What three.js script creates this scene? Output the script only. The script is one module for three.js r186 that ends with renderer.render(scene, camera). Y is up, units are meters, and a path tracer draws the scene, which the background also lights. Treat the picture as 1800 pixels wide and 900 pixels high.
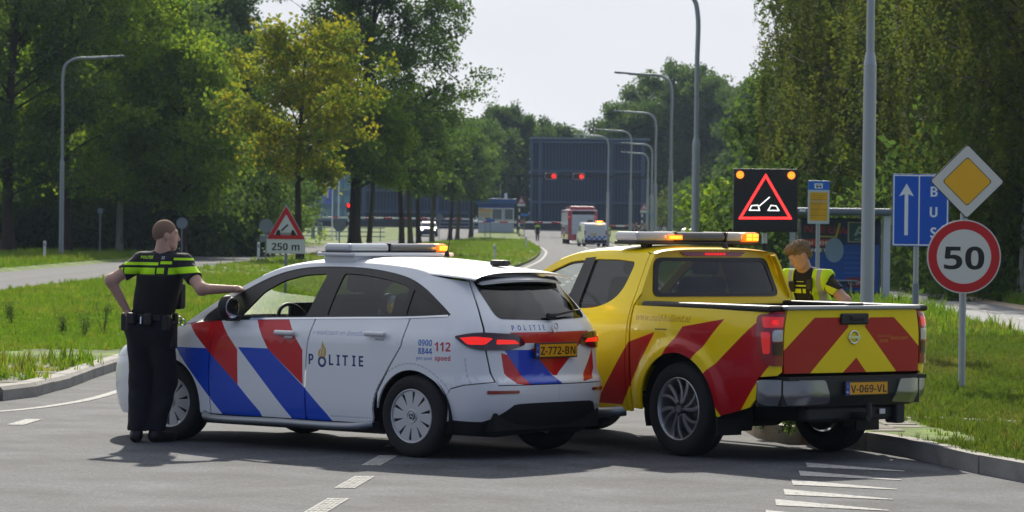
import * as THREE from 'three';
import { mergeGeometries } from 'three/addons/utils/BufferGeometryUtils.js';
import { RoundedBoxGeometry } from 'three/addons/geometries/RoundedBoxGeometry.js';
import { ImprovedNoise } from 'three/addons/math/ImprovedNoise.js';

// ---------------------------------------------------------------- camera, sky, sun, exposure
const scene = new THREE.Scene();
const EYE = 1.87, FOCAL = 6100, HORIZON = 390, ROLL = 0.012;      // focal length in photo pixels (1800 wide)
const camera = new THREE.PerspectiveCamera(2 * Math.atan(450 / FOCAL) * 180 / Math.PI, 2, 1, 4000);
camera.position.set(0, EYE, 0);
camera.rotation.order = 'YXZ';
camera.rotation.set(-(450 - HORIZON) / FOCAL, 0, ROLL);
camera.focus = 28.6; camera.userData.fStop = 8;
scene.add(camera);

const renderer = new THREE.WebGLRenderer({ antialias: true });
renderer.setSize(1024, 512);
renderer.toneMapping = THREE.LinearToneMapping;
renderer.toneMappingExposure = 1.26;
renderer.shadowMap.enabled = true;

const noise3 = new ImprovedNoise();
function fbm(x, y, z, o = 4) { let a = 0.5, s = 0; for (let i = 0; i < o; i++) { s += a * noise3.noise(x, y, z); x *= 2.03; y *= 2.03; z *= 2.03; a *= 0.5; } return s; }
const smooth = (a, b, x) => { const t = Math.min(1, Math.max(0, (x - a) / (b - a))); return t * t * (3 - 2 * t); };
const lerp = (a, b, t) => a + (b - a) * t;

const SUN_EL = 33.5 * Math.PI / 180, SUN_AZ = -0.06;              // behind the scene, almost straight ahead
const sunDir = new THREE.Vector3(Math.sin(SUN_AZ) * Math.cos(SUN_EL), Math.sin(SUN_EL), -Math.cos(SUN_AZ) * Math.cos(SUN_EL));
{
  const w = 1024, h = 512, data = new Float32Array(w * h * 4), d = new THREE.Vector3();
  for (let j = 0; j < h; j++) for (let i = 0; i < w; i++) {
    const u = (i + 0.5) / w, v = (j + 0.5) / h, el = (v - 0.5) * Math.PI, az = (u - 0.5) * 2 * Math.PI;
    d.set(Math.cos(el) * Math.cos(az), Math.sin(el), Math.cos(el) * Math.sin(az));
    const up = Math.max(0, d.y), k = Math.pow(1 - up, 3);
    const f = smooth(-0.75, 0.85, d.dot(sunDir) + 0.25 * k);          // pale haze on the sun's side, clearer blue away from it
    let r = lerp(lerp(0.05, 0.12, k), 0.66, f), g = lerp(lerp(0.115, 0.2, k), 0.68, f), b = lerp(lerp(0.3, 0.38, k), 0.72, f);
    // thin broken cloud veil
    const q = 1 / (up + 0.22), c = smooth(-0.12, 0.38, fbm(d.x * q * 1.7 + 3, d.z * q * 1.7, 4.2, 5));
    const cl = lerp(0.2, 0.76, f); r = lerp(r, cl, c * 0.6); g = lerp(g, cl * 1.01, c * 0.6); b = lerp(b, cl * 1.03, c * 0.6);
    const m = smooth(0.0, 0.5, fbm(d.x * q * 0.8 + 9, d.z * q * 0.8 + 2, d.y * 9, 4) + 0.12 + 0.5 * fbm(d.x * 7, d.y * 16, d.z * 7 + 3, 4));
    r *= 1 - 0.2 * m; g *= 1 - 0.185 * m; b *= 1 - 0.15 * m;
    // haze round the sun
    const s = Math.max(0, d.dot(sunDir)), gl = 0.35 * Math.pow(s, 6) + 1.6 * Math.pow(s, 60);
    r += gl; g += gl * 0.97; b += gl * 0.9;
    r *= 0.95; g *= 0.95; b *= 0.95;
    const o = (j * w + i) * 4; data[o] = r; data[o + 1] = g; data[o + 2] = b; data[o + 3] = 1;
  }
  const sky = new THREE.DataTexture(data, w, h, THREE.RGBAFormat, THREE.FloatType);
  sky.mapping = THREE.EquirectangularReflectionMapping; sky.magFilter = sky.minFilter = THREE.LinearFilter;
  sky.wrapS = THREE.RepeatWrapping; sky.needsUpdate = true;
  scene.background = sky; scene.environment = sky;
}
const sun = new THREE.DirectionalLight(new THREE.Color(1.0, 0.93, 0.8), 5.0);
sun.position.copy(sunDir).multiplyScalar(200); sun.castShadow = true; sun.shadow.radius = 2;
sun.shadow.camera.left = -80; sun.shadow.camera.right = 80; sun.shadow.camera.top = 80; sun.shadow.camera.bottom = -80; sun.shadow.camera.far = 700;
sun.shadow.mapSize.set(4096, 4096);
scene.add(sun); scene.add(sun.target);
scene.fog = new THREE.FogExp2(new THREE.Color(0.62, 0.77, 1.0), 0.00015);

// ---------------------------------------------------------------- helpers
function rng(seed) { let a = seed >>> 0; return () => { a = (a + 0x6D2B79F5) >>> 0; let t = a; t = Math.imul(t ^ (t >>> 15), t | 1); t ^= t + Math.imul(t ^ (t >>> 7), t | 61); return ((t ^ (t >>> 14)) >>> 0) / 4294967296; }; }
const R0 = rng(11);
// a point of the place: photo column, row and metres away from the lens -> world
function at(px, py, d) {
  const u = (px - 900), v = (450 - py), c = Math.cos(ROLL), s = Math.sin(ROLL);
  const x = u * c - v * s, y = u * s + v * c, p = -(450 - HORIZON) / FOCAL;
  const dir = new THREE.Vector3(x, y * Math.cos(p) + FOCAL * Math.sin(p), y * Math.sin(p) - FOCAL * Math.cos(p));
  return new THREE.Vector3(0, EYE, 0).addScaledVector(dir, d / -dir.z);
}
const rise = d => 1.0 * smooth(330, 392, d);                      // the road climbs to the bridge abutment
function ground(px, d) { const p = at(px, HORIZON, d); return new THREE.Vector3(p.x, rise(d), -d); }
const names = {};
function numbered(n) { const k = names[n] = (names[n] ?? -1) + 1; return k ? n + '_' + String(k).padStart(3, '0') : n; }
function thing(name, label, category, pos = [0, 0, 0], turn = 0, group) {
  const o = new THREE.Group(); o.name = numbered(name); o.position.set(...pos); o.rotation.y = turn;
  o.userData = { label, category }; if (group) o.userData.group = group; scene.add(o); return o;
}
function part(parent, name, geo, m) {
  const g = Array.isArray(geo) ? join(geo) : geo, o = new THREE.Mesh(g, m); o.name = name; o.castShadow = o.receiveShadow = true; parent.add(o); return o;
}
function one(name, label, category, geo, m, group) { const o = part(scene, numbered(name), geo, m); o.userData = { label, category }; if (group) o.userData.group = group; return o; }
function structure(name, geo, m, label) { const o = part(scene, numbered(name), geo, m); o.userData = { kind: 'structure' }; if (label) o.userData.label = label; return o; }
function join(list) {
  const gs = list.filter(Boolean).map(g => { const h = g.index ? g.toNonIndexed() : g; for (const k of Object.keys(h.attributes)) if (!['position', 'normal', 'uv'].includes(k)) h.deleteAttribute(k); if (!h.attributes.uv) h.setAttribute('uv', new THREE.BufferAttribute(new Float32Array(h.attributes.position.count * 2), 2)); if (!h.attributes.normal) h.computeVertexNormals(); return h; });
  return gs.length === 1 ? gs[0] : mergeGeometries(gs);
}
function mat(c, rough = 0.7, metal = 0, extra = {}) {
  const m = new THREE.MeshPhysicalMaterial({ roughness: rough, metalness: metal, side: THREE.DoubleSide, ...extra });
  if (Array.isArray(c)) m.color.setRGB(...c); else m.color.set(c);
  return m;
}
const box = (w, h, d, x = 0, y = 0, z = 0, ry = 0) => { const g = new THREE.BoxGeometry(w, h, d); if (ry) g.rotateY(ry); return g.translate(x, y, z); };
const rbox = (w, h, d, r, x = 0, y = 0, z = 0, seg = 2) => new RoundedBoxGeometry(w, h, d, seg, Math.min(r, w / 2.01, h / 2.01, d / 2.01)).translate(x, y, z);
function cyl(r0, r1, h, x = 0, y = 0, z = 0, seg = 16, axis = 'y') { const g = new THREE.CylinderGeometry(r1, r0, h, seg); if (axis === 'x') g.rotateZ(Math.PI / 2); if (axis === 'z') g.rotateX(Math.PI / 2); return g.translate(x, y, z); }
function tube(pts, r, seg = 24, rs = 8, closed = false) { return new THREE.TubeGeometry(new THREE.CatmullRomCurve3(pts.map(p => new THREE.Vector3(...p)), closed, 'centripetal'), seg, r, rs, closed); }
function bar(a, b, r, r2 = r, seg = 8) { // straight tapered rod
  const A = new THREE.Vector3(...a), B = new THREE.Vector3(...b), d = B.clone().sub(A), g = new THREE.CylinderGeometry(r2, r, d.length(), seg);
  g.applyQuaternion(new THREE.Quaternion().setFromUnitVectors(new THREE.Vector3(0, 1, 0), d.normalize())); return g.translate(...A.add(B).multiplyScalar(0.5).toArray());
}
function extrude(pts, depth, holes = [], bevel = 0) { // outline in x,y -> solid along z
  const s = new THREE.Shape(pts.map(p => new THREE.Vector2(p[0], p[1]))); for (const h of holes) s.holes.push(new THREE.Path(h.map(p => new THREE.Vector2(p[0], p[1]))));
  return new THREE.ExtrudeGeometry(s, { depth, bevelEnabled: bevel > 0, bevelThickness: bevel, bevelSize: bevel, bevelSegments: 2, curveSegments: 8 });
}
function arc(cx, cy, r, a0, a1, n = 16) { const o = []; for (let i = 0; i <= n; i++) { const a = (a0 + (a1 - a0) * i / n) * Math.PI / 180; o.push([cx + r * Math.cos(a), cy + r * Math.sin(a)]); } return o; }
function rp(pts, n = 5) { // outline whose corners [x, y, radius] are rounded
  const o = []; const L = pts.length;
  for (let i = 0; i < L; i++) {
    const p = pts[i], r = p[2] || 0; if (!r) { o.push([p[0], p[1]]); continue; }
    const a = pts[(i + L - 1) % L], b = pts[(i + 1) % L], da = Math.hypot(a[0] - p[0], a[1] - p[1]), db = Math.hypot(b[0] - p[0], b[1] - p[1]);
    const ra = Math.min(r, da * 0.49) / da, rb = Math.min(r, db * 0.49) / db;
    const A = [lerp(p[0], a[0], ra), lerp(p[1], a[1], ra)], B = [lerp(p[0], b[0], rb), lerp(p[1], b[1], rb)];
    for (let k = 0; k <= n; k++) { const t = k / n, u = 1 - t; o.push([u * u * A[0] + 2 * u * t * p[0] + t * t * B[0], u * u * A[1] + 2 * u * t * p[1] + t * t * B[1]]); }
  }
  return o;
}
function sp(pts, n = 6) { const c = new THREE.CatmullRomCurve3(pts.map(p => new THREE.Vector3(p[0], p[1], 0)), false, 'centripetal'); return c.getPoints(n * (pts.length - 1)).map(p => [p.x, p.y]); }
function table(rows) { // monotone-ish smooth lookup through [key, value] rows
  return x => { const n = rows.length; if (x <= rows[0][0]) return rows[0][1]; if (x >= rows[n - 1][0]) return rows[n - 1][1];
    let i = 0; while (x > rows[i + 1][0]) i++;
    const [x0, y0] = rows[i], [x1, y1] = rows[i + 1], h = x1 - x0, t = (x - x0) / h, m = (y1 - y0) / h;
    const s = (j) => j <= 0 || j >= n - 1 ? null : (() => { const a = (rows[j][1] - rows[j - 1][1]) / (rows[j][0] - rows[j - 1][0]), b = (rows[j + 1][1] - rows[j][1]) / (rows[j + 1][0] - rows[j][0]); return a * b <= 0 ? 0 : 2 * a * b / (a + b); })();
    const m0 = s(i) ?? m, m1 = s(i + 1) ?? m, t2 = t * t, t3 = t2 * t;
    return (2 * t3 - 3 * t2 + 1) * y0 + (t3 - 2 * t2 + t) * h * m0 + (3 * t2 - 2 * t3) * y1 + (t3 - t2) * h * m1; };
}
// outline on a curved surface S(u, v): a sheet-metal panel with thickness and real edges
function panel(contour, S, { t = 0.012, L = 0.08, holes = [], uv = [0, 0, 1, 1], off = 0, dome = 0 } = {}) {
  const V = a => a.map(p => new THREE.Vector2(p[0], p[1]));
  let c = V(contour); if (THREE.ShapeUtils.isClockWise(c)) c.reverse();
  const hs = holes.map(h => { const q = V(h); if (!THREE.ShapeUtils.isClockWise(q)) q.reverse(); return q; });
  let tris = THREE.ShapeUtils.triangulateShape(c, hs); const P = [...c, ...hs.flat()].map(p => [p.x, p.y]);
  for (let pass = 0; pass < 9; pass++) {
    const mid = new Map(), out = []; let any = false;
    const M = (a, b) => { const k = a < b ? a * 1e6 + b : b * 1e6 + a; let m = mid.get(k); if (m === undefined) { m = Math.hypot(P[a][0] - P[b][0], P[a][1] - P[b][1]) > L ? (P.push([(P[a][0] + P[b][0]) / 2, (P[a][1] + P[b][1]) / 2]), P.length - 1) : -1; mid.set(k, m); } return m; };
    for (const [a, b, d] of tris) {
      const x = M(a, b), y = M(b, d), z = M(d, a), n = (x >= 0) + (y >= 0) + (z >= 0);
      if (n) any = true;
      if (n === 0) out.push([a, b, d]);
      else if (n === 3) out.push([a, x, z], [x, b, y], [z, y, d], [x, y, z]);
      else if (n === 1) { if (x >= 0) out.push([a, x, d], [x, b, d]); else if (y >= 0) out.push([a, b, y], [a, y, d]); else out.push([a, b, z], [b, d, z]); }
      else if (x < 0) out.push([z, y, d], [a, b, y], [a, y, z]);
      else if (y < 0) out.push([a, x, z], [x, b, d], [x, d, z]);
      else out.push([x, b, y], [a, x, y], [a, y, d]);
    }
    tris = out; if (!any) break;
  }
  const e = 2e-3, v = new THREE.Vector3(), w = new THREE.Vector3(), o = [], n = [];
  const g = (u, q) => new THREE.Vector3(...S(u, q));
  for (const [u, q] of P) { v.copy(g(u + e, q)).sub(g(u - e, q)); w.copy(g(u, q + e)).sub(g(u, q - e)); const nn = v.clone().cross(w).normalize(); n.push(nn); o.push(g(u, q).addScaledVector(nn, off)); }
  const pos = [], nor = [], tex = [], T = p => [(p[0] - uv[0]) / (uv[2] - uv[0]), (p[1] - uv[1]) / (uv[3] - uv[1])];
  const add = (p, nn, q) => { pos.push(p.x, p.y, p.z); nor.push(nn.x, nn.y, nn.z); tex.push(...q); };
  const edges = new Map();
  for (const tr of tris) {
    for (const i of tr) add(o[i], n[i], T(P[i]));
    for (const i of [tr[2], tr[1], tr[0]]) add(o[i].clone().addScaledVector(n[i], -t), n[i].clone().negate(), T(P[i]));
    for (let k = 0; k < 3; k++) { const a = tr[k], b = tr[(k + 1) % 3]; if (!edges.delete(b * 1e6 + a)) edges.set(a * 1e6 + b, [a, b]); }
  }
  for (const [a, b] of edges.values()) {
    const A = o[a], B = o[b], A2 = A.clone().addScaledVector(n[a], -t), B2 = B.clone().addScaledVector(n[b], -t), nn = B.clone().sub(A).cross(n[a]).normalize();
    for (const [p, i] of [[A, a], [A2, a], [B, b], [B, b], [A2, a], [B2, b]]) add(p, nn, T(P[i]));
  }
  const G = new THREE.BufferGeometry();
  G.setAttribute('position', new THREE.Float32BufferAttribute(pos, 3)); G.setAttribute('normal', new THREE.Float32BufferAttribute(nor, 3)); G.setAttribute('uv', new THREE.Float32BufferAttribute(tex, 2));
  return G;
}
function mirrorZ(g) { // the same piece on the other side
  const h = g.index ? g.toNonIndexed() : g.clone(), p = h.attributes.position, n = h.attributes.normal, u = h.attributes.uv;
  for (let i = 0; i < p.count; i++) { p.setZ(i, -p.getZ(i)); n.setZ(i, -n.getZ(i)); }
  for (const a of [p, n, u]) if (a) for (let i = 0; i < a.count; i += 3) for (let k = 0; k < a.itemSize; k++) { const x = a.array[(i + 1) * a.itemSize + k]; a.array[(i + 1) * a.itemSize + k] = a.array[(i + 2) * a.itemSize + k]; a.array[(i + 2) * a.itemSize + k] = x; }
  return h;
}
function gridSurf(nu, nv, f) { // f(u, v) -> [x, y, z], u and v in 0..1
  const pos = [], uv = [], idx = [];
  for (let j = 0; j <= nv; j++) for (let i = 0; i <= nu; i++) { pos.push(...f(i / nu, j / nv)); uv.push(i / nu, j / nv); }
  for (let j = 0; j < nv; j++) for (let i = 0; i < nu; i++) { const a = j * (nu + 1) + i, b = a + 1, c = a + nu + 1, d = c + 1; idx.push(a, b, d, a, d, c); }
  const g = new THREE.BufferGeometry(); g.setAttribute('position', new THREE.Float32BufferAttribute(pos, 3)); g.setAttribute('uv', new THREE.Float32BufferAttribute(uv, 2)); g.setIndex(idx); g.computeVertexNormals(); return g;
}
function canvasTex(w, h, draw, srgb = true) {
  const c = document.createElement('canvas'); c.width = w; c.height = h; const x = c.getContext('2d'); draw(x, w, h);
  const t = new THREE.CanvasTexture(c); if (srgb) t.colorSpace = THREE.SRGBColorSpace; t.anisotropy = 8; return t;
}
function dataTex(n, f, srgb = true, rep = 1) {
  const d = new Uint8Array(n * n * 4); for (let j = 0; j < n; j++) for (let i = 0; i < n; i++) { const c = f(i / n, j / n), o = (j * n + i) * 4; for (let k = 0; k < 3; k++) d[o + k] = Math.max(0, Math.min(255, 255 * (c[k] ?? c[0]))); d[o + 3] = 255; }
  const t = new THREE.DataTexture(d, n, n); t.wrapS = t.wrapT = THREE.RepeatWrapping; t.magFilter = t.minFilter = THREE.LinearFilter; if (srgb) t.colorSpace = THREE.SRGBColorSpace; t.repeat.set(rep, rep); t.needsUpdate = true; return t;
}
// noise that repeats without a seam over one tile
function tileNoise(u, v, f, seed = 0, o = 4) { const a = u * 2 * Math.PI, b = v * 2 * Math.PI, r = f / (2 * Math.PI); return fbm(Math.cos(a) * r + seed, Math.sin(a) * r + Math.cos(b) * r + seed * 2, Math.sin(b) * r + seed * 3, o); }

const M = {
  rubber: mat([0.012, 0.012, 0.013], 0.85), blackPlastic: mat([0.012, 0.0125, 0.014], 0.55), trim: mat([0.008, 0.008, 0.009], 0.3), liner: mat([0.008, 0.008, 0.008], 0.95),
  seat: mat([0.02, 0.02, 0.022], 0.9), dash: mat([0.018, 0.018, 0.02], 0.75),
  alloy: mat([0.55, 0.56, 0.57], 0.32, 0.85), hubcap: mat([0.5, 0.51, 0.53], 0.4, 0.6), satin: mat([0.36, 0.37, 0.39], 0.28, 0.9), chrome: mat([0.75, 0.76, 0.78], 0.12, 1), steel: mat([0.33, 0.35, 0.37], 0.45, 0.8), castIron: mat([0.11, 0.095, 0.085], 0.8, 0.2),
  galv: mat([0.36, 0.39, 0.42], 0.5, 0.55), galvDull: mat([0.2, 0.24, 0.28], 0.6, 0.4), poleGrey: mat([0.3, 0.33, 0.36], 0.5, 0.2),
  glass: mat([0.92, 0.95, 0.94], 0.02, 0, { transmission: 1, thickness: 0, ior: 1.5 }),
  tint: mat([0.36, 0.39, 0.42], 0.02, 0, { transmission: 1, thickness: 0, ior: 1.5 }),
  dark: mat([0.2, 0.22, 0.24], 0.02, 0, { transmission: 1, thickness: 0, ior: 1.5 }),
  clear: mat([0.85, 0.88, 0.9], 0.08, 0, { transmission: 0.85, thickness: 0, ior: 1.49 }),
  amberLit: mat([0.9, 0.3, 0.02], 0.3, 0, { emissive: new THREE.Color(1, 0.16, 0.008), emissiveIntensity: 1.0 }),
  amberHot: mat([0.9, 0.5, 0.1], 0.3, 0, { emissive: new THREE.Color(1, 0.28, 0.02), emissiveIntensity: 1.6 }),
  redLit: mat([0.6, 0.01, 0.01], 0.2, 0, { emissive: new THREE.Color(1, 0.025, 0.015), emissiveIntensity: 0.55 }),
  redGlow: mat([0.5, 0.012, 0.012], 0.15, 0, { emissive: new THREE.Color(1, 0.03, 0.02), emissiveIntensity: 0.22, clearcoat: 1 }),
  redLens: mat([0.3, 0.008, 0.014], 0.12, 0, { clearcoat: 1 }), darkLens: mat([0.05, 0.006, 0.01], 0.1, 0, { clearcoat: 1 }),
  white: mat([0.8, 0.8, 0.8], 0.5), grey: mat([0.3, 0.31, 0.32], 0.6), black: mat([0.01, 0.01, 0.011], 0.6), signRed: mat([0.5, 0.008, 0.014], 0.4), signWhite: mat([0.6, 0.61, 0.62], 0.4), signBlue: mat([0.01, 0.11, 0.48], 0.4), signBack: mat([0.22, 0.25, 0.28], 0.55, 0.3),
};
// ---------------------------------------------------------------- the ground
const line = rows => table(rows);
// edges of the surfaces as x over metres ahead
const medianRight = line([[28, -4.9], [36, -5.0], [44, -4.88], [60, -4.0], [80, -2.9], [134, -0.1], [180, 1.25], [231, 1.85], [300, 1.6], [345, 1.2], [400, 1.0]]);
const medianLeft = line([[40, -12.5], [87, -11.75], [150, -10.8], [193, -10.0], [260, -7.6], [330, -4.6], [400, -2.5]]);
const leftRoadFar = line([[40, -18.2], [116, -17.1], [181, -16.3], [205, -15.5], [260, -13.6], [330, -11], [400, -9]]);
const roadRight = line([[33.3, 2.2], [50, 3.4], [100, 4.3], [160, 6.2], [215, 7.9], [290, 8.9], [345, 9.3], [400, 9.4]]);
function speckle(base, amp, seed, extra) {
  const r = rng(seed);
  return dataTex(1024, (u, v) => { const n = tileNoise(u, v, 5, seed, 4) * 0.35 + tileNoise(u, v, 40, seed + 5, 3) * 0.25, g = r() * r() * r(), b = (r() - 0.5) * amp + g * amp * 1.5; const k = 1 + n * 0.5 + b; const e = extra ? extra(u, v, r) : 0; return [base[0] * k + e, base[1] * k + e, base[2] * k + e]; });
}
const asphaltTex = (() => { // aggregate: fine grains, pebble-sized light and dark stones, worn patches
  const r = rng(3), n = 1024, cell = (m, seed) => { const q = rng(seed), a = Float32Array.from({ length: m * m }, () => q()); return (u, v) => a[(Math.floor(v * m) % m) * m + Math.floor(u * m) % m]; };
  const c1 = cell(512, 5), c2 = cell(170, 6), c3 = cell(64, 7);
  return dataTex(n, (u, v) => { const w = tileNoise(u, v, 4, 3, 4), k = 1 + 0.5 * w + (r() - 0.5) * 0.3 + (c1(u, v) - 0.5) * 0.34 + (c2(u, v) - 0.5) * 0.26 + (c3(u, v) - 0.5) * 0.08 + (c2(v, u) > 0.965 ? 0.28 : 0); return [0.278 * k, 0.288 * k, 0.308 * k]; }); })();
const asphaltBump = dataTex(512, (() => { const r = rng(8); return () => [0.3 + 0.7 * r()]; })(), false);
const asphalt = mat('#ffffff', 0.9, 0, { specularIntensity: 0.55, map: asphaltTex, bumpMap: asphaltBump, bumpScale: 0.004 });
const pathAsphalt = mat('#ffffff', 0.85, 0, { map: speckle([0.37, 0.38, 0.4], 0.3, 9) });
const grassTex = dataTex(1024, (() => { const r = rng(5); return (u, v) => { const n = tileNoise(u, v, 6, 2, 5), m = tileNoise(u, v, 24, 7, 3), k = 0.9 + n * 0.6 + m * 0.35 + (r() - 0.5) * 0.3, dry = Math.max(0, tileNoise(u, v, 4, 15, 4)) * 0.9; return [(0.34 + dry * 0.24) * k, (0.43 + dry * 0.08) * k, (0.12 + dry * 0.12) * k]; }; })());
const grassMat = mat('#ffffff', 1, 0, { map: grassTex });
const soilMat = mat('#ffffff', 1, 0, { map: speckle([0.33, 0.27, 0.2], 0.5, 21) });
const kerbMat = [0, 1, 2].map(i => mat([0.36 + i * 0.03, 0.355 + i * 0.028, 0.34 + i * 0.025], 0.9, 0, { map: speckle([0.8, 0.79, 0.77], 0.3, 31 + i) }));
const paverMats = [0, 1, 2].map(i => mat([0.2 + i * 0.03, 0.19 + i * 0.027, 0.175 + i * 0.022], 0.98, 0, { specularIntensity: 0.3 }));
const paint = mat('#ffffff', 0.9, 0, { specularIntensity: 0.3, map: (() => { const r = rng(41); return dataTex(512, (u, v) => { const w = tileNoise(u, v, 30, 3, 4); const k = (w > 0.2 ? 0.5 : 0.74) - r() * 0.14; return [k, k, k * 0.98]; }); })() });

// sheet between two edge functions, from d0 to d1 ahead, with uv in metres / tile
function sheet(a, b, d0, d1, y, tile = 4, n = 120, nx = 6, bump = 0) {
  const g = gridSurf(nx, n, (u, v) => { const d = d0 + (d1 - d0) * v, x = lerp(a(d), b(d), u); return [x, y + rise(d) + (bump && u > 0.02 && u < 0.98 ? bump * fbm(x * 0.5, d * 0.4, 3.3, 3) : 0), -d]; });
  planUV(g, tile); return g;
}
function planUV(g, tile) { const p = g.attributes.position, u = g.attributes.uv; for (let i = 0; i < p.count; i++) u.setXY(i, p.getX(i) / tile, p.getZ(i) / tile); return g; }
function polySheet(pts, y, tile = 4) { // pts [x, ahead]
  const s = new THREE.Shape(pts.map(p => new THREE.Vector2(p[0], p[1]))); const g = new THREE.ShapeGeometry(s); g.rotateX(-Math.PI / 2); g.translate(0, y, 0); planUV(g, tile); return g;
}
const K = v => () => v;
const kerbGap = (x, d, P) => { let m = 1e9; for (let i = 0; i < P.length - 1; i++) { const [ax, ad] = P[i], [bx, bd] = P[i + 1], l = (bx - ax) ** 2 + (bd - ad) ** 2, t = Math.max(0, Math.min(1, ((x - ax) * (bx - ax) + (d - ad) * (bd - ad)) / l)); m = Math.min(m, Math.hypot(x - ax - t * (bx - ax), d - ad - t * (bd - ad))); } return m; };
structure('ground', (() => { const g = gridSurf(40, 160, (u, v) => { const d = -60 + 2560 * v * v, x = (u - 0.5) * 2400 * (0.1 + 0.9 * v); return [x, -0.12 + rise(d), -d]; }); return planUV(g, 6); })(), grassMat, 'green open land reaching to the horizon');
structure('road', [planUV(gridSurf(20, 40, (u, v) => [lerp(-45, 45, u), 0, -lerp(-30, 48, v)]), 3.1), sheet(d => medianRight(d) - 0.3, d => roadRight(d) + 0.3, 48, 400, 0.0, 3.1, 140)], asphalt, 'grey asphalt junction and carriageway');
structure('road', sheet(leftRoadFar, medianLeft, 48, 398, 0.006, 3.1, 120), asphalt, 'pale sunlit carriageway beyond the grass median');

// grass median between the carriageways: its near end is rounded by the kerb
const medianNear = 41;
const medianOutline = []; // near kerb, left to right, then along the right edge
for (const p of [[-24, 26.0], [-14, 28.8], [-8, 32.3], [-6.2, 33.9], [-5.2, 35.3], [-4.95, 37.5], [-4.92, 41], [-4.85, 44.2]]) medianOutline.push(p);
for (let d = 48; d <= 398; d += d < 120 ? 4 : 14) medianOutline.push([medianRight(d), d]);
const medianBack = []; for (let d = 398; d >= 50; d -= 14) medianBack.push([medianLeft(d), d]); medianBack.push([-14, 48], [-24, 44]);
const inPoly = (x, d, P) => { let c = false; for (let i = 0, j = P.length - 1; i < P.length; j = i++) if ((P[i][1] > d) !== (P[j][1] > d) && x < (P[j][0] - P[i][0]) * (d - P[i][1]) / (P[j][1] - P[i][1]) + P[i][0]) c = !c; return c; };
const medianPoly = [...medianOutline, ...medianBack];
function flatPoly(P, y, tile, bump = 0) { // fine sheet clipped to a plan outline, draped on the rise
  const S = (x, d) => [x, y + rise(d) + bump * fbm(x * 0.5, d * 0.4, 3.3, 3), -d];
  const g = panel(P, S, { t: 0.16, L: 6, uv: [0, 0, tile, tile] }); return g;
}
structure('median_grass', flatPoly(medianPoly.map(([x, d], i) => [x, d]), 0.12, 5), grassMat, 'sunlit grass median between the carriageways');
// left verge and right verge
structure('left_verge', sheet(K(-90), leftRoadFar, 40, 420, 0.1, 5, 100, 10), grassMat, 'grass verge below the wood on the far left');
structure('verge_edge', planUV(gridSurf(2, 100, (u, v) => { const d = lerp(40, 420, v); return [leftRoadFar(d) - 0.02 + 0.4 * u, 0.1 * (1 - u) - 0.01 * u + 0.004 + rise(d), -d]; }), 5), grassMat, 'sloping grass edge of the left verge');
const kerbCorner = [[2.25, 33.4], [2.22, 31.8], [2.27, 30.6], [2.45, 29.85], [2.8, 29.4], [3.15, 28.7], [3.42, 27.6], [3.68, 26.3], [4.1, 24.9], [5.1, 23], [9, 17.5], [16, 10]];
const rightPoly = [...kerbCorner, [90, 10], [90, 420]];
for (let d = 400; d >= 36; d -= d < 120 ? 5 : 14) rightPoly.push([roadRight(d), d]);
structure('right_verge', flatPoly(rightPoly, 0.12, 5), grassMat, 'grass verge on the right of the road');

// kerb stones, each a block of its own
function kerbRun(name, pts, label, len = 1.0, w = 0.16, h = 0.125, most = 60) {
  const c = new THREE.CatmullRomCurve3(pts.map(p => new THREE.Vector3(p[0], 0, -p[1]))); c.arcLengthDivisions = 600;
  const L = c.getLength(), n = Math.min(most, Math.floor(L / len)), o = new THREE.Group(); o.name = numbered(name); o.userData = { kind: 'structure', label }; scene.add(o);
  const prof = [[-w / 2, -0.15], [w / 2, -0.15], [w / 2, h - 0.035], [w / 2 - 0.035, h], [-w / 2, h + 0.004]];
  const geo = extrude(prof, len - 0.014, [], 0.004); geo.translate(0, 0, -len / 2 + 0.007); geo.rotateY(Math.PI);
  for (let i = 0; i < n; i++) {
    const p = c.getPointAt((i + 0.5) * len / L), t = c.getTangentAt((i + 0.5) * len / L), m = part(o, 'kerb_stone', geo, kerbMat[(i * 7 + (i >> 1)) % 3]);
    m.position.set(p.x, 0.002 + (R0() - 0.5) * 0.008, p.z); m.rotation.y = Math.atan2(t.x, t.z) + (R0() - 0.5) * 0.02; m.rotation.z = (R0() - 0.5) * 0.03;
  }
  return o;
}
kerbRun('median_kerb', [[-16, 28.1], ...medianOutline.slice(2, 8), ...[48, 56, 64, 72, 80].map(d => [medianRight(d), d])], 'worn concrete kerb along the rounded end of the median', 1.0, 0.18, 0.135);
kerbRun('corner_kerb', [...kerbCorner].reverse().concat([[2.5, 36], [2.75, 40]]), 'worn concrete kerb round the right corner', 0.9, 0.18, 0.135);

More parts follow.
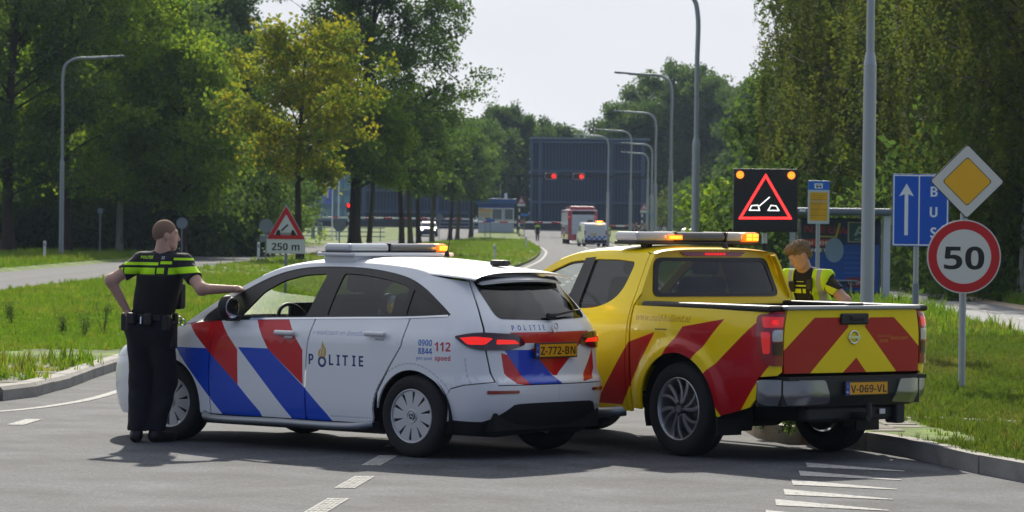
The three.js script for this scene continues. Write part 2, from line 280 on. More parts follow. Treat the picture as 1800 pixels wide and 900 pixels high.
// weathered pavers behind the kerbs: one stone each
function pavers(name, label, spots, size, y = 0.124) {
  const o = new THREE.Group(); o.name = numbered(name); o.userData = { kind: 'structure', label }; scene.add(o);
  const geo = rbox(size[0] - 0.012, 0.05, size[1] - 0.012, 0.008, 0, 0, 0, 1);
  for (const [x, d, a] of spots) { const m = part(o, 'paving_stone', geo, paverMats[Math.floor(R0() * 3)]); m.position.set(x, y - 0.025 + R0() * 0.008, -d); m.rotation.set((R0() - 0.5) * 0.02, a, (R0() - 0.5) * 0.02); }
}
{ // strip along the median's near kerb
  const spots = [], c = new THREE.CatmullRomCurve3(medianOutline.slice(1, 7).map(p => new THREE.Vector3(p[0], 0, -p[1])));
  const L = c.getLength();
  for (let s = 3.4; s < L - 0.5; s += 0.31) { const p = c.getPointAt(s / L), t = c.getTangentAt(s / L), a = Math.atan2(t.x, t.z); for (let k = 0; k < 5; k++) if (R0() > 0.06) spots.push([p.x + (0.27 + k * 0.31) * t.z, -(p.z - (0.27 + k * 0.31) * t.x), a]); }
  pavers('paved_strip', 'weedy concrete pavers behind the median kerb', spots.slice(0, 300), [0.3, 0.3]);
}
const walk = line([[25, 3.9], [28.5, 3.35], [31, 3.05], [36, 3.1], [50, 4.2], [90, 5.4]]);
{
  const spots = []; for (let d = 28.2; d < 50; d += 0.31) for (let k = 0; k < 4; k++) { if (d < 30.2 && k > 2) continue; const fx = walk(d) - 0.55 + k * 0.31; if (![[-0.42, -0.32], [0.17, -0.32], [-0.42, 0.17], [0.17, 0.17]].every(([a, b]) => inPoly(fx + a, d + b, rightPoly))) continue; spots.push([walk(d) - 0.55 + k * 0.31, d, 0.03]); }
  pavers('footpath', 'grey slab footpath beside the parked pick-up', spots.slice(0, 300), [0.3, 0.3]);
  const o2 = []; for (let i = 0; i < 26; i++) { const x = 3.75 + i * 0.31, d = 31.6 - i * 0.24; for (let k = 0; k < 2; k++) o2.push([x + k * 0.19, d + k * 0.25, 0.66]); }
  pavers('footpath', 'grey slab footpath turning away to the right through the grass', o2, [0.3, 0.3]);
}
// cycle path and its dashes
const cyc0 = line([[25, 6.7], [58, 8.45], [83, 9.1], [110, 9.3], [200, 12]]), cyc1 = d => cyc0(d) + 2.5 - 0.012 * Math.max(0, d - 58);
structure('cycle_path', sheet(cyc0, d => cyc1(d) - 0.35, 18, 200, 0.127, 3, 80), pathAsphalt, 'grey asphalt cycle path by the trees');
structure('cycle_path_edging', sheet(d => cyc1(d) - 0.345, d => cyc1(d) + 0.25, 18, 200, 0.128, 1.3, 80), mat('#ffffff', 0.95, 0, { map: speckle([0.56, 0.5, 0.43], 0.5, 51) }), 'sandy edging beside the cycle path');
const paintGroup = (label) => { const o = new THREE.Group(); o.name = numbered('road_marking'); o.userData = { kind: 'structure', label }; scene.add(o); return o; };
function mark(o, pts, y = 0.0045, nm = 'paint_stroke') { part(o, nm, polySheet(pts, y, 1.2), paint); }
{ const o = paintGroup('short white dashes along the cycle path'); for (let d = 30; d < 100; d += 3) { const c = (cyc0(d) + cyc1(d) - 0.35) / 2; mark(o, [[c - 0.05, d], [c + 0.05, d], [c + 0.09, d + 0.9], [c - 0.01, d + 0.9]], 0.1315); } }
{ // profiled dashes in the foreground: small ribs of paint
  const o = paintGroup('ribbed white dashes across the foreground');
  for (const [d0, x0] of [[26.4, -1.13], [24.15, -1.22], [22.1, -1.31], [28.6, -1.04], [30.9, -0.95]]) for (let r = 0; r < 8; r++) for (let c = 0; c < 5; c++) { const x = x0 + c * 0.03 + r * 0.012, d = d0 + r * 0.145; mark(o, [[x, d], [x + 0.0265, d], [x + 0.0365, d + 0.125], [x + 0.01, d + 0.125]], 0.0045, 'rib'); }
}
{ const o = paintGroup('row of slim white give-way triangles');
  for (let i = 0; i < 7; i++) { const d = 27.3 - i * 0.92, x = 2.33 - i * 0.13; mark(o, [[x, d], [x - 0.03, d - 0.52], [x + 0.68, d - 0.86], [x + 0.69, d - 0.8]]); } }
function paintLine(o, f, d0, d1, w, n = 40) { const a = [], b = []; for (let i = 0; i <= n; i++) { const d = lerp(d0, d1, i / n); a.push([f(d) - w / 2, d]); b.push([f(d) + w / 2, d]); } const g = sheet(d => f(d) - w / 2, d => f(d) + w / 2, d0, d1, 0.0045, 1.2, n, 1); part(o, 'paint_stroke', g, paint); }
{ const o = paintGroup('white edge line following the median kerb');
  const e = [[-9.5, 29.2], [-7, 31.0], [-5.6, 32.2], [-4.87, 33.1], [-4.4, 34.8], [-4.2, 37.4], [-4.15, 42], [-4.0, 48]], c = new THREE.CatmullRomCurve3(e.map(p => new THREE.Vector3(p[0], 0, -p[1])));
  const P = c.getPoints(90), g = gridSurf(1, 90, (u, v) => { const i = Math.round(v * 90), p = P[i], q = P[Math.min(90, i + 1)], r = P[Math.max(0, i - 1)], t = q.clone().sub(r).normalize(); return [p.x + (u - 0.5) * 0.11 * -t.z, 0.0045, p.z + (u - 0.5) * 0.11 * t.x]; }); planUV(g, 1.2); part(o, 'paint_stroke', g, paint);
  mark(o, [[-4.5, 31.0], [-4.35, 31.0], [-4.3, 31.9], [-4.45, 31.9]]); }
{ const o = paintGroup('white lines along the carriageway to the bridge'); paintLine(o, d => medianRight(d) + 0.35, 60, 340, 0.14, 120);
  for (let d = 60; d < 250; d += 6) paintLine(o, q => lerp(medianRight(q), roadRight(q), 0.52), d, d + 3, 0.12, 3);
  paintLine(o, q => lerp(medianRight(q), roadRight(q), 0.55), 250, 345, 0.14, 40); paintLine(o, q => roadRight(q) - 0.3, 40, 345, 0.12, 80); }
// ---------------------------------------------------------------- vehicles: shared pieces
function tyreGeo(r, w, rimR) {
  const h = w / 2, p = [[rimR, -h * 0.86], [rimR + 0.02, -h * 0.98], [lerp(rimR, r, 0.55), -h], [r - 0.028, -h * 0.93], [r - 0.008, -h * 0.76], [r, -h * 0.5], [r, -h * 0.36], [r - 0.009, -h * 0.35], [r - 0.009, -h * 0.27], [r, -h * 0.26], [r, h * 0.26 - h * 0.31], [r - 0.009, -h * 0.04], [r - 0.009, h * 0.04], [r, h * 0.05], [r, h * 0.26], [r - 0.009, h * 0.27], [r - 0.009, h * 0.35], [r, h * 0.36], [r, h * 0.5], [r - 0.008, h * 0.76], [r - 0.028, h * 0.93], [lerp(rimR, r, 0.55), h], [rimR + 0.02, h * 0.98], [rimR, h * 0.86]];
  const g = new THREE.LatheGeometry(p.map(q => new THREE.Vector2(q[0], q[1])), 56); g.rotateX(Math.PI / 2); return g;   // axle along z, outer face +z
}
function discSolid(outer, holes, depth, z, bevel = 0.004) { return extrude(outer, depth, holes, bevel).translate(0, 0, z); }
// wheel with outer face towards +z of its own axes
function wheel(parent, kind, x, r, w, z, turn = 0) {
  const side = Math.sign(z), o = new THREE.Group(); o.name = 'wheel'; o.position.set(x, r, z); o.rotation.y = (side < 0 ? Math.PI : 0) + turn; parent.add(o);
  const rimR = r * (kind === 'cap' ? 0.655 : 0.67), h = w / 2;
  part(o, 'tyre', tyreGeo(r, w, rimR), M.rubber);
  part(o, 'brake_disc', cyl(r * 0.46, r * 0.46, 0.02, 0, 0, -0.02, 28, 'z'), M.castIron); part(o, 'brake_drum', cyl(r * 0.56, r * 0.5, 0.1, 0, 0, -0.075, 28, 'z'), M.castIron); part(o, 'hub_carrier', [cyl(r * 0.2, r * 0.2, 0.07, 0, 0, 0.01, 20, 'z'), rbox(r * 0.3, r * 0.34, 0.06, 0.02, r * 0.36, 0, 0)], M.castIron);
  const barrel = new THREE.LatheGeometry([[rimR, h * 0.86], [rimR - 0.012, h * 0.8], [rimR - 0.02, h * 0.5], [rimR - 0.03, -h * 0.8]].map(q => new THREE.Vector2(...q)), 48); barrel.rotateX(Math.PI / 2);
  part(o, 'rim', [barrel, new THREE.TorusGeometry(rimR - 0.004, 0.008, 8, 56).translate(0, 0, h * 0.86)], kind === 'cap' ? M.hubcap : M.alloy);
  if (kind === 'cap') {
    const holes = []; for (let i = 0; i < 10; i++) { const a = i * 36 + 14, q = (rr, da) => { const t = (a + da) * Math.PI / 180; return [rr * Math.cos(t), rr * Math.sin(t)]; }; holes.push([q(rimR * 0.44, -2.2), q(rimR * 0.9, -6.6), q(rimR * 0.93, 3.5), q(rimR * 0.44, 3.2)]); }
    part(o, 'hubcap', [discSolid(arc(0, 0, rimR - 0.006, 0, 354, 60), holes, 0.008, h * 0.72)], M.hubcap);
    part(o, 'hub_ring', new THREE.TorusGeometry(rimR * 0.23, 0.006, 8, 32).translate(0, 0, h * 0.72 + 0.012), M.alloy);
    const st = [cyl(0.03, 0.03, 0.012, 0, 0, h * 0.72 + 0.014, 24, 'z')]; part(o, 'hub_badge', st, M.black);
    part(o, 'hub_star', [0, 120, 240].map(a => { const t = (a + 90) * Math.PI / 180; return bar([0, 0, h * 0.72 + 0.022], [0.025 * Math.cos(t), 0.025 * Math.sin(t), h * 0.72 + 0.022], 0.004, 0.002, 6); }).concat(new THREE.TorusGeometry(0.027, 0.003, 6, 24).translate(0, 0, h * 0.72 + 0.021)), M.chrome);
  } else {
    const sp = []; // twelve curved blades in six pairs
    for (let i = 0; i < 6; i++) for (const k of [0, 1]) {
      const a0 = (i * 60 + k * 15) * Math.PI / 180, L = [], Rr = [];
      for (let j = 0; j <= 6; j++) { const t = j / 6, rr = lerp(rimR * 0.2, rimR * 0.985, t), aa = a0 + (k ? 1 : -1) * 0.13 * t + 0.3 * t * t, ww = lerp(0.008, k ? 0.0085 : 0.015, t) / rr; L.push([rr * Math.cos(aa - ww), rr * Math.sin(aa - ww)]); Rr.push([rr * Math.cos(aa + ww), rr * Math.sin(aa + ww)]); }
      sp.push(discSolid([...L, ...Rr.reverse()], [], 0.016, h * 0.62, 0.003));
    }
    part(o, 'spokes', sp, M.alloy);
    part(o, 'hub', cyl(rimR * 0.24, rimR * 0.22, 0.03, 0, 0, h * 0.62 + 0.006, 24, 'z'), M.black); part(o, 'hub_cap', cyl(0.032, 0.03, 0.02, 0, 0, h * 0.62 + 0.026, 20, 'z'), M.steel);
    part(o, 'wheel_nuts', [0, 1, 2, 3, 4, 5].map(i => cyl(0.012, 0.01, 0.016, 0.055 * Math.cos(i * 1.047), 0.055 * Math.sin(i * 1.047), h * 0.62 + 0.026, 6, 'z')), M.steel);
  }
  return o;
}
function archLiner(x, r, R, z0, z1) { const g = new THREE.CylinderGeometry(R, R, z1 - z0, 32, 1, true, -Math.PI / 2 - 0.35, Math.PI + 0.7); g.rotateX(Math.PI / 2); g.rotateZ(Math.PI / 2); const h = gridSurf(32, 1, (u, v) => { const a = -0.35 + (Math.PI + 0.7) * u; return [x + R * Math.cos(a), r + R * Math.sin(a), lerp(z0, z1, v)]; }); const back = new THREE.CircleGeometry(R, 32, -0.35, Math.PI + 0.7); back.translate(x, r, z0); return join([h, back]); }
function plate(parent, text, w, h, place) {
  const t = canvasTex(512, Math.round(512 * h / w), (c, W, H) => {
    c.fillStyle = '#e3a20c'; c.fillRect(0, 0, W, H); c.strokeStyle = '#2a2010'; c.lineWidth = 5; c.strokeRect(3, 3, W - 6, H - 6);
    c.fillStyle = '#1d4aa8'; c.fillRect(3, 3, W * 0.088, H - 6); c.fillStyle = '#f0d040'; for (let i = 0; i < 10; i++) c.fillRect(W * 0.045 + 9 * Math.cos(i * 0.628) - 1.5, H * 0.33 + 9 * Math.sin(i * 0.628) - 1.5, 3, 3); c.fillStyle = '#fff'; c.font = 'bold 20px sans-serif'; c.textAlign = 'center'; c.fillText('NL', W * 0.045, H * 0.82);
    c.fillStyle = '#17130c'; c.font = `bold ${Math.round(H * 0.8)}px sans-serif`; c.textBaseline = 'middle'; c.save(); c.translate(W * 0.545, H * 0.54); const m = c.measureText(text).width; c.scale(W * 0.86 / m, 1); c.fillText(text, 0, 0); c.restore();
  });
  const m = mat('#ffffff', 0.4, 0, { map: t }), f = part(parent, 'number_plate', rbox(w + 0.012, h + 0.012, 0.012, 0.004), M.blackPlastic);
  const s = part(f, 'plate_face', new THREE.PlaneGeometry(w, h).translate(0, 0, 0.0085), m); place(f); return f;
}
function seat(parent, x, z, y, dark = M.seat) { // facing -x
  const o = new THREE.Group(); o.name = 'seat'; parent.add(o); o.position.set(x, y, z);
  part(o, 'cushion', rbox(0.5, 0.16, 0.5, 0.06, 0, 0, 0, 3), dark);
  const b = rbox(0.14, 0.62, 0.48, 0.06, 0, 0, 0, 3); b.rotateZ(-0.28); b.translate(0.32, 0.34, 0); part(o, 'backrest', b, dark);
  const h = rbox(0.1, 0.2, 0.27, 0.045, 0, 0, 0, 3); h.rotateZ(-0.2); h.translate(0.43, 0.76, 0); part(o, 'headrest', h, dark);
  for (const k of [-0.06, 0.06]) part(o, 'headrest_post', bar([0.40, 0.6, k], [0.42, 0.7, k], 0.006), M.steel);
}
function steering(parent, x, y, z) {
  const g = [new THREE.TorusGeometry(0.185, 0.016, 10, 40), rbox(0.16, 0.11, 0.04, 0.02, 0, -0.01, 0), box(0.3, 0.03, 0.02, 0, 0, 0), box(0.04, 0.17, 0.02, 0, -0.09, 0)];
  const o = part(parent, 'steering_wheel', g, M.blackPlastic); o.position.set(x, y, z); o.rotation.set(0, -Math.PI / 2, 0); o.rotateX(0.42); return o;
}
// ---------------------------------------------------------------- white police car
{
  const car = thing('police_car', 'white police car with red and blue diagonal stripes and roof light bar', 'police car', [0, 0, 0], -40 * Math.PI / 180);
  const X0 = 3.63; // local x from the front bumper; the group stands on the rear axle
  car.position.set(-0.215, 0, -28.06);
  const inner = car, sh = g => g.translate(-X0, 0, 0), P = (name, geo, m, parent = inner) => part(parent, name, sh(Array.isArray(geo) ? join(geo) : geo), m);
  // plan outline, front centre -> side -> rear centre
  const oc = new THREE.CatmullRomCurve3([[-0.19, 0], [-0.16, 0.3], [-0.07, 0.55], [0.12, 0.74], [0.45, 0.845], [0.9, 0.885], [1.5, 0.898], [2.2, 0.9], [3.0, 0.9], [3.55, 0.89], [3.95, 0.852], [4.17, 0.79], [4.3, 0.69], [4.365, 0.55], [4.405, 0.3], [4.42, 0]].map(p => new THREE.Vector3(p[0], 0, p[1])), false, 'centripetal');
  const op = oc.getPoints(900), os = [0]; for (let i = 1; i < op.length; i++) os.push(os[i - 1] + op[i].distanceTo(op[i - 1]));
  let s22 = 0; for (let i = 0; i < op.length; i++) if (op[i].x <= 2.2) s22 = os[i]; const SH = 2.2 - s22, sR = os[os.length - 1] + SH, s0 = SH;
  function outline(s) { const a = s - SH; if (a <= 0) return [-0.19, 0]; let lo = 0, hi = os.length - 1; if (a >= os[hi]) return [4.42, -(a - os[hi])]; while (hi - lo > 1) { const m = (lo + hi) >> 1; if (os[m] > a) hi = m; else lo = m; } const t = (a - os[lo]) / (os[hi] - os[lo]); return [lerp(op[lo].x, op[hi].x, t), lerp(op[lo].z, op[hi].z, t)]; }
  const wY = table([[0.15, 0.93], [0.26, 0.965], [0.4, 0.985], [0.6, 0.994], [0.78, 1.0], [0.9, 1.0], [0.955, 0.988], [1.03, 0.955], [1.1, 0.925], [1.2, 0.872], [1.3, 0.812], [1.4, 0.745], [1.47, 0.692], [1.53, 0.64], [1.6, 0.57]]);
  const dR = table([[0.15, -0.2], [0.3, -0.075], [0.42, -0.015], [0.52, 0], [0.6, -0.005], [0.66, -0.05], [0.8, -0.062], [0.98, -0.07], [1.06, -0.1], [1.1, -0.125], [1.2, -0.205], [1.3, -0.3], [1.42, -0.42], [1.55, -0.56]]);
  const dF = table([[0.15, 0.1], [0.3, 0.02], [0.5, 0], [0.62, 0.02], [0.72, 0.08], [0.8, 0.2], [0.9, 0.34], [1, 0.45]]);
  const S = (s, y) => { const [x, z] = outline(s), wr = smooth(3.3, sR - 0.55, s), wf = 1 - smooth(s0 + 0.3, 1.5, s); return [x + wr * dR(y) + wf * dF(y), y, z * wY(y)]; };
  const SR = (p, y) => { const [x, yy, z] = S(sR - Math.abs(p), y); return [x, yy, p > 0 ? -z : z]; };
  // livery, drawn on the side in metres
  const SX0 = -0.6, SX1 = 5.0, SY0 = 0.1, SY1 = 1.6, side = [SX0, SY0, SX1, SY1];
  const livery = (text) => canvasTex(2048, 548, (c, W, H) => {
    const X = x => (x + (x < 3 ? 0.06 : 0) - SX0) / (SX1 - SX0) * W, Y = y => H - (y - SY0) / (SY1 - SY0) * H;
    const poly = (pts, col) => { c.fillStyle = col; c.beginPath(); pts.forEach((p, i) => i ? c.lineTo(X(p[0]), Y(p[1])) : c.moveTo(X(p[0]), Y(p[1]))); c.fill(); };
    c.fillStyle = '#eceeef'; c.fillRect(0, 0, W, H);
    const red = '#cc0f1c', blue = '#0548c4';
    poly([[0.98, 1.03], [1.36, 1.1], [1.47, 0.99], [1.66, 0.79], [1.66, 0.5], [1.29, 0.79]], red);
    poly([[0.9, 0.79], [1.29, 0.79], [1.66, 0.5], [1.9, 0.29], [2.0, 0.1], [1.62, 0.1], [1.1, 0.6]], blue);
    poly([[1.82, 1.08], [2.18, 1.08], [2.4, 0.81], [2.4, 0.53], [2.01, 0.81]], red);
    poly([[1.67, 0.81], [2.01, 0.81], [2.4, 0.52], [2.66, 0.3], [2.85, 0.1], [2.42, 0.1]], blue);
    c.strokeStyle = '#c9ced4'; c.lineWidth = 6; // retro-reflective marking tape, broken
    c.lineWidth = 5; c.setLineDash([12, 3]); c.beginPath(); c.arc(X(3.63), Y(0.326), (0.415) / (SX1 - SX0) * W, Math.PI * 1.02, Math.PI * 1.97); c.stroke();
    c.beginPath(); c.moveTo(X(2.7), Y(0.29)); c.lineTo(X(3.2), Y(0.29)); c.stroke(); c.beginPath(); c.moveTo(X(4.17), Y(0.8)); c.lineTo(X(4.2), Y(0.4)); c.stroke(); c.setLineDash([]);
    if (!text) return;
    c.fillStyle = '#16306e'; c.textAlign = 'left'; c.textBaseline = 'alphabetic'; c.font = 'bold 42px sans-serif';
    let x = X(2.46); for (const [ch, dx] of [['P', 34], ['', 48], ['L', 33], ['I', 24], ['T', 38], ['I', 24], ['E', 34]]) { c.fillText(ch, x, Y(0.70)); x += dx; }
    // ring and flame of the emblem in the place of the O
    const ex = X(2.46) + 58, ey = Y(0.725); c.strokeStyle = '#16306e'; c.lineWidth = 7; c.beginPath(); c.arc(ex, ey, 13, 0, 7); c.stroke();
    c.fillStyle = '#c8a24a'; c.beginPath(); c.moveTo(ex - 14, ey - 14); c.quadraticCurveTo(ex - 20, ey - 32, ex - 4, ey - 40); c.quadraticCurveTo(ex - 2, ey - 50, ex + 2, ey - 62); c.quadraticCurveTo(ex + 6, ey - 46, ex + 14, ey - 40); c.quadraticCurveTo(ex + 20, ey - 26, ex + 12, ey - 14); c.closePath(); c.fill();
    c.strokeStyle = '#eceeef'; c.lineWidth = 2.5; c.beginPath(); c.moveTo(ex - 8, ey - 16); c.quadraticCurveTo(ex - 6, ey - 34, ex + 2, ey - 44); c.moveTo(ex + 4, ey - 16); c.quadraticCurveTo(ex + 2, ey - 30, ex + 8, ey - 38); c.stroke();
    c.fillStyle = '#8d97b8'; c.font = 'italic 19px sans-serif'; c.fillText('« waakzaam en dienstbaar »', X(2.5), Y(0.945));
    c.fillStyle = '#2757ae'; c.font = 'bold 25px sans-serif'; c.fillText('0900', X(3.71), Y(0.885)); c.fillText('8844', X(3.71), Y(0.82)); c.font = '12px sans-serif'; c.fillText('geen spoed', X(3.69), Y(0.775));
    c.fillStyle = '#c0202c'; c.font = 'bold 36px sans-serif'; c.fillText('112', X(3.88), Y(0.845)); c.font = 'bold 20px sans-serif'; c.fillText('spoed', X(3.885), Y(0.775));
  });
  const cc = { clearcoat: 0.7, clearcoatRoughness: 0.04, specularIntensity: 0.6 };
  const wMat = mat([0.78, 0.79, 0.8], 0.35, 0, cc), lMat = mat('#ffffff', 0.35, 0, { ...cc, map: livery(true) }), rMat = mat('#ffffff', 0.35, 0, { ...cc, map: livery(false) });
  const both = (name, geo, m, m2 = m, parent = inner) => { const a = P(name, geo, m, parent), b = part(parent, name, mirrorZ(a.geometry), m2); return [a, b]; };
  const FA = [0.9, 0.326], RA = [3.63, 0.326], AR = 0.365, o = { uv: side, L: 0.09, t: 0.02 };
  const belt = [[0.98, 0.985], [1.2, 1.015], [1.6, 1.04], [2.0, 1.057], [2.45, 1.072], [3.0, 1.09], [3.5, 1.105], [4.02, 1.13]], beltY = table(belt);
  const top = sp([[1.27, 1.035], [1.45, 1.145], [1.7, 1.285], [1.93, 1.39], [2.2, 1.452], [2.6, 1.47], [3.0, 1.455], [3.4, 1.395], [3.75, 1.29], [3.92, 1.2], [4.02, 1.13]], 5), topY = table(top);
  const rail = [[1.0, 0.985], [1.22, 1.095], [1.5, 1.25], [1.78, 1.395], [2.0, 1.47], [2.3, 1.508], [2.8, 1.515], [3.3, 1.488], [3.7, 1.44], [4.2, 1.385]], railY = table(rail);
  const seg = (f, a, b, n = 14) => Array.from({ length: n + 1 }, (_, i) => { const x = lerp(a, b, i / n); return [x, f(x)]; });
  // side panels
  both('front_wing', panel([[0.33, 0.66], ...arc(...FA, AR, 150, -8, 18).map(p => p), [1.262, 0.25], [1.385, 0.25], [1.37, 0.6], [1.405, 0.9], [1.385, 1.02], ...seg(table([[0.33, 0.8], [0.6, 0.89], [0.98, 0.972], [1.3, 1.013]]), 1.29, 0.33, 10)], S, o), lMat, rMat);
  both('front_door', panel([[1.398, 0.25], [2.475, 0.25], [2.475, 0.5], [2.505, 0.85], [2.545, beltY(2.54) - 0.012], ...seg(x => beltY(x) - 0.012, 2.53, 1.405, 10), [1.418, 0.9], [1.383, 0.6]], S, o), lMat, rMat).forEach(d => {
    const s = d === inner.children[inner.children.length - 1] ? -1 : 1;
    part(d, 'door_handle', sh(join([rbox(0.23, 0.045, 0.04, 0.02, 2.28, 0.945, 0.925 * s, 3), rbox(0.09, 0.035, 0.02, 0.01, 2.31, 0.915, 0.905 * s)])), mat([0.62, 0.63, 0.65], 0.25, 0.3, cc)); });
  both('rear_door', panel([[2.489, 0.25], [3.2, 0.25], ...arc(...RA, AR + 0.04, 185, 148, 6).map(p => [p[0] - 0.012, p[1]]), [3.4, 0.72], [3.52, 0.88], [3.565, beltY(3.56) - 0.012], ...seg(x => beltY(x) - 0.012, 3.55, 2.561, 8), [2.519, 0.85], [2.489, 0.5]], S, o), lMat, rMat).forEach(d => {
    const s = d === inner.children[inner.children.length - 1] ? -1 : 1;
    part(d, 'door_handle', sh(join([rbox(0.23, 0.045, 0.04, 0.02, 3.27, 0.965, 0.92 * s, 3), rbox(0.09, 0.035, 0.02, 0.01, 3.3, 0.935, 0.9 * s)])), mat([0.62, 0.63, 0.65], 0.25, 0.3, cc)); });
  // rear quarter with its pillar, one sheet round the corner up to the tailgate
  const tg = y => sR - table([[0.5, 0.66], [0.75, 0.69], [0.95, 0.73], [1.1, 0.745], [1.25, 0.74], [1.42, 0.73]])(y); // shut line of the tailgate
  both('rear_quarter', panel([...arc(...RA, AR, 172, 26, 18).filter(p => p[1] > 0.36), [4.0, 0.56], [4.12, 0.592], [tg(0.62) - 0.008, 0.62], [tg(0.75) - 0.008, 0.75], [tg(0.95) - 0.008, 0.95], [tg(1.1) - 0.008, 1.1], [tg(1.25) - 0.008, 1.25], [tg(1.39) - 0.008, 1.392], [3.7, 1.44], ...seg(x => topY(x) + 0.02, 3.5, 3.97, 8), [4.03, 1.135], [3.98, beltY(3.98) - 0.014], [3.579, beltY(3.56) - 0.014], [3.537, 0.88], [3.416, 0.715], [3.276, 0.5]], S, o), lMat, rMat);
  both('roof_rail', panel([...seg(railY, 1.0, 3.7, 34), ...seg(x => topY(x) + 0.02, 3.5, 1.29, 30), [1.24, 1.03], [1.12, 1.0]], S, { ...o, L: 0.07 }), wMat);
  // black window surrounds, glass
  const fr = (pts) => pts;
  both('window_frame', panel([...seg(x => topY(x) + 0.018, 1.3, 3.99, 40), [4.025, 1.132], ...seg(x => beltY(x) - 0.01, 3.97, 1.3, 20), [1.25, 1.02]], S, { ...o, t: 0.016, off: -0.006, L: 0.07, holes: [
    rp([[1.7, beltY(1.7) + 0.02, 0.02], [2.44, beltY(2.44) + 0.015, 0.03], [2.5, topY(2.5) - 0.035, 0.04], [2.25, topY(2.25) - 0.04, 0.05], [2.05, topY(2.05) - 0.055, 0.05], [1.88, topY(1.88) - 0.095, 0.03]]),
    rp([[2.66, beltY(2.66) + 0.015, 0.03], [3.44, beltY(3.44) + 0.015, 0.03], [3.46, topY(3.46) - 0.04, 0.03], [3.2, topY(3.2) - 0.035, 0.06], [2.9, topY(2.9) - 0.03, 0.06], [2.68, topY(2.68) - 0.03, 0.03]]),
    rp([[3.51, beltY(3.51) + 0.018, 0.02], [3.93, beltY(3.93) + 0.02, 0.02], [3.84, topY(3.84) - 0.03, 0.03], [3.52, topY(3.52) - 0.04, 0.02]])] }), M.trim);
  both('window_strip', panel([...seg(x => beltY(x) + 0.002, 1.3, 4.0, 20), ...seg(x => beltY(x) - 0.012, 4.0, 1.3, 20)], S, { ...o, t: 0.01, off: 0.004 }), M.chrome);
  both('rear_side_window', panel([[2.58, beltY(2.58)], [3.44, beltY(3.44)], [3.47, topY(3.47) - 0.03], [3.2, topY(3.2) - 0.02], [2.9, topY(2.9) - 0.015], [2.57, topY(2.57) - 0.015]], S, { ...o, t: 0.004, off: -0.014 }), M.tint);
  both('quarter_window', panel([[3.49, beltY(3.49)], [3.97, beltY(3.95) + 0.008], [3.87, topY(3.87) - 0.015], [3.5, topY(3.5) - 0.02]], S, { ...o, t: 0.004, off: -0.014 }), M.dark);
  { const g = sh(panel([[1.5, beltY(1.5)], [2.39, beltY(2.39)], [2.4, topY(2.4) - 0.015], [2.15, topY(2.15) - 0.02], [1.9, topY(1.9) - 0.025], [1.7, topY(1.7) - 0.03]], S, { ...o, t: 0.004, off: -0.014 })); part(inner, 'front_side_window', mirrorZ(g), M.glass); }
  // roof, windscreen, bonnet
  const roofC = table([[1.78, 1.44], [2.0, 1.52], [2.4, 1.565], [2.9, 1.572], [3.4, 1.545], [3.8, 1.5], [4.05, 1.462]]);
  const edge = x => { const y = railY(x), q = S(x, y); return q; };
  P('roof', gridSurf(40, 40, (u, v) => { const s = lerp(1.78, 4.02, v), e = edge(Math.min(s, 3.7)), t = Math.sin((u - 0.5) * Math.PI) ; const xx = s > 3.7 ? s : e[0], e2 = s > 3.7 ? S(s + 0.22 * smooth(3.7, 4.05, s), railY(s)) : e; const front = (1 - smooth(1.78, 2.1, s)) * 0.1; return [(s > 3.7 ? lerp(e[0], 4.05, smooth(3.6, 4.05, s)) : xx) - front * (1 - t * t) + 0, lerp(e2[1], roofC(s), Math.pow(1 - Math.abs(t) ** 3, 0.62)), -t * (s > 3.7 ? lerp(e[2], 0.6, smooth(3.7, 4.05, s)) : e[2])]; }), wMat);
  P('windscreen', gridSurf(20, 16, (u, v) => { const s = lerp(1.0, 1.78, v), e = edge(s), t = (u - 0.5) * 2; return [e[0] - (0.2 - 0.1 * v) * (1 - t * t), e[1] + lerp(0.015, 0.045, v) * (1 - t * t), -t * (e[2] - 0.012)]; }), M.glass);
  P('bonnet', gridSurf(24, 24, (u, v) => { const t = (u - 0.5) * 2, s = lerp(0.33, 1.3, v), e = S(s, table([[0.33, 0.8], [0.6, 0.89], [0.98, 0.972], [1.3, 1.013]])(s)); return [e[0] - 0.32 * (1 - t * t) * (1 - 0.5 * v), e[1] + 0.045 * (1 - t * t) * (0.4 + 0.6 * v) - 0.05 * (1 - v) ** 3 * (1 - t * t), -t * e[2]]; }), wMat);
  // front: bumper, grille, lamps
  both('front_bumper', panel([[s0 + 0.001, 0.2], [0.56, 0.2], ...arc(...FA, AR, 200, 152, 8), [0.33, 0.655], [0.33, 0.8], [s0 + 0.5, 0.8], [s0 + 0.001, 0.78]], S, { ...o, L: 0.06 }), wMat);
  both('headlamp', panel(rp([[s0 + 0.42, 0.66, 0.03], [0.3, 0.7, 0.05], [0.36, 0.78, 0.04], [s0 + 0.44, 0.76, 0.03]]), S, { ...o, L: 0.05, t: 0.01, off: 0.008 }), M.clear);
  both('grille', panel([[s0 + 0.001, 0.5], [s0 + 0.38, 0.5], [s0 + 0.42, 0.62], [s0 + 0.4, 0.72], [s0 + 0.001, 0.74]], S, { ...o, L: 0.06, t: 0.01, off: 0.012 }), M.black);
  // sills and step tube
  both('sill', panel([[1.25, 0.16], [3.3, 0.16], [3.27, 0.255], [1.27, 0.255]], S, { ...o, off: -0.02 }), M.blackPlastic);
  both('side_step', tube([[1.32, 0.245, 0.86], [1.4, 0.225, 0.93], [2.3, 0.22, 0.945], [3.1, 0.225, 0.93], [3.2, 0.245, 0.86]], 0.03, 40, 12), M.steel);
  // rear: bumper, black valance, tailgate, lamps
  const RB = table([[3.9, 0.43], [4.05, 0.31], [4.3, 0.3], [4.45, 0.36], [4.58, 0.44], [4.9, 0.445], [5.2, 0.445]]);
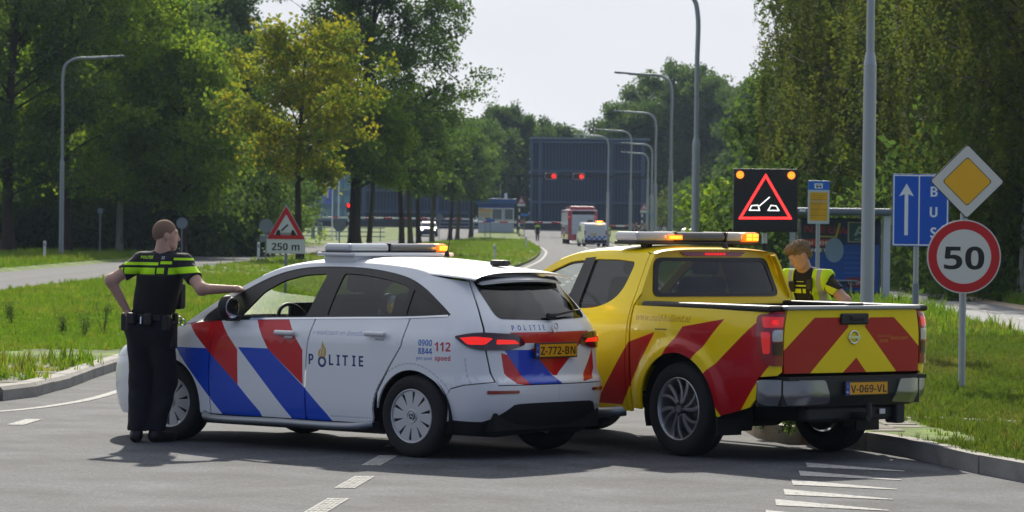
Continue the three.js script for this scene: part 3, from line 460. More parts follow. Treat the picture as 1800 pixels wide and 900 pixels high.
  both('rear_bumper', panel([[4.005, 0.552], ...arc(...RA, AR, 26, -5, 8), ...seg(RB, 4.06, sR - 0.001, 16), [sR - 0.001, 0.585], [sR - 0.655, 0.585], [tg(0.62), 0.612], [4.12, 0.584]], S, { ...o, L: 0.06 }), wMat);
  both('rear_valance', panel([[4.02, 0.2], ...seg(x => RB(x) - 0.004, 4.05, sR - 0.001, 16), [sR - 0.001, 0.2], [4.5, 0.17]], S, { ...o, L: 0.06, off: -0.004 }), M.blackPlastic);
  const TX = [-0.85, 0.5, 0.85, 1.15];
  const tailTex = canvasTex(1024, 392, (c, W, H) => {
    const X = p => (p + 0.85) / 1.7 * W, Y = y => H - (y - 0.5) / 0.65 * H, poly = (pts, col) => { c.fillStyle = col; c.beginPath(); pts.forEach((p, i) => i ? c.lineTo(X(p[0]), Y(p[1])) : c.moveTo(X(p[0]), Y(p[1]))); c.fill(); };
    c.fillStyle = '#eceeef'; c.fillRect(0, 0, W, H); const red = '#cc0f1c', blue = '#0548c4';
    poly([[-0.5, 1.0], [0.52, 1.0], [0.44, 0.915], [-0.42, 0.915]], red);
    poly([[0.1, 0.93], [0.4, 0.93], [0.02, 0.655], [-0.02, 0.655], [-0.3, 0.86]], red);
    poly([[-0.58, 0.84], [-0.5, 0.82], [-0.33, 0.585], [-0.48, 0.6], [-0.56, 0.68]], red);
    poly([[-0.55, 0.865], [-0.26, 0.86], [0.05, 0.585], [-0.33, 0.585]], blue);
    poly([[0.56, 0.86], [0.5, 0.78], [0.34, 0.6], [0.5, 0.62], [0.58, 0.7]], red);
    c.fillStyle = '#2757ae'; c.font = 'bold 34px sans-serif'; c.textBaseline = 'middle'; let x = X(-0.48); for (const ch of 'POLITIE') { c.fillText(ch, x, Y(1.035)); x += ch === 'I' ? 28 : 41; }
  });
  const tail = P('tailgate', panel([[-0.655, 0.592], [0.655, 0.592], [0.685, 0.75], [0.722, 0.95], [0.737, 1.1], [0.732, 1.25], [0.72, 1.405], [-0.72, 1.405], [-0.732, 1.25], [-0.737, 1.1], [-0.722, 0.95], [-0.685, 0.75]], SR, { t: 0.02, L: 0.07, uv: TX, holes: [rp([[-0.6, 1.125, 0.05], [0.6, 1.125, 0.05], [0.64, 1.385, 0.03], [-0.64, 1.385, 0.03]])] }), mat('#ffffff', 0.35, 0, { ...cc, map: tailTex }));
  P('rear_window', panel(rp([[-0.6, 1.105, 0.07], [0, 1.09], [0.6, 1.105, 0.07], [0.69, 1.40, 0.03], [-0.69, 1.40, 0.03]]), SR, { t: 0.004, L: 0.07, off: 0.004 }), mat([0.035, 0.04, 0.045], 0.03, 0, { transmission: 1, thickness: 0, ior: 1.55 }), tail);
  // lip spoiler over the glass
  P('spoiler', panel([[-0.69, 1.372], [0.69, 1.372], [0.67, 1.47], [-0.67, 1.47]], (p, y) => { const q = SR(p, 1.41); const v = (y - 1.372) / 0.098; return [q[0] + 0.10 - 0.3 * v, lerp(1.395, 1.458, v) + 0.028 * (1 - (p / 0.69) ** 2) - 0.01, q[2]]; }, { t: 0.02, L: 0.06 }), wMat);
  P('spoiler_cheek', panel([[-0.68, 1.365], [0.68, 1.365], [0.68, 1.41], [-0.68, 1.41]], SR, { t: 0.01, L: 0.06, off: 0.03 }), M.blackPlastic, tail);
  both('rear_lamp', panel(rp([[sR - 0.99, 0.965, 0.03], [sR - 0.8, 1.0, 0.1], [sR - 0.42, 0.985, 0.04], [sR - 0.335, 0.905, 0.03], [sR - 0.5, 0.862, 0.05], [sR - 0.83, 0.862, 0.1]]), S, { t: 0.03, L: 0.05, off: 0.014 }), M.darkLens).forEach((l, i) => {
    const a = panel(rp([[sR - 0.93, 0.955, 0.01], [sR - 0.8, 0.965, 0.03], [sR - 0.66, 0.955, 0.02], [sR - 0.72, 0.905, 0.02], [sR - 0.86, 0.905, 0.02]]), S, { t: 0.006, L: 0.05, off: 0.019 }), b = panel(rp([[sR - 0.63, 0.945, 0.01], [sR - 0.46, 0.94, 0.02], [sR - 0.41, 0.91, 0.01], [sR - 0.63, 0.908, 0.01]]), S, { t: 0.006, L: 0.05, off: 0.019 });
    for (const q of [a, b]) { const g = sh(q); part(l, 'lit_segment', i ? mirrorZ(g) : g, M.redLit); } });
  both('rear_reflector', panel(rp([[sR - 0.75, 0.52, 0.01], [sR - 0.46, 0.525, 0.01], [sR - 0.46, 0.548, 0.01], [sR - 0.75, 0.548, 0.01]]), S, { t: 0.01, L: 0.05, off: 0.006 }), M.redLens);
  P('fuel_flap', panel([...rp([[3.72, 0.78, 0.04], [4.0, 0.78, 0.04], [3.99, 1.0, 0.06], [3.74, 1.0, 0.06]])], S, { t: 0.004, L: 0.06, off: 0.0018, uv: side }), lMat);
  P('tailgate_badge', [(() => { const g = new THREE.TorusGeometry(0.038, 0.005, 8, 28); g.rotateY(Math.PI / 2); return g.translate(4.362, 1.035, 0); })(), ...[90, 210, 330].map(a => bar([4.362, 1.035, 0], [4.362, 1.035 + 0.036 * Math.sin(a * Math.PI / 180), 0.036 * Math.cos(a * Math.PI / 180)], 0.005, 0.002, 6))], M.chrome, tail);
  plate(tail, 'Z-772-BN', 0.52, 0.11, f => { f.position.set(4.378 - X0, 0.855, 0); f.rotation.y = Math.PI / 2; });
  P('rear_wiper', [bar([4.33, 1.13, -0.02], [4.28, 1.17, -0.42], 0.012, 0.006), rbox(0.05, 0.05, 0.1, 0.02, 4.325, 1.125, 0)], M.black, tail);
  // mirrors: black shell with chrome-like edge
  both('door_mirror', [new THREE.SphereGeometry(1, 24, 16).scale(0.062, 0.105, 0.1).translate(1.69, 1.135, 0.985), rbox(0.1, 0.05, 0.14, 0.02, 1.67, 1.05, 0.9)], M.blackPlastic)[0].name = 'door_mirror';
  both('mirror_glass', new THREE.SphereGeometry(1, 20, 12).scale(0.006, 0.085, 0.08).translate(1.747, 1.135, 0.985), M.chrome);
  // roof gear
  { const lb = new THREE.Group(); lb.name = 'roof_light_bar'; inner.add(lb); lb.position.set(2.55 - X0, -0.075, 0);
    part(lb, 'bar_base', [rbox(0.42, 0.03, 1.24, 0.012, 0, 1.665, 0), rbox(0.34, 0.06, 1.16, 0.02, 0, 1.625, 0)], mat([0.75, 0.76, 0.77], 0.35, 0, cc));
    part(lb, 'bar_plinth', gridSurf(8, 8, (u, v) => { const a = (u - 0.5) * 2, b = (v - 0.5) * 2; return [a * 0.32, 1.6 - 0.06 * Math.max(Math.abs(a), Math.abs(b)) ** 6, b * 0.62]; }), wMat);
    const lens = (z0, z1) => rbox(0.3, 0.075, z1 - z0, 0.03, 0, 1.716, (z0 + z1) / 2, 3);
    part(lb, 'clear_dome', lens(0.12, 0.6), mat([0.55, 0.58, 0.62], 0.15, 0.2, { clearcoat: 1 })); part(lb, 'clear_dome', lens(-0.48, 0.115), mat([0.1, 0.11, 0.13], 0.2, 0.2, { clearcoat: 1 }));
    part(lb, 'amber_lamp', lens(-0.61, -0.485), M.amberLit);
    part(lb, 'amber_segments', [0, 1, 2].map(i => rbox(0.012, 0.04, 0.028, 0.004, 0.152, 1.716, -0.51 - i * 0.037)), M.amberHot);
    part(lb, 'dome_rim', [rbox(0.32, 0.01, 1.23, 0.004, 0, 1.683, 0), rbox(0.31, 0.08, 0.012, 0.004, 0, 1.716, 0.117)], M.blackPlastic);
    const L = new THREE.PointLight(new THREE.Color(1, 0.32, 0.04), 0.03); L.position.set(0.24, 1.72, -0.56); L.shadow.radius = 2; L.castShadow = true; lb.add(L); }
  P('roof_antenna', rbox(0.16, 0.05, 0.1, 0.025, 3.72, 1.535, -0.08, 3), M.blackPlastic);
  P('whip_antenna', [cyl(0.025, 0.012, 0.05, 3.0, 1.6, -0.25), bar([3.0, 1.61, -0.25], [3.06, 1.82, -0.25], 0.005, 0.002)], M.blackPlastic);
  // floor, liners, cabin
  P('underbody', [box(3.7, 0.16, 1.2, 2.2, 0.28, 0), box(1.85, 0.16, 1.62, 2.27, 0.28, 0), box(0.5, 0.14, 1.3, 4.05, 0.3, 0)], M.liner);
  both('arch_liner', archLiner(FA[0], FA[1], 0.375, 0.55, 0.86), M.liner); both('arch_liner', archLiner(RA[0], RA[1], 0.375, 0.55, 0.86), M.liner);
  P('cabin_floor', [box(2.9, 0.03, 1.5, 2.7, 0.42, 0), box(0.3, 0.66, 1.4, 1.2, 0.66, 0), box(0.9, 0.03, 1.3, 3.8, 0.95, 0)], M.liner);
  P('dashboard', [rbox(0.5, 0.25, 1.46, 0.08, 1.38, 0.9, 0, 3), rbox(0.03, 0.14, 0.3, 0.01, 1.62, 1.1, 0.03), rbox(0.1, 0.12, 0.1, 0.02, 1.6, 1.08, -0.42)], M.dash);
  steering(inner, 1.86 - X0, 0.99, 0.36);
  seat(inner, 2.18 - X0, 0.37, 0.62); seat(inner, 2.18 - X0, -0.37, 0.62); seat(inner, 3.05 - X0, 0.4, 0.64); seat(inner, 3.05 - X0, -0.4, 0.64);
  wheel(inner, 'cap', FA[0] - X0, 0.326, 0.21, 0.785, 0.12); wheel(inner, 'cap', FA[0] - X0, 0.326, 0.21, -0.785, 0.12); wheel(inner, 'cap', 0, 0.326, 0.21, 0.785); wheel(inner, 'cap', 0, 0.326, 0.21, -0.785);
  scene.userData.police = car;
}
// ---------------------------------------------------------------- yellow pick-up
{
  const car = thing('pickup_truck', 'yellow pick-up truck with red chevron stripes and amber roof beacons', 'pick-up truck', [2.06, 0, -28.47], -52 * Math.PI / 180);
  const X0 = 4.07, sh = g => g.translate(-X0, 0, 0), P = (name, geo, m, parent = car) => part(parent, name, sh(Array.isArray(geo) ? join(geo) : geo), m);
  const both = (name, geo, m, m2 = m, parent = car) => { const a = P(name, geo, m, parent), b = part(parent, name, mirrorZ(a.geometry), m2); return [a, b]; };
  const oc = new THREE.CatmullRomCurve3([[0, 0], [0.03, 0.35], [0.12, 0.62], [0.3, 0.8], [0.6, 0.88], [1.2, 0.905], [2.2, 0.91], [3.2, 0.91], [4.2, 0.91], [4.8, 0.895], [4.98, 0.885], [5.07, 0.86], [5.115, 0.81], [5.13, 0.7], [5.135, 0.4], [5.14, 0]].map(p => new THREE.Vector3(p[0], 0, p[1])), false, 'centripetal');
  const op = oc.getPoints(900), os = [0]; for (let i = 1; i < op.length; i++) os.push(os[i - 1] + op[i].distanceTo(op[i - 1]));
  let s22 = 0; for (let i = 0; i < op.length; i++) if (op[i].x <= 2.2) s22 = os[i]; const SH = 2.2 - s22, sR = os[os.length - 1] + SH, s0 = SH;
  function outline(s) { const a = s - SH; if (a <= 0) return [0, 0]; let lo = 0, hi = os.length - 1; if (a >= os[hi]) return [5.14, -(a - os[hi])]; while (hi - lo > 1) { const m = (lo + hi) >> 1; if (os[m] > a) hi = m; else lo = m; } const t = (a - os[lo]) / (os[hi] - os[lo]); return [lerp(op[lo].x, op[hi].x, t), lerp(op[lo].z, op[hi].z, t)]; }
  const wY = table([[0.3, 0.93], [0.45, 0.965], [0.6, 0.985], [0.85, 1.0], [1.0, 1.0], [1.1, 0.985], [1.17, 0.965], [1.24, 0.94], [1.35, 0.885], [1.5, 0.81], [1.6, 0.755], [1.66, 0.70], [1.72, 0.64]]);
  const dF = table([[0.3, 0.06], [0.6, 0], [0.8, 0.02], [0.95, 0.08], [1.05, 0.2]]);
  const FA = [0.92, 0.38], RA = [4.07, 0.38], AR = 0.455;
  const flare = (x, y) => { const d = Math.min(Math.hypot(x - FA[0], y - FA[1]), Math.hypot(x - RA[0], y - RA[1])); return 0.04 * (1 - smooth(0.5, 0.6, d)); };
  const S = (s, y) => { const [x, z] = outline(s), wf = 1 - smooth(s0 + 0.3, 1.5, s); return [x + wf * dF(y), y, z * wY(y) + (s > 0.3 && s < 4.9 ? flare(s, y) : 0)]; };
  const SR = (p, y) => { const [x, yy, z] = S(sR - Math.abs(p), y); return [x, yy, p > 0 ? -z : z]; };
  const seg = (f, a, b, n = 14) => Array.from({ length: n + 1 }, (_, i) => { const x = lerp(a, b, i / n); return [x, f(x)]; });
  const yel = '#f9da00', red = '#b40514', cc = { clearcoat: 0.5, clearcoatRoughness: 0.05, specularIntensity: 0.5 };
  const side = [-0.6, 0.2, 5.9, 1.8];
  const livery = text => canvasTex(2048, 504, (c, W, H) => {
    const X = x => (x + 0.6) / 6.5 * W, Y = y => H - (y - 0.2) / 1.6 * H, poly = (pts, col) => { c.fillStyle = col; c.beginPath(); pts.forEach((p, i) => i ? c.lineTo(X(p[0]), Y(p[1])) : c.moveTo(X(p[0]), Y(p[1]))); c.fill(); };
    c.fillStyle = yel; c.fillRect(0, 0, W, H);
    for (const k of [0, 1, 2, 3]) poly([[0.2 + k * 0.7, 0.38], [0.53 + k * 0.7, 0.38], [0.93 + k * 0.7, 0.93 - k * 0.005], [0.62 + k * 0.7, 0.84 - k * 0.005]].map(p => p), red);
    poly([[3.0, 0.38], [3.33, 0.38], [3.78, 0.99], [3.45, 0.9]], red);
    poly([[3.75, 0.62], [4.1, 0.62], [4.6, 1.12], [4.12, 1.045]], red);
    poly([[4.36, 0.64], [4.58, 0.34], [4.72, 0.34], [5.1, 0.77], [5.4, 0.9], [5.4, 1.25], [5.1, 1.2], [4.95, 1.09]], red);
    if (text) { c.fillStyle = '#a06a10'; c.font = 'italic 21px serif'; c.fillText('www.zuid-holland.nl', X(3.52), Y(1.085)); c.fillStyle = '#5a4a10'; c.fillRect(X(3.78), Y(1.02), 46, 3); }
  });
  const yMat = mat(yel, 0.35, 0, cc), lMat = mat('#ffffff', 0.35, 0, { ...cc, map: livery(true) }), rMat = mat('#ffffff', 0.35, 0, { ...cc, map: livery(false) });
  const o = { uv: side, L: 0.09, t: 0.02 };
  // lower side: wing, doors, bed side
  both('front_wing', panel([[0.34, 0.62], ...arc(...FA, AR, 145, -5, 18), [1.375, 0.33], [1.44, 0.33], [1.43, 0.8], [1.44, 1.12], ...seg(table([[0.34, 0.95], [0.8, 1.04], [1.44, 1.12]]), 1.4, 0.34, 8)], S, o), lMat, rMat);
  both('front_door', panel([[1.452, 0.33], [2.57, 0.33], [2.58, 0.8], [2.62, 1.13], [1.452, 1.12], [1.442, 0.8]], S, o), lMat, rMat).forEach((d, i) => { const s = i ? -1 : 1; part(d, 'door_handle', sh(rbox(0.2, 0.04, 0.05, 0.018, 2.27, 1.03, 0.93 * s, 3)), M.chrome); });
  // cab side top: door frame in body colour with window openings
  const roofY = table([[1.4, 1.13], [1.75, 1.26], [2.05, 1.42], [2.3, 1.55], [2.55, 1.615], [2.95, 1.64], [3.35, 1.635], [3.5, 1.62]]);
  const winF = [[1.78, 1.145, 0.02], [2.58, 1.155, 0.02], [2.64, 1.56, 0.03], [2.46, 1.545, 0.06], [2.26, 1.47, 0.04], [2.0, 1.32, 0.03]];
  const winR = [[2.74, 1.155, 0.03], [2.98, 1.165, 0.1], [3.18, 1.23, 0.12], [3.27, 1.33, 0.1], [3.3, 1.555, 0.05], [3.04, 1.572, 0.04], [2.755, 1.57, 0.03]];
  both('cab_side', panel([[1.452, 1.125], [2.628, 1.135], [2.59, 0.8], [2.58, 0.33], [3.39, 0.33], [3.395, 0.7], [3.425, 1.1], [3.44, 1.3], [3.43, 1.62], ...seg(roofY, 3.38, 1.42, 26)], S, { ...o, L: 0.07, holes: [rp(winF), rp(winR)] }), lMat, rMat);
  both('rear_cab_corner', panel([[3.407, 0.33], [3.445, 0.33], [3.455, 1.2], [3.51, 1.3], [3.49, 1.62], [3.438, 1.62], [3.45, 1.3], [3.435, 1.1], [3.403, 0.7]], S, o), lMat, rMat);
  both('window_frame', panel(rp(winF.map(p => [p[0], p[1], p[2]])), S, { ...o, off: -0.012, t: 0.012, holes: [rp(winF.map(([x, y, r]) => [lerp(2.3, x, 0.94), lerp(1.33, y, 0.93), r]))] }), M.trim);
  both('b_pillar', panel([[2.58, 1.14], [2.755, 1.14], [2.765, 1.585], [2.635, 1.575]], S, { ...o, off: 0.002, t: 0.01 }), M.trim);
  both('front_side_window', panel(winF.map(([x, y]) => [lerp(2.3, x, 1.03), lerp(1.33, y, 1.03)]), S, { ...o, off: -0.016, t: 0.004 }), M.glass);
  both('rear_side_window', panel(winR.map(([x, y]) => [lerp(3.02, x, 1.04), lerp(1.38, y, 1.04)]), S, { ...o, off: -0.014, t: 0.004 }), M.dark);
  both('bed_side', panel([[3.468, 0.36], ...arc(...RA, AR, 183, -6, 22), [4.6, 0.36], [4.88, 0.43], [4.96, 0.5], [4.99, 0.675], [sR - 0.79, 0.69], [sR - 0.745, 0.72], [sR - 0.745, 1.19], [5.0, 1.195], [3.478, 1.2]], S, o), lMat, rMat);
  // bed: floor, inner walls, rail caps
  P('bed_floor', [box(1.72, 0.03, 1.5, 4.24, 0.72, 0), box(0.03, 0.5, 1.6, 3.56, 0.96, 0)], M.liner);
  both('bed_inner_wall', box(1.7, 0.46, 0.02, 4.23, 0.95, 0.74), M.liner);
  both('bed_rail_cap', rbox(1.56, 0.05, 0.19, 0.022, 4.335, 1.212, 0.775, 3), M.blackPlastic);
  // cab rear wall with window
  const RWz = (z, y) => [3.55 - 0.11 * smooth(1.15, 1.66, y) - 0.05 * (z / 0.8) ** 2, y, -z];
  const zw = y => 0.9 * wY(y);
  const wallMat = yMat;
  P('cab_back', panel([[-zw(0.5) + 0.02, 0.5], [zw(0.5) - 0.02, 0.5], ...[1.1, 1.2, 1.3, 1.4, 1.5, 1.6].map(y => [zw(y), y]), [0.6, 1.645], [0, 1.665], [-0.6, 1.645], ...[1.6, 1.5, 1.4, 1.3, 1.2, 1.1].map(y => [-zw(y), y])], RWz, { t: 0.02, L: 0.1, holes: [rp([[-0.68, 1.285, 0.06], [0.68, 1.285, 0.06], [0.6, 1.575, 0.06], [-0.6, 1.575, 0.06]])] }), wallMat);
  P('rear_window', panel(rp([[-0.7, 1.27, 0.07], [0.7, 1.27, 0.07], [0.615, 1.59, 0.07], [-0.615, 1.59, 0.07]]), RWz, { t: 0.004, L: 0.1, off: 0.004 }), M.tint);
  P('rear_window_frame', panel(rp([[-0.7, 1.27, 0.07], [0.7, 1.27, 0.07], [0.615, 1.59, 0.07], [-0.615, 1.59, 0.07]]), RWz, { t: 0.01, L: 0.1, off: 0.0095, holes: [rp([[-0.65, 1.3, 0.06], [0.65, 1.3, 0.06], [0.575, 1.562, 0.06], [-0.575, 1.562, 0.06]])] }), M.trim);
  P('high_brake_lamp', panel(rp([[-0.3, 1.6, 0.01], [0.3, 1.6, 0.01], [0.36, 1.638, 0.01], [-0.36, 1.638, 0.01]]), RWz, { t: 0.02, L: 0.1, off: 0.018 }), M.redLens);
  for (let i = 0; i < 7; i++) P('brake_lamp_led', panel(rp([[-0.1 + i * 0.033, 1.61], [-0.074 + i * 0.033, 1.61], [-0.074 + i * 0.033, 1.63], [-0.1 + i * 0.033, 1.63]]), RWz, { t: 0.004, off: 0.022 }), M.redLit);
  // roof, windscreen, bonnet
  const edge = x => S(x, roofY(x));
  P('roof', gridSurf(28, 24, (u, v) => { const s = lerp(2.3, 3.5, v), e = edge(s), t = Math.sin((u - 0.5) * Math.PI); const c = table([[2.3, 1.61], [2.55, 1.665], [2.95, 1.69], [3.35, 1.68], [3.5, 1.662]])(s); return [e[0] - 0.1 * (1 - t * t) * (1 - smooth(2.3, 2.65, s)) - 0.03 * (1 - t * t) * 0, lerp(e[1], c, Math.pow(1 - Math.abs(t) ** 3, 0.6)), -t * e[2]]; }), yMat);
  P('windscreen', gridSurf(16, 14, (u, v) => { const s = lerp(1.45, 2.3, v), e = edge(s), t = (u - 0.5) * 2; return [e[0] - (0.22 - 0.12 * v) * (1 - t * t), e[1] + lerp(0.02, 0.05, v) * (1 - t * t), -t * (e[2] - 0.01)]; }), M.glass);
  P('bonnet', gridSurf(20, 20, (u, v) => { const t = (u - 0.5) * 2, s = lerp(0.34, 1.46, v), e = S(s, table([[0.34, 0.95], [0.8, 1.04], [1.46, 1.125]])(s)); return [e[0] - 0.28 * (1 - t * t) * (1 - 0.4 * v), e[1] + 0.05 * (1 - t ** 4), -t * e[2]]; }), yMat);
  both('front_bumper', panel([[s0 + 0.001, 0.35], [0.5, 0.35], ...arc(...FA, AR, 205, 150, 8), [0.34, 0.62], [0.34, 0.95], [s0 + 0.001, 0.98]], S, { ...o, L: 0.07 }), yMat);
  both('grille', panel([[s0 + 0.001, 0.62], [s0 + 0.5, 0.66], [s0 + 0.46, 0.92], [s0 + 0.001, 0.93]], S, { ...o, L: 0.06, off: 0.014 }), M.chrome);
  both('headlamp', panel(rp([[s0 + 0.54, 0.74, 0.03], [0.36, 0.8, 0.04], [0.36, 0.92, 0.04], [s0 + 0.52, 0.9, 0.03]]), S, { ...o, L: 0.06, off: 0.01 }), M.clear);
  // tailgate
  const tailTex = canvasTex(1024, 396, (c, W, H) => {
    const q = (x, y) => [(x - 237) / 853 * W, (y - 75) / 405 * H], poly = (pts, col) => { c.fillStyle = col; c.beginPath(); pts.forEach((p, i) => { const a = q(...p); i ? c.lineTo(...a) : c.moveTo(...a); }); c.fill(); };
    c.fillStyle = yel; c.fillRect(0, 0, W, H);
    poly([[415, 125], [610, 125], [632, 185], [395, 480], [235, 480], [235, 335]], red); poly([[735, 185], [770, 127], [930, 127], [1092, 320], [1092, 480], [945, 480]], red); poly([[600, 480], [683, 385], [748, 480]], red);
    c.fillStyle = '#b98a16'; c.font = '20px serif'; c.fillText('PROVINCIE', ...q(818, 256)); c.font = 'bold 26px serif'; c.fillText('HOLLAND', ...q(905, 272)); c.fillText('ZUID', ...q(832, 289));
  });
  const tail = P('tailgate', panel([[-0.735, 0.705], [0.735, 0.705], [0.735, 1.205], [-0.735, 1.205]], SR, { t: 0.05, L: 0.12, off: 0.012, uv: [-0.735, 0.705, 0.735, 1.205] }), mat('#ffffff', 0.35, 0, { ...cc, map: tailTex }));
  P('tailgate_cap', rbox(0.1, 0.035, 1.46, 0.014, 5.12, 1.219, 0, 3), mat([0.3, 0.31, 0.33], 0.35, 0.4), tail);
  P('tailgate_handle', [rbox(0.03, 0.09, 0.3, 0.03, 5.16, 1.13, 0.0, 3)], M.blackPlastic, tail); P('handle_grip', rbox(0.02, 0.035, 0.15, 0.008, 5.176, 1.138, -0.02), M.black, tail);
  P('tailgate_badge', [(() => { const g = new THREE.TorusGeometry(0.05, 0.008, 8, 32); g.rotateY(Math.PI / 2); return g.translate(5.158, 0.985, 0.0); })(), box(0.012, 0.022, 0.13, 5.16, 0.985, 0.0)], M.chrome, tail);
  P('bed_cover_latch', rbox(0.07, 0.02, 0.16, 0.01, 5.1, 1.246, -0.05), M.blackPlastic, tail);
  // rear lamps wrap round the corners
  both('rear_lamp', panel(rp([[sR - 0.985, 1.165, 0.05], [sR - 0.745, 1.175, 0.01], [sR - 0.745, 0.765, 0.01], [sR - 0.87, 0.765, 0.05], [sR - 0.935, 0.86, 0.05]]), S, { t: 0.03, L: 0.05, off: 0.016 }), M.redLens).forEach((l, i) => {
    const seg2 = (name, pts, m) => { const g = sh(panel(rp(pts), S, { t: 0.006, L: 0.05, off: 0.021 })); part(l, name, i ? mirrorZ(g) : g, m); };
    seg2('lit_segment', [[sR - 0.93, 1.145, 0.02], [sR - 0.76, 1.15, 0.01], [sR - 0.76, 1.07, 0.01], [sR - 0.9, 1.06, 0.02]], M.redGlow); seg2('bulb_glint', [[sR - 0.845, 1.125, 0.015], [sR - 0.8, 1.125, 0.015], [sR - 0.8, 1.085, 0.015], [sR - 0.845, 1.085, 0.015]], M.redLit); seg2('lit_segment', [[sR - 0.92, 1.03, 0.02], [sR - 0.85, 1.03, 0.02], [sR - 0.85, 0.86, 0.02], [sR - 0.9, 0.86, 0.02]], M.redGlow);
    seg2('reversing_lens', [[sR - 0.835, 1.045, 0.02], [sR - 0.755, 1.05, 0.01], [sR - 0.755, 0.96, 0.01], [sR - 0.835, 0.955, 0.02]], mat([0.6, 0.6, 0.62], 0.1, 0.3, { clearcoat: 1 })); seg2('dark_lens', [[sR - 0.835, 0.945, 0.01], [sR - 0.755, 0.95, 0.01], [sR - 0.755, 0.85, 0.01], [sR - 0.835, 0.85, 0.02]], M.darkLens);
  });
  // rear bumper: black step with bright corners
  const BS = (p, y) => { const a = Math.abs(p), x = 5.27 - 0.24 * smooth(0.55, 1.0, a) - 0.05 * smooth(0.55, 0.42, y); return [x, y, -p * 0.93]; };
  P('bumper_step', [panel([[-0.94, 0.44], [0.94, 0.44], [0.94, 0.66], [-0.94, 0.66]], BS, { t: 0.06, L: 0.08, off: -0.012 }), box(0.24, 0.03, 1.5, 5.1, 0.665, 0), box(0.12, 0.2, 1.5, 5.08, 0.55, 0)], M.blackPlastic);
  for (const k of [-1, 1]) P('bumper_corner', panel(rp([[k * 0.98, 0.655, 0.03], [k * 0.44, 0.655, 0.03], [k * 0.36, 0.47, 0.04], [k * 0.9, 0.45, 0.05], [k * 0.98, 0.5, 0.04]]), BS, { t: 0.02, L: 0.06, off: 0.004 }), M.satin);
  plate(car, 'V-069-VL', 0.46, 0.105, f => { f.position.set(5.285 - X0, 0.585, -0.02); f.rotation.y = Math.PI / 2; });
  P('tow_bar', [rbox(0.12, 0.12, 1.0, 0.03, 5.1, 0.38, 0), rbox(0.14, 0.16, 0.1, 0.02, 5.14, 0.37, -0.48), bar([5.1, 0.36, 0], [5.34, 0.36, 0], 0.035), cyl(0.025, 0.02, 0.1, 5.34, 0.42, 0)], M.blackPlastic); P('reflector_tag', box(0.006, 0.04, 0.06, 5.18, 0.39, -0.3), M.white);
  P('mud_flap', box(0.012, 0.34, 0.26, 4.53, 0.36, 0.76), M.rubber); P('mud_flap', box(0.012, 0.34, 0.26, 4.53, 0.36, -0.76), M.rubber);
  P('chassis', [box(4.6, 0.16, 0.9, 2.6, 0.48, 0), box(1.9, 0.1, 1.5, 2.4, 0.4, 0), box(0.12, 0.14, 1.5, 4.07, 0.38, 0), cyl(0.14, 0.14, 0.3, 4.07, 0.36, 0, 16, 'z'), box(0.8, 0.2, 0.5, 4.75, 0.42, 0.2), box(1.0, 0.16, 1.3, 4.6, 0.6, 0)], M.liner);
  both('side_step', tube([[1.5, 0.34, 0.8], [1.6, 0.31, 0.93], [3.2, 0.31, 0.93], [3.32, 0.33, 0.82]], 0.045, 30, 12), M.steel);
  both('arch_liner', archLiner(FA[0], FA[1], 0.47, 0.5, 0.86), M.liner); both('arch_liner', archLiner(RA[0], RA[1], 0.47, 0.5, 0.86), M.liner);
  P('cabin_floor', [box(2, 0.04, 1.6, 2.4, 0.55, 0), box(0.25, 0.5, 1.5, 1.5, 0.8, 0)], M.liner);
  P('dashboard', rbox(0.45, 0.25, 1.5, 0.08, 1.8, 1.05, 0, 3), M.dash); steering(car, 2.2 - X0, 1.12, 0.36);
  seat(car, 2.5 - X0, 0.38, 0.78); seat(car, 2.5 - X0, -0.38, 0.78);
  both('door_mirror', [rbox(0.12, 0.2, 0.24, 0.05, 1.9, 1.25, 1.05, 3), rbox(0.08, 0.05, 0.14, 0.02, 1.9, 1.18, 0.92)], M.blackPlastic);
  { const lb = new THREE.Group(); lb.name = 'roof_light_bar'; lb.position.set(3.12 - X0, -0.035, 0); car.add(lb);
    part(lb, 'bar_base', rbox(0.3, 0.028, 1.36, 0.012, 0, 1.745, 0), M.blackPlastic); for (const k of [-0.45, 0.45]) part(lb, 'mounting_foot', rbox(0.1, 0.08, 0.06, 0.015, 0, 1.71, k), M.blackPlastic);
    const L = (z0, z1) => rbox(0.3, 0.08, z1 - z0, 0.03, 0, 1.797, (z0 + z1) / 2, 3);
    part(lb, 'clear_dome', L(0.25, 0.68), mat([0.5, 0.5, 0.5], 0.2, 0.1, { clearcoat: 1 })); part(lb, 'centre_cover', L(-0.3, 0.245), mat([0.06, 0.06, 0.062], 0.3, 0.1, { clearcoat: 1 })); part(lb, 'clear_dome', L(-0.5, -0.305), mat([0.45, 0.45, 0.45], 0.2, 0.1, { clearcoat: 1 }));
    part(lb, 'amber_lamp', rbox(0.31, 0.082, 0.175, 0.03, 0, 1.797, -0.595, 3), M.amberLit); for (const [a, b] of [[0, 0], [0, 1], [1, 0], [1, 1]]) part(lb, 'amber_segment', rbox(0.01, 0.025, 0.06, 0.003, 0.157, 1.782 + a * 0.032, -0.555 - b * 0.075), M.amberHot);
    part(lb, 'amber_lamp', rbox(0.02, 0.042, 0.17, 0.008, 0.148, 1.792, 0.27, 2), M.amberLit); part(lb, 'amber_segment', rbox(0.006, 0.022, 0.14, 0.003, 0.161, 1.792, 0.27), M.amberHot);
    part(lb, 'dome_ring', rbox(0.306, 0.086, 0.02, 0.01, 0, 1.797, 0.247), M.black); part(lb, 'dome_ring', rbox(0.306, 0.086, 0.02, 0.01, 0, 1.797, -0.302), M.black);
    for (const z of [-0.59, 0.27]) { const q = new THREE.PointLight(new THREE.Color(1, 0.32, 0.04), 0.03); q.position.set(0.22, 1.8, z); q.castShadow = true; q.shadow.radius = 2; lb.add(q); } }
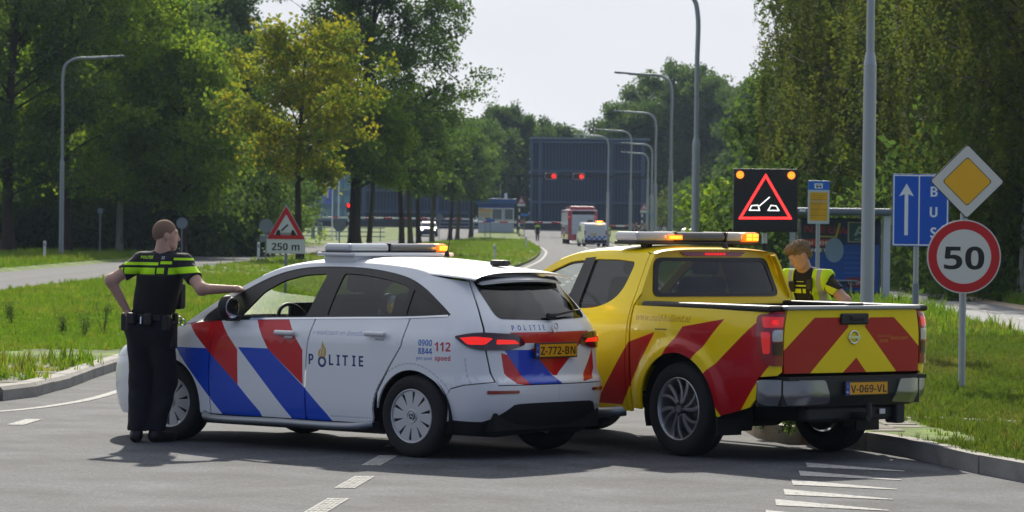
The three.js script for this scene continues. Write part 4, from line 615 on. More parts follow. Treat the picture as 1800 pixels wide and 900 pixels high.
  P('whip_antenna', [cyl(0.03, 0.012, 0.05, 3.42, 1.69, -0.16), bar([3.42, 1.7, -0.16], [3.46, 1.84, -0.16], 0.004, 0.002)], M.blackPlastic);
  wheel(car, 'alloy', FA[0] - X0, 0.38, 0.255, 0.785, 0.1); wheel(car, 'alloy', FA[0] - X0, 0.38, 0.255, -0.785, 0.1); wheel(car, 'alloy', 0, 0.38, 0.255, 0.785); wheel(car, 'alloy', 0, 0.38, 0.255, -0.785);
  scene.userData.pickup = car;
}
// ---------------------------------------------------------------- foliage
function leafClump(seed, n, spread, len, wid, flat = 0.8) {
  const r = rng(seed), pos = [], idx = [];
  const q = new THREE.Quaternion(), e = new THREE.Euler(), v = new THREE.Vector3();
  for (let i = 0; i < n; i++) {
    const a = r() * 6.283, c = 2 * r() - 1, rad = spread * Math.cbrt(r()), s = Math.sqrt(1 - c * c), o = [rad * s * Math.cos(a), rad * c * flat, rad * s * Math.sin(a)];
    e.set((r() - 0.5) * 2.4, r() * 6.283, (r() - 0.5) * 2.4); q.setFromEuler(e);
    const k = 0.7 + r() * 0.6, b = pos.length / 3;
    for (const p of [[0, 0, 0], [0.5 * wid, 0.1 * wid, 0.45 * len], [0, 0, len], [-0.5 * wid, 0.1 * wid, 0.45 * len]]) { v.set(p[0] * k, p[1] * k, p[2] * k).applyQuaternion(q); pos.push(v.x + o[0], v.y + o[1], v.z + o[2]); }
    idx.push(b, b + 1, b + 2, b, b + 2, b + 3);
  }
  const g = new THREE.BufferGeometry(); g.setAttribute('position', new THREE.Float32BufferAttribute(pos, 3)); g.setIndex(idx); const h = g.toNonIndexed(); h.computeVertexNormals(); return h;
}
function strandClump(seed, n, length, len, wid) {
  const r = rng(seed), pos = [], idx = [], v = new THREE.Vector3(), q = new THREE.Quaternion(), e = new THREE.Euler();
  for (let i = 0; i < n; i++) {
    const t = r(), y = -length * t, w = 0.12 * (1 - 0.5 * t); e.set(1.1 + (r() - 0.5) * 1.2, r() * 6.283, (r() - 0.5)); q.setFromEuler(e, 'YXZ'); const b = pos.length / 3, o = [(r() - 0.5) * 2 * w + 0.05 * Math.sin(5 * t), y, (r() - 0.5) * 2 * w], k = 0.7 + 0.6 * r();
    for (const p of [[0, 0, 0], [0.5 * wid, 0, 0.45 * len], [0, 0, len], [-0.5 * wid, 0, 0.45 * len]]) { v.set(p[0] * k, p[1] * k, p[2] * k).applyQuaternion(q); pos.push(v.x + o[0], v.y + o[1], v.z + o[2]); }
    idx.push(b, b + 1, b + 2, b, b + 2, b + 3);
  }
  const g = new THREE.BufferGeometry(); g.setAttribute('position', new THREE.Float32BufferAttribute(pos, 3)); g.setIndex(idx); const h = g.toNonIndexed(); h.computeVertexNormals(); return h;
}
const leafMat = mat([1, 1, 1], 0.95, 0, { transmission: 0.6, thickness: 0, specularIntensity: 0.2 });
const clumps = { small: [1, 2, 3].map(s => leafClump(s, 22, 0.46, 0.19, 0.12)), fine: [4, 5].map(s => leafClump(s, 34, 0.42, 0.1, 0.06)), big: [6, 7, 8].map(s => leafClump(s, 30, 0.7, 0.24, 0.16)), far: [9, 10].map(s => leafClump(s, 34, 0.95, 0.34, 0.22)), strand: [11, 12].map(s => strandClump(s, 46, 1.5, 0.11, 0.07)) };
const bark = { brown: mat('#ffffff', 0.95, 0, { map: (() => { const r = rng(61); return dataTex(256, (u, v) => { const k = 0.8 + 0.5 * tileNoise(u, v, 14, 3, 4) + (r() - 0.5) * 0.2; return [0.26 * k, 0.21 * k, 0.165 * k]; }); })() }), dark: mat([0.055, 0.047, 0.039], 0.95), birch: mat('#ffffff', 0.85, 0, { map: dataTex(128, (u, v) => { const k = tileNoise(u, v, 12, 8, 3) > 0.16 ? 0.22 : 0.62; return [k, k * 0.98, k * 0.92]; }) }), mossy: mat([0.075, 0.07, 0.028], 0.95) };
const green = { fresh: [[0.19, 0.31, 0.025], [0.14, 0.24, 0.022], [0.27, 0.36, 0.025]], mid: [[0.08, 0.14, 0.025], [0.065, 0.118, 0.024], [0.1, 0.165, 0.026]], gold: [[0.27, 0.285, 0.02], [0.2, 0.25, 0.02], [0.33, 0.31, 0.02], [0.14, 0.21, 0.02]], birch: [[0.07, 0.1, 0.022], [0.08, 0.112, 0.021], [0.1, 0.13, 0.022], [0.12, 0.14, 0.02]] };
function addClumps(parent, name, kind, spots, tones, seed) {
  const r = rng(seed), V = clumps[kind], lists = V.map(() => []); spots.forEach((s, i) => lists[i % V.length].push(s));
  const q = new THREE.Quaternion(), e = new THREE.Euler(), m = new THREE.Matrix4(), c = new THREE.Color();
  lists.forEach((L, k) => {
    if (!L.length) return;
    const im = new THREE.InstancedMesh(V[k], leafMat, L.length); im.name = name; im.userData = { kind: 'stuff' }; im.castShadow = im.receiveShadow = true;
    L.forEach((s, i) => { e.set(kind === 'strand' ? (r() - 0.5) * 0.25 : r() * 6.283, r() * 6.283, kind === 'strand' ? (r() - 0.5) * 0.25 : r() * 6.283); q.setFromEuler(e); const sc = s[3] * (0.75 + 0.5 * r()); m.compose(new THREE.Vector3(s[0], s[1], s[2]), q, new THREE.Vector3(sc, sc, sc)); im.setMatrixAt(i, m); const t = tones[Math.floor(r() * tones.length)], j = 0.82 + 0.36 * r(); c.setRGB(t[0] * j, t[1] * j, t[2] * j); im.setColorAt(i, c); });
    parent.add(im);
  });
}
const prof = { round: t => Math.sqrt(Math.max(0, 1 - (1.75 * t - 0.8) ** 2 / 1.05)), tall: t => Math.pow(Math.sin(Math.PI * Math.min(1, 0.16 + 0.84 * t)), 0.75), vase: t => 0.45 + 0.55 * Math.sin(Math.PI * Math.min(1, 0.15 + 0.8 * t)) };
function tree({ name = 'leafy_tree', label, group, px, d, h, base, R, trunk = 0.16, tones = green.mid, kind = 'small', limbs = 16, sub = 5, per = 9, seed = 1, shape = 'round', barkMat = bark.brown, lean = 0, weep = false, scale = 1, x = null }) {
  const p = x === null ? ground(px, d) : new THREE.Vector3(x, rise(d), -d), r = rng(seed * 7919 + 13), o = thing(name, label, 'tree', [p.x, p.y + 0.06, p.z], 0, group);
  const limbWood = [], axis = t => [lean * t * t * h * 0.5 + 0.12 * Math.sin(t * 5 + seed), t * h * 0.97, 0.1 * Math.sin(t * 4 + seed * 2)], wood = [], spots = [];
  { // tapered trunk
    const n = 14; wood.push(gridSurf(10, n, (u, v) => { const c = axis(v), rr = trunk * (Math.pow(1 - v, 0.8) * 0.92 + 0.06) * (1 + 0.45 * Math.exp(-v * h * 2.2)), a = u * 6.2832; return [c[0] + rr * Math.cos(a), c[1] - 0.15, c[2] + rr * Math.sin(a)]; })); }
  for (let i = 0; i < limbs; i++) {
    const t = (i + 0.5 * r()) / limbs, y0 = lerp(base, h * 0.93, Math.pow(t, 0.85)), c = axis(y0 / h / 0.97), rad = R * prof[shape](t) * (0.72 + 0.5 * r()), a = i * 2.39996 + r() * 0.9, up = lerp(0.35, 0.95, t) * rad * (0.7 + 0.5 * r()) + (weep ? 0.3 : 0);
    const s0 = Math.max(base * 0.75, y0 - up * 0.6), c0 = axis(s0 / h / 0.97), tip = [c[0] + rad * Math.cos(a), Math.min(h, y0 + up * 0.4), c[2] + rad * Math.sin(a)], lr = Math.max(0.018, trunk * 0.42 * (1 - t * 0.75));
    const mid = [lerp(c0[0], tip[0], 0.45), lerp(c0[1], tip[1], 0.62), lerp(c0[2], tip[2], 0.45)], cur = new THREE.QuadraticBezierCurve3(new THREE.Vector3(...c0), new THREE.Vector3(...mid), new THREE.Vector3(...tip));
    limbWood.push(gridSurf(5, 6, (u, v) => { const q = cur.getPoint(v), rr = lr * (1 - 0.85 * v), b = u * 6.2832; return [q.x + rr * Math.cos(b), q.y + rr * 0.4 * Math.sin(b), q.z + rr * Math.sin(b)]; }));
    for (let k = 0; k < sub; k++) {
      const f = 0.38 + 0.62 * (k + r()) / sub, q = cur.getPoint(Math.min(1, f)), L = R * (0.16 + 0.26 * r()), b = r() * 6.283, e = [q.x + L * Math.cos(b), q.y + L * (r() - (weep ? 0.2 : 0.35)), q.z + L * Math.sin(b)];
      limbWood.push(bar([q.x, q.y, q.z], e, lr * 0.3 + 0.006, 0.005, 4));
      for (let m = 0; m < per; m++) { const g = Math.pow(r(), 0.6), j = 0.42 * scale; spots.push([lerp(q.x, e[0], g) + (r() - 0.5) * 2 * j, lerp(q.y, e[1], g) + (r() - 0.5) * 1.3 * j - (weep ? r() * r() * 2.2 : 0), lerp(q.z, e[2], g) + (r() - 0.5) * 2 * j, scale * (0.75 + 0.5 * r())]); }
    }
  }
  part(o, 'trunk', wood, barkMat); part(o, 'limbs', limbWood, barkMat === bark.birch ? bark.dark : barkMat);
  const cr = new THREE.Group(); cr.name = 'crown'; o.add(cr); addClumps(cr, 'foliage', kind, spots, tones, seed + 500); return o;
}
function bush(label, group, px, d, h, w, tones, seed, kind = 'small', n = 150, x = null) {
  const p = x === null ? ground(px, d) : new THREE.Vector3(x, rise(d), -d), r = rng(seed * 31 + 7), o = thing('bush', label, 'bush', [p.x, p.y + 0.08, p.z], 0, group), spots = [], wood = [];
  const lobes = Array.from({ length: 6 }, () => [(r() - 0.5) * w, h * (0.35 + 0.45 * r()), (r() - 0.5) * w * 0.8, 0.25 + 0.25 * r()]);
  for (const l of lobes) wood.push(bar([l[0] * 0.2, -0.1, l[2] * 0.2], l.slice(0, 3), 0.04, 0.012, 5));
  for (let i = 0; i < n; i++) { const l = lobes[i % 6], a = r() * 6.283, c = 2 * r() - 1, s = Math.sqrt(1 - c * c), q = Math.cbrt(r()) * l[3]; spots.push([l[0] + s * Math.cos(a) * q * w * 1.1, Math.max(0.12, l[1] + c * q * h * 1.25 - (i % 4 === 0 ? h * 0.3 : 0)), l[2] + s * Math.sin(a) * q * w, 0.8 + 0.5 * r()]); }
  part(o, 'stems', wood, bark.dark); const cr = new THREE.Group(); cr.name = 'crown'; o.add(cr); addClumps(cr, 'foliage', kind, spots, tones, seed); return o;
}
const ord = ['first', 'second', 'third', 'fourth', 'fifth', 'sixth', 'seventh', 'eighth', 'ninth', 'tenth', 'eleventh', 'twelfth', 'thirteenth', 'fourteenth', 'fifteenth', 'sixteenth', 'seventeenth', 'eighteenth', 'nineteenth', 'twentieth', ...['first', 'second', 'third', 'fourth', 'fifth', 'sixth', 'seventh', 'eighth', 'ninth'].map(w => 'twenty-' + w), 'thirtieth'];
// median trees
tree({ name: 'maple_tree', label: 'young tree turning golden yellow behind the warning triangle', px: 528, d: 150, h: 10.4, base: 3.6, R: 2.9, trunk: 0.17, tones: green.gold, limbs: 24, sub: 5, per: 5.4, seed: 3, shape: 'round' });
tree({ label: 'tallest open-crowned median tree with a thick dark trunk', px: 627, lean: 0.13, d: 190, h: 17.2, base: 4.3, R: 5.7, trunk: 0.36, tones: [...green.mid.slice(0, 2), green.mid[2]], limbs: 46, sub: 7, per: 8, seed: 4, shape: 'tall', barkMat: bark.brown });
tree({ label: 'slender mossy-trunked tree next to the thick median trunk', px: 652, d: 184, h: 8.8, base: 4.0, R: 2.3, trunk: 0.16, tones: green.fresh, limbs: 14, seed: 5, barkMat: bark.mossy });
[[703, 215, 9.0, 3.2], [720, 235, 9.6, 3.0], [737, 255, 10.2, 3.4], [762, 275, 9.4, 3.0], [793, 318, 10.6, 3.6], [804, 330, 11.5, 3.6], [826, 350, 11.5, 3.4]].forEach(([px, d, h, R], i) => tree({ label: ['first', 'second', 'third', 'fourth', 'fifth', 'sixth', 'last'][i] + ' tree of the row receding along the median', group: 'row of median trees', px, d, h, base: 4.1, R, trunk: 0.2, tones: i % 3 ? [...green.mid.slice(0, 2), green.mid[2]] : green.mid, limbs: 18, sub: 5, per: 7, seed: 20 + i, kind: i > 2 ? 'big' : 'small', scale: i > 2 ? 0.9 : 1.1, barkMat: i % 2 ? bark.mossy : bark.brown }));
// wood on the left: sunlit front row, darker trees behind
[[12, 158, 17, 4.3, 'mid', 'leaning thick-trunked tree at the far left edge'], [120, 163, 16.5, 3.9, 'fresh', 'tall bright-topped tree behind the left street lamp'], [215, 168, 17.5, 3.9, 'fresh', 'tall pale-trunked tree of the left wood'], [262, 176, 14.5, 3.6, 'mid', 'mid-height tree behind the standing officer'], [322, 166, 10.4, 3.1, 'fresh', 'rounded bright green tree at the right end of the left wood']].forEach(([px, d, h, R, t, label], i) => tree({ label, group: 'front trees of the left wood', px, d, h, base: i === 4 ? 2.4 : 3.0, R, trunk: [0.3, 0.2, 0.17, 0.2, 0.16][i], tones: green[t], limbs: 30, sub: 6, per: 5.5, seed: 40 + i, shape: i === 4 ? 'round' : 'tall', lean: i === 0 ? 0.12 : 0, scale: 1.1, barkMat: i === 2 ? bark.birch : bark.brown }));
for (let i = 0; i < 7; i++) tree({ label: ord[i] + ' dark tree from the left in the shaded depth of the left wood', group: 'back trees of the left wood', px: -60 + i * 68, d: 188 + (i % 3) * 9, h: 17.5 - (i === 6 ? 5 : 0) - (i % 2), base: 1.8, R: 4.4, trunk: 0.24, tones: green.mid, limbs: 26, sub: 5, per: 7, seed: 60 + i, shape: 'tall', kind: 'big', scale: 1.05, barkMat: bark.brown });
tree({ label: 'very tall dark tree rising behind the left wood against the sky', px: 392, d: 238, h: 18.6, base: 5, R: 3.3, trunk: 0.3, tones: green.mid, limbs: 34, sub: 6, per: 7, seed: 71, shape: 'tall', kind: 'big', barkMat: bark.brown });
tree({ label: 'lower dark tree behind the golden tree', px: 440, d: 250, h: 9.5, base: 1.6, R: 3.6, trunk: 0.25, tones: green.mid, limbs: 24, sub: 5, per: 7, seed: 72, kind: 'big', barkMat: bark.brown });
tree({ label: 'low dark tree beside the far canopy building', px: 492, d: 262, h: 7.5, base: 1.4, R: 3.2, trunk: 0.2, tones: green.mid, limbs: 20, sub: 5, per: 6, seed: 73, kind: 'big', barkMat: bark.brown });
for (let i = 0; i < 15; i++) bush(ord[i] + ' undergrowth bush from the left edge, at the foot of the left wood', 'undergrowth of the left wood', -20 + i * 31, 170 + (i % 4) * 4, 3.2 + (i % 3) * 0.7, 4.2, i % 4 === 2 ? green.mid : green.mid, 100 + i, 'big', 130);
for (let i = 0; i < 5; i++) bush(ord[i] + ' green bush from the left below the far canopy building', 'bushes left of the median trees', 385 + i * 26, 238 + (i % 3) * 6, 2.6 + (i % 2) * 1.1, 4.6, i % 3 === 1 ? green.fresh : green.mid, 130 + i, 'big', 110);
// right side: weeping birches and dense hedge
[[1412, 128, 11, 1.9], [1468, 122, 15, 2.5], [1520, 116, 15.5, 2.9], [1592, 108, 15, 3.0], [1662, 98, 14.5, 3.0], [1738, 90, 14, 3.0], [1812, 82, 13.5, 3.0]].forEach(([px, d, h, R], i) => tree({ name: 'birch_tree', label: ['leftmost weeping birch, its hanging twigs against the sky', 'weeping birch above the bus stop pole', 'weeping birch behind the tall lamp post', 'weeping birch above the blue bus lane sign', 'weeping birch behind the yellow diamond sign', 'dark weeping birch right of the round speed sign', 'weeping birch cut by the right edge'][i], group: 'weeping birches', px, d, h, base: 2.4, R, trunk: 0.17, tones: green.birch, limbs: 34, sub: 6, per: i < 2 ? 4 : 6, seed: 200 + i, shape: 'tall', kind: 'strand', weep: true, scale: 1, barkMat: bark.birch }));
for (let i = 0; i < 9; i++) tree({ label: ord[i] + ' dark tree from the left filling the gaps behind the birches', group: 'trees behind the birches', px: 1462 + i * 50, d: 150 - i * 5, h: i < 1 ? 8 : 14.5, base: 1.4, R: 3.8, trunk: 0.2, tones: green.mid, limbs: 24, sub: 5, per: 7, seed: 220 + i, shape: 'tall', kind: 'big', barkMat: bark.brown });
for (let i = 0; i < 12; i++) bush(i === 5 ? 'bright yellow-green bush catching sun beside the cycle path' : ord[i] + ' dense hedge bush from the left along the cycle path', 'hedge bushes right of the cycle path', 1335 + i * 44, 134 - i * 4.6, 3 + (i % 3) * 0.5, 4, i === 5 || i === 0 ? green.fresh : i % 3 ? green.mid : green.mid, 250 + i, i > 6 ? 'small' : 'big', i > 6 ? 260 : 140);
// trees round the bridge
[[846, 430, 13, 4], [884, 442, 15.5, 4.6], [922, 452, 13.5, 4.4], [962, 468, 14, 4.6], [1118, 438, 16, 5.5], [1162, 446, 19, 6.2], [1215, 432, 20.5, 7], [1268, 426, 18.5, 6.2], [1330, 400, 18, 4.6], [1372, 392, 13.5, 4.4], [1098, 462, 15, 5]].forEach(([px, d, h, R], i) => tree({ label: i < 4 ? ['rounded tree left of the bridge-keeper hut', 'tallest tree left of the raised bridge', 'tree touching the left edge of the raised bridge', 'tree top showing above the raised bridge'][i] : i === 8 ? 'open-crowned tree with sky showing through, right of the big dark trees' : ord[i - 4] + ' big dark tree counted from the raised bridge, behind the lamp posts', group: i < 4 ? 'trees left of the bridge' : 'dark trees right of the bridge', px, d, h, base: i === 8 ? 5 : 1.5, R, trunk: 0.35, tones: i < 4 ? [...green.mid.slice(0, 2), green.mid[2]] : green.mid, limbs: i === 8 ? 22 : 34, sub: 5, per: i === 8 ? 5 : 8, seed: 300 + i, shape: 'round', kind: 'far', scale: 1, barkMat: bark.brown }));
[[1205, 345, 4.6], [1248, 325, 6.0], [1300, 300, 5.0], [1340, 262, 4.4], [1372, 230, 4.0], [1290, 380, 4], [1150, 405, 3.4], [1190, 400, 3.4]].forEach(([px, d, h], i) => bush(ord[i] + ' pale roadside bush right of the far lamp posts', 'bushes right of the far road', px, d, h, h * 1.1, i % 2 ? green.mid : green.birch, 340 + i, 'big', 150));
// the wood goes on outside the frame on the left, and a tree row stands behind the camera (mirrored in the car glass)
for (let i = 0; i < 5; i++) tree({ label: ord[i] + ' tree of the left wood beyond the left picture edge', group: 'left wood outside the frame', x: -30 - i * 6.5, d: 164 + (i % 2) * 12, px: 0, h: 16.5 - (i % 3), base: 2.6, R: 4.4, trunk: 0.24, tones: i % 2 ? green.mid : green.fresh, limbs: 28, sub: 5, per: 7, seed: 520 + i, shape: 'tall', kind: 'big', barkMat: bark.brown });
[[-24, -52], [-9, -66], [13, -58], [27, -70]].forEach(([x, d], i) => tree({ label: ord[i] + ' roadside tree from the left behind the viewpoint', group: 'trees behind the viewpoint', x, d, px: 0, h: 11 + (i % 2) * 2.5, base: 3, R: 4, trunk: 0.22, tones: green.mid, limbs: 24, sub: 5, per: 7, seed: 540 + i, shape: 'round', kind: 'big' }));
// far wood closing the horizon
for (let i = 0; i < 26; i++) tree({ label: ord[i] + ' distant tree from the left on the hazy horizon', group: 'distant horizon trees', px: -60 + i * 76, d: 560 + (i % 5) * 18, h: 11 + (i * 7 % 5), base: 1, R: 7.5, trunk: 0.4, tones: green.mid, limbs: 20, sub: 4, per: 6, seed: 400 + i, kind: 'far', scale: 1.5, barkMat: bark.brown });

// tall weeds in the lawn and by the kerb
[[183, 52, 0.62, 'tall dark weed standing in the lawn left of the officer'], [150, 50, 0.4, 'low dark weed clump in the lawn at the left'], [112, 51, 0.34, 'small weed clump left of the tall weed'], [24, 56, 0.4, 'weed clump in the lawn by the left edge'], [1392, 29.4, 0.22, 'grass weed sprouting over the kerb behind the pick-up wheel'], [1345, 30.3, 0.16, 'little weed at the kerb joint under the pick-up']].forEach(([px, d, h, label], k) => {
  const p = ground(px, d), r = rng(700 + k), o = thing('weed_plant', label, 'weed', [p.x, 0.12, p.z], 0, 'weeds'), stems = [], leaves = [];
  for (let i = 0; i < 7; i++) { const a = r() * 6.283, b = h * (0.5 + 0.5 * r()), e = [0.28 * h * Math.cos(a) * r(), b, 0.28 * h * Math.sin(a) * r()]; stems.push(bar([0, -0.03, 0], e, 0.004, 0.002, 4)); for (let m = 0; m < 3; m++) { const t = 0.35 + 0.65 * r(); leaves.push([e[0] * t, e[1] * t, e[2] * t, 0.16 + 0.08 * r()]); } }
  part(o, 'stems', stems, bark.mossy); addClumps(o, 'leaves', 'fine', leaves, green.mid, 720 + k);
});
// ---------------------------------------------------------------- grass blades
function tuft(seed, n, h, spread) {
  const r = rng(seed), pos = [];
  for (let i = 0; i < n; i++) { const a = r() * 6.283, x = (r() - 0.5) * spread, z = (r() - 0.5) * spread, k = h * (0.5 + 0.7 * r()), w = 0.004 + 0.004 * r(), lx = Math.cos(a), lz = Math.sin(a), b = k * (0.2 + 0.5 * r());
    const A = [x - lz * w, 0, z + lx * w], B = [x + lz * w, 0, z - lx * w], C = [x + lx * b * 0.35 - lz * w * 0.8, k * 0.6, z + lz * b * 0.35 + lx * w * 0.8], D = [x + lx * b * 0.35 + lz * w * 0.8, k * 0.6, z + lz * b * 0.35 - lx * w * 0.8], E = [x + lx * b, k, z + lz * b];
    pos.push(...A, ...B, ...D, ...A, ...D, ...C, ...C, ...D, ...E); }
  const g = new THREE.BufferGeometry(); g.setAttribute('position', new THREE.Float32BufferAttribute(pos, 3)); g.computeVertexNormals(); return g;
}
const tufts = [tuft(1, 14, 0.055, 0.15), tuft(2, 14, 0.08, 0.16), tuft(3, 12, 0.15, 0.12)];
const bladeMat = mat([1, 1, 1], 0.9, 0, { transmission: 0.55, thickness: 0, specularIntensity: 0.3 });
function scatter(label, n, pick, y, seed, big = 0.12, sc = 1, tone = [1, 1, 1]) {
  const r = rng(seed), lists = tufts.map(() => []);
  for (let i = 0, tries = 0; i < n && tries < n * 6; tries++) { const p = pick(r); if (!p) continue; i++; const k = r() < big ? 2 : r() < 0.5 ? 0 : 1; lists[k].push(p); }
  lists.forEach((L, k) => { if (!L.length) return; const im = new THREE.InstancedMesh(tufts[k], bladeMat, L.length); im.name = numbered('grass_blades'); im.userData = { kind: 'stuff', label, category: 'grass' };
    const m = new THREE.Matrix4(), q = new THREE.Quaternion(), up = new THREE.Vector3(0, 1, 0), c = new THREE.Color();
    L.forEach(([x, d, s = 1], i) => { q.setFromAxisAngle(up, r() * 6.283); const f = sc * s * (0.7 + 0.6 * r()); m.compose(new THREE.Vector3(x, y + rise(d), -d), q, new THREE.Vector3(f, f * (0.8 + 0.4 * r()), f)); im.setMatrixAt(i, m); const dry = Math.max(0, fbm(x * 0.35, d * 0.25, 7.7, 3)) * 1.7 + (r() < 0.08 ? 0.55 : 0), t = 0.85 + 0.3 * r(); c.setRGB((0.15 + dry * 0.16) * t * tone[0], (0.26 + dry * 0.04) * t * tone[1], (0.014 + dry * 0.03) * t * tone[2]); im.setColorAt(i, c); });
    scene.add(im); });
}
const paveEdge = medianOutline.slice(0, 8);
const cone = (d, m = 1.5) => Math.abs(d) * 900 / FOCAL + m;
scatter('sunlit lawn grass of the median', 42000, r => { const d = 33 + 75 * Math.pow(r(), 1.5), x = (r() * 2 - 1) * cone(d); if (!inPoly(x, d, medianPoly)) return null; if (d < 46 && kerbGap(x, d, paveEdge) < 1.7 + 0.7 * fbm(x, d, 2.2, 3)) return null; return [x, d, d > 60 ? 0.8 : 0.58]; }, 0.118, 901);
scatter('weeds between the pavers of the median end', 240, r => { const d = 33 + 9 * r(), x = -7 + 3 * r(); return inPoly(x, d, medianPoly) && fbm(x * 1.7, d * 1.7, 4.4, 2) > -0.02 ? [x, d, 1.3] : null; }, 0.124, 907, 0.3);
scatter('far lawn grass of the median', 16000, r => { const d = 100 + 240 * r(), x = lerp(medianLeft(d), medianRight(d), r()); return [x, d, 1.1]; }, 0.118, 902);
scatter('rough verge grass on the right', 30000, r => { const d = 20 + 42 * Math.pow(r(), 1.3), x = 2 + r() * 8; if (!inPoly(x, d, rightPoly) || Math.abs(x) > cone(d)) return null; if (x > cyc0(d) - 0.05 && x < cyc1(d) + 0.3) return null; if (d > 28.2 && Math.abs(x - walk(d)) < 0.62 && r() < 0.97) return null; if (d < 31.8 && x > 3.7 && Math.abs(d - (31.6 - (x - 3.75) * 0.774 + 0.12)) < 0.3 && r() < 0.85) return null; return [x, d, 1]; }, 0.118, 903, 0.1, 0.62, [0.72, 0.64, 1.0]);
scatter('verge grass past the cycle path', 14000, r => { const d = 50 + 110 * r(), x = cyc1(d) + 0.3 + 5 * r(); return Math.abs(x) > cone(d) ? null : [x, d, 1.6]; }, 0.118, 904, 0.3);
scatter('verge grass beside the bus shelter', 12000, r => { const d = 55 + 130 * r(), x = lerp(roadRight(d) + 0.2, cyc0(d) - 0.1, r()); return Math.abs(x) > cone(d) ? null : [x, d, 1.6]; }, 0.118, 906, 0.2);
scatter('verge grass below the left wood', 14000, r => { const d = 105 + 130 * r(), x = leftRoadFar(d) - 0.1 - 7 * r(); return Math.abs(x) > cone(d) ? null : [x, d, 1.5]; }, 0.098, 905, 0.3);
// ---------------------------------------------------------------- street furniture
const onGround = (px, d, lift = 0.12) => { const p = ground(px, d); return [p.x, p.y + lift, p.z]; };
const printMat = (t, rough = 0.45) => mat('#ffffff', rough, 0, { map: t });
function board(parent, name, w, h, tex, y, z, back = M.signBack, r = 0.02, thick = 0.02) { // flat plate facing +z with a printed front
  const b = part(parent, name, rbox(w, h, thick, Math.min(r, thick / 2), 0, y, z), back); part(b, 'printed_face', new THREE.PlaneGeometry(w - 0.004, h - 0.004).translate(0, y, z + thick / 2 + 0.002), printMat(tex)); return b;
}
function postOf(parent, h, r, m = M.galv, name = 'post') { return part(parent, name, cyl(r, r, h + 0.3, 0, h / 2 - 0.15, 0, 14), m); }
// triangle with rounded corners, point up, side a, centred on its centroid
const tri = (a, r) => rp([[-a / 2, -a * 0.2887, r], [a / 2, -a * 0.2887, r], [0, a * 0.5774, r]], 6);
function triFace(parent, a, y, z, pictogram) {
  const b = part(parent, 'triangle_plate', extrude(tri(a, a * 0.06), 0.015).translate(0, y, z), M.signBack);
  part(b, 'white_edge', new THREE.ShapeGeometry(new THREE.Shape(tri(a, a * 0.06).map(p => new THREE.Vector2(...p)))).translate(0, y, z + 0.018), M.signWhite);
  part(b, 'red_border', extrude(tri(a * 0.965, a * 0.055), 0.003, [tri(a * 0.6, a * 0.02).reverse()]).translate(0, y, z + 0.019), M.signRed);
  for (const g of pictogram(a)) part(b, 'pictogram', g.translate(0, y, z + 0.02), M.black);
  return b;
}
const bridgeIcon = a => [ // two abutments, open leaf, waves
  extrude([[-0.27, -0.18], [-0.13, -0.18], [-0.15, -0.06], [-0.2, -0.04], [-0.23, -0.08]].map(p => [p[0] * a, p[1] * a]), 0.003), extrude([[0.27, -0.18], [0.13, -0.18], [0.14, -0.05], [0.19, -0.05]].map(p => [p[0] * a, p[1] * a]), 0.003),
  extrude([[-0.13, -0.06], [-0.1, -0.085], [0.06, 0.07], [0.03, 0.1]].map(p => [p[0] * a, p[1] * a]), 0.003), extrude([[-0.13, -0.16], [0.13, -0.16], [0.13, -0.148], [-0.13, -0.148]].map(p => [p[0] * a, p[1] * a]), 0.003), extrude([[-0.13, -0.135], [0.13, -0.135], [0.13, -0.123], [-0.13, -0.123]].map(p => [p[0] * a, p[1] * a]), 0.003)];
const text = (w, h, s, { bg = '#cfd0d0', fg = '#15161a', size = 0.7, border = null, font = 'bold' } = {}) => canvasTex(512, Math.round(512 * h / w), (c, W, H) => { c.fillStyle = bg; c.fillRect(0, 0, W, H); if (border) { c.strokeStyle = border; c.lineWidth = 10; c.strokeRect(8, 8, W - 16, H - 16); } c.fillStyle = fg; c.textAlign = 'center'; c.textBaseline = 'middle'; c.font = `${font} ${Math.round(H * size)}px sans-serif`; c.fillText(s, W / 2, H * 0.53); });
{ // warning triangle with distance plate
  const t = thing('warning_sign', 'red and white opening-bridge warning triangle above a 250 m plate', 'road sign', onGround(503, 82), 0.03); postOf(t, 2.1, 0.035, M.galvDull);
  const s = 82 / FOCAL, yb = 1.87 - 0.12; triFace(t, 70 * s, yb - (428 - 384) * s + 70 * s * 0.2887 + 0.11, 0.04, bridgeIcon);
  board(t, 'distance_plate', 68 * s, 25 * s, text(68, 25, '250 m', { size: 0.72, border: '#c8c8c4' }), yb - (432 - 384) * s, 0.045);
}
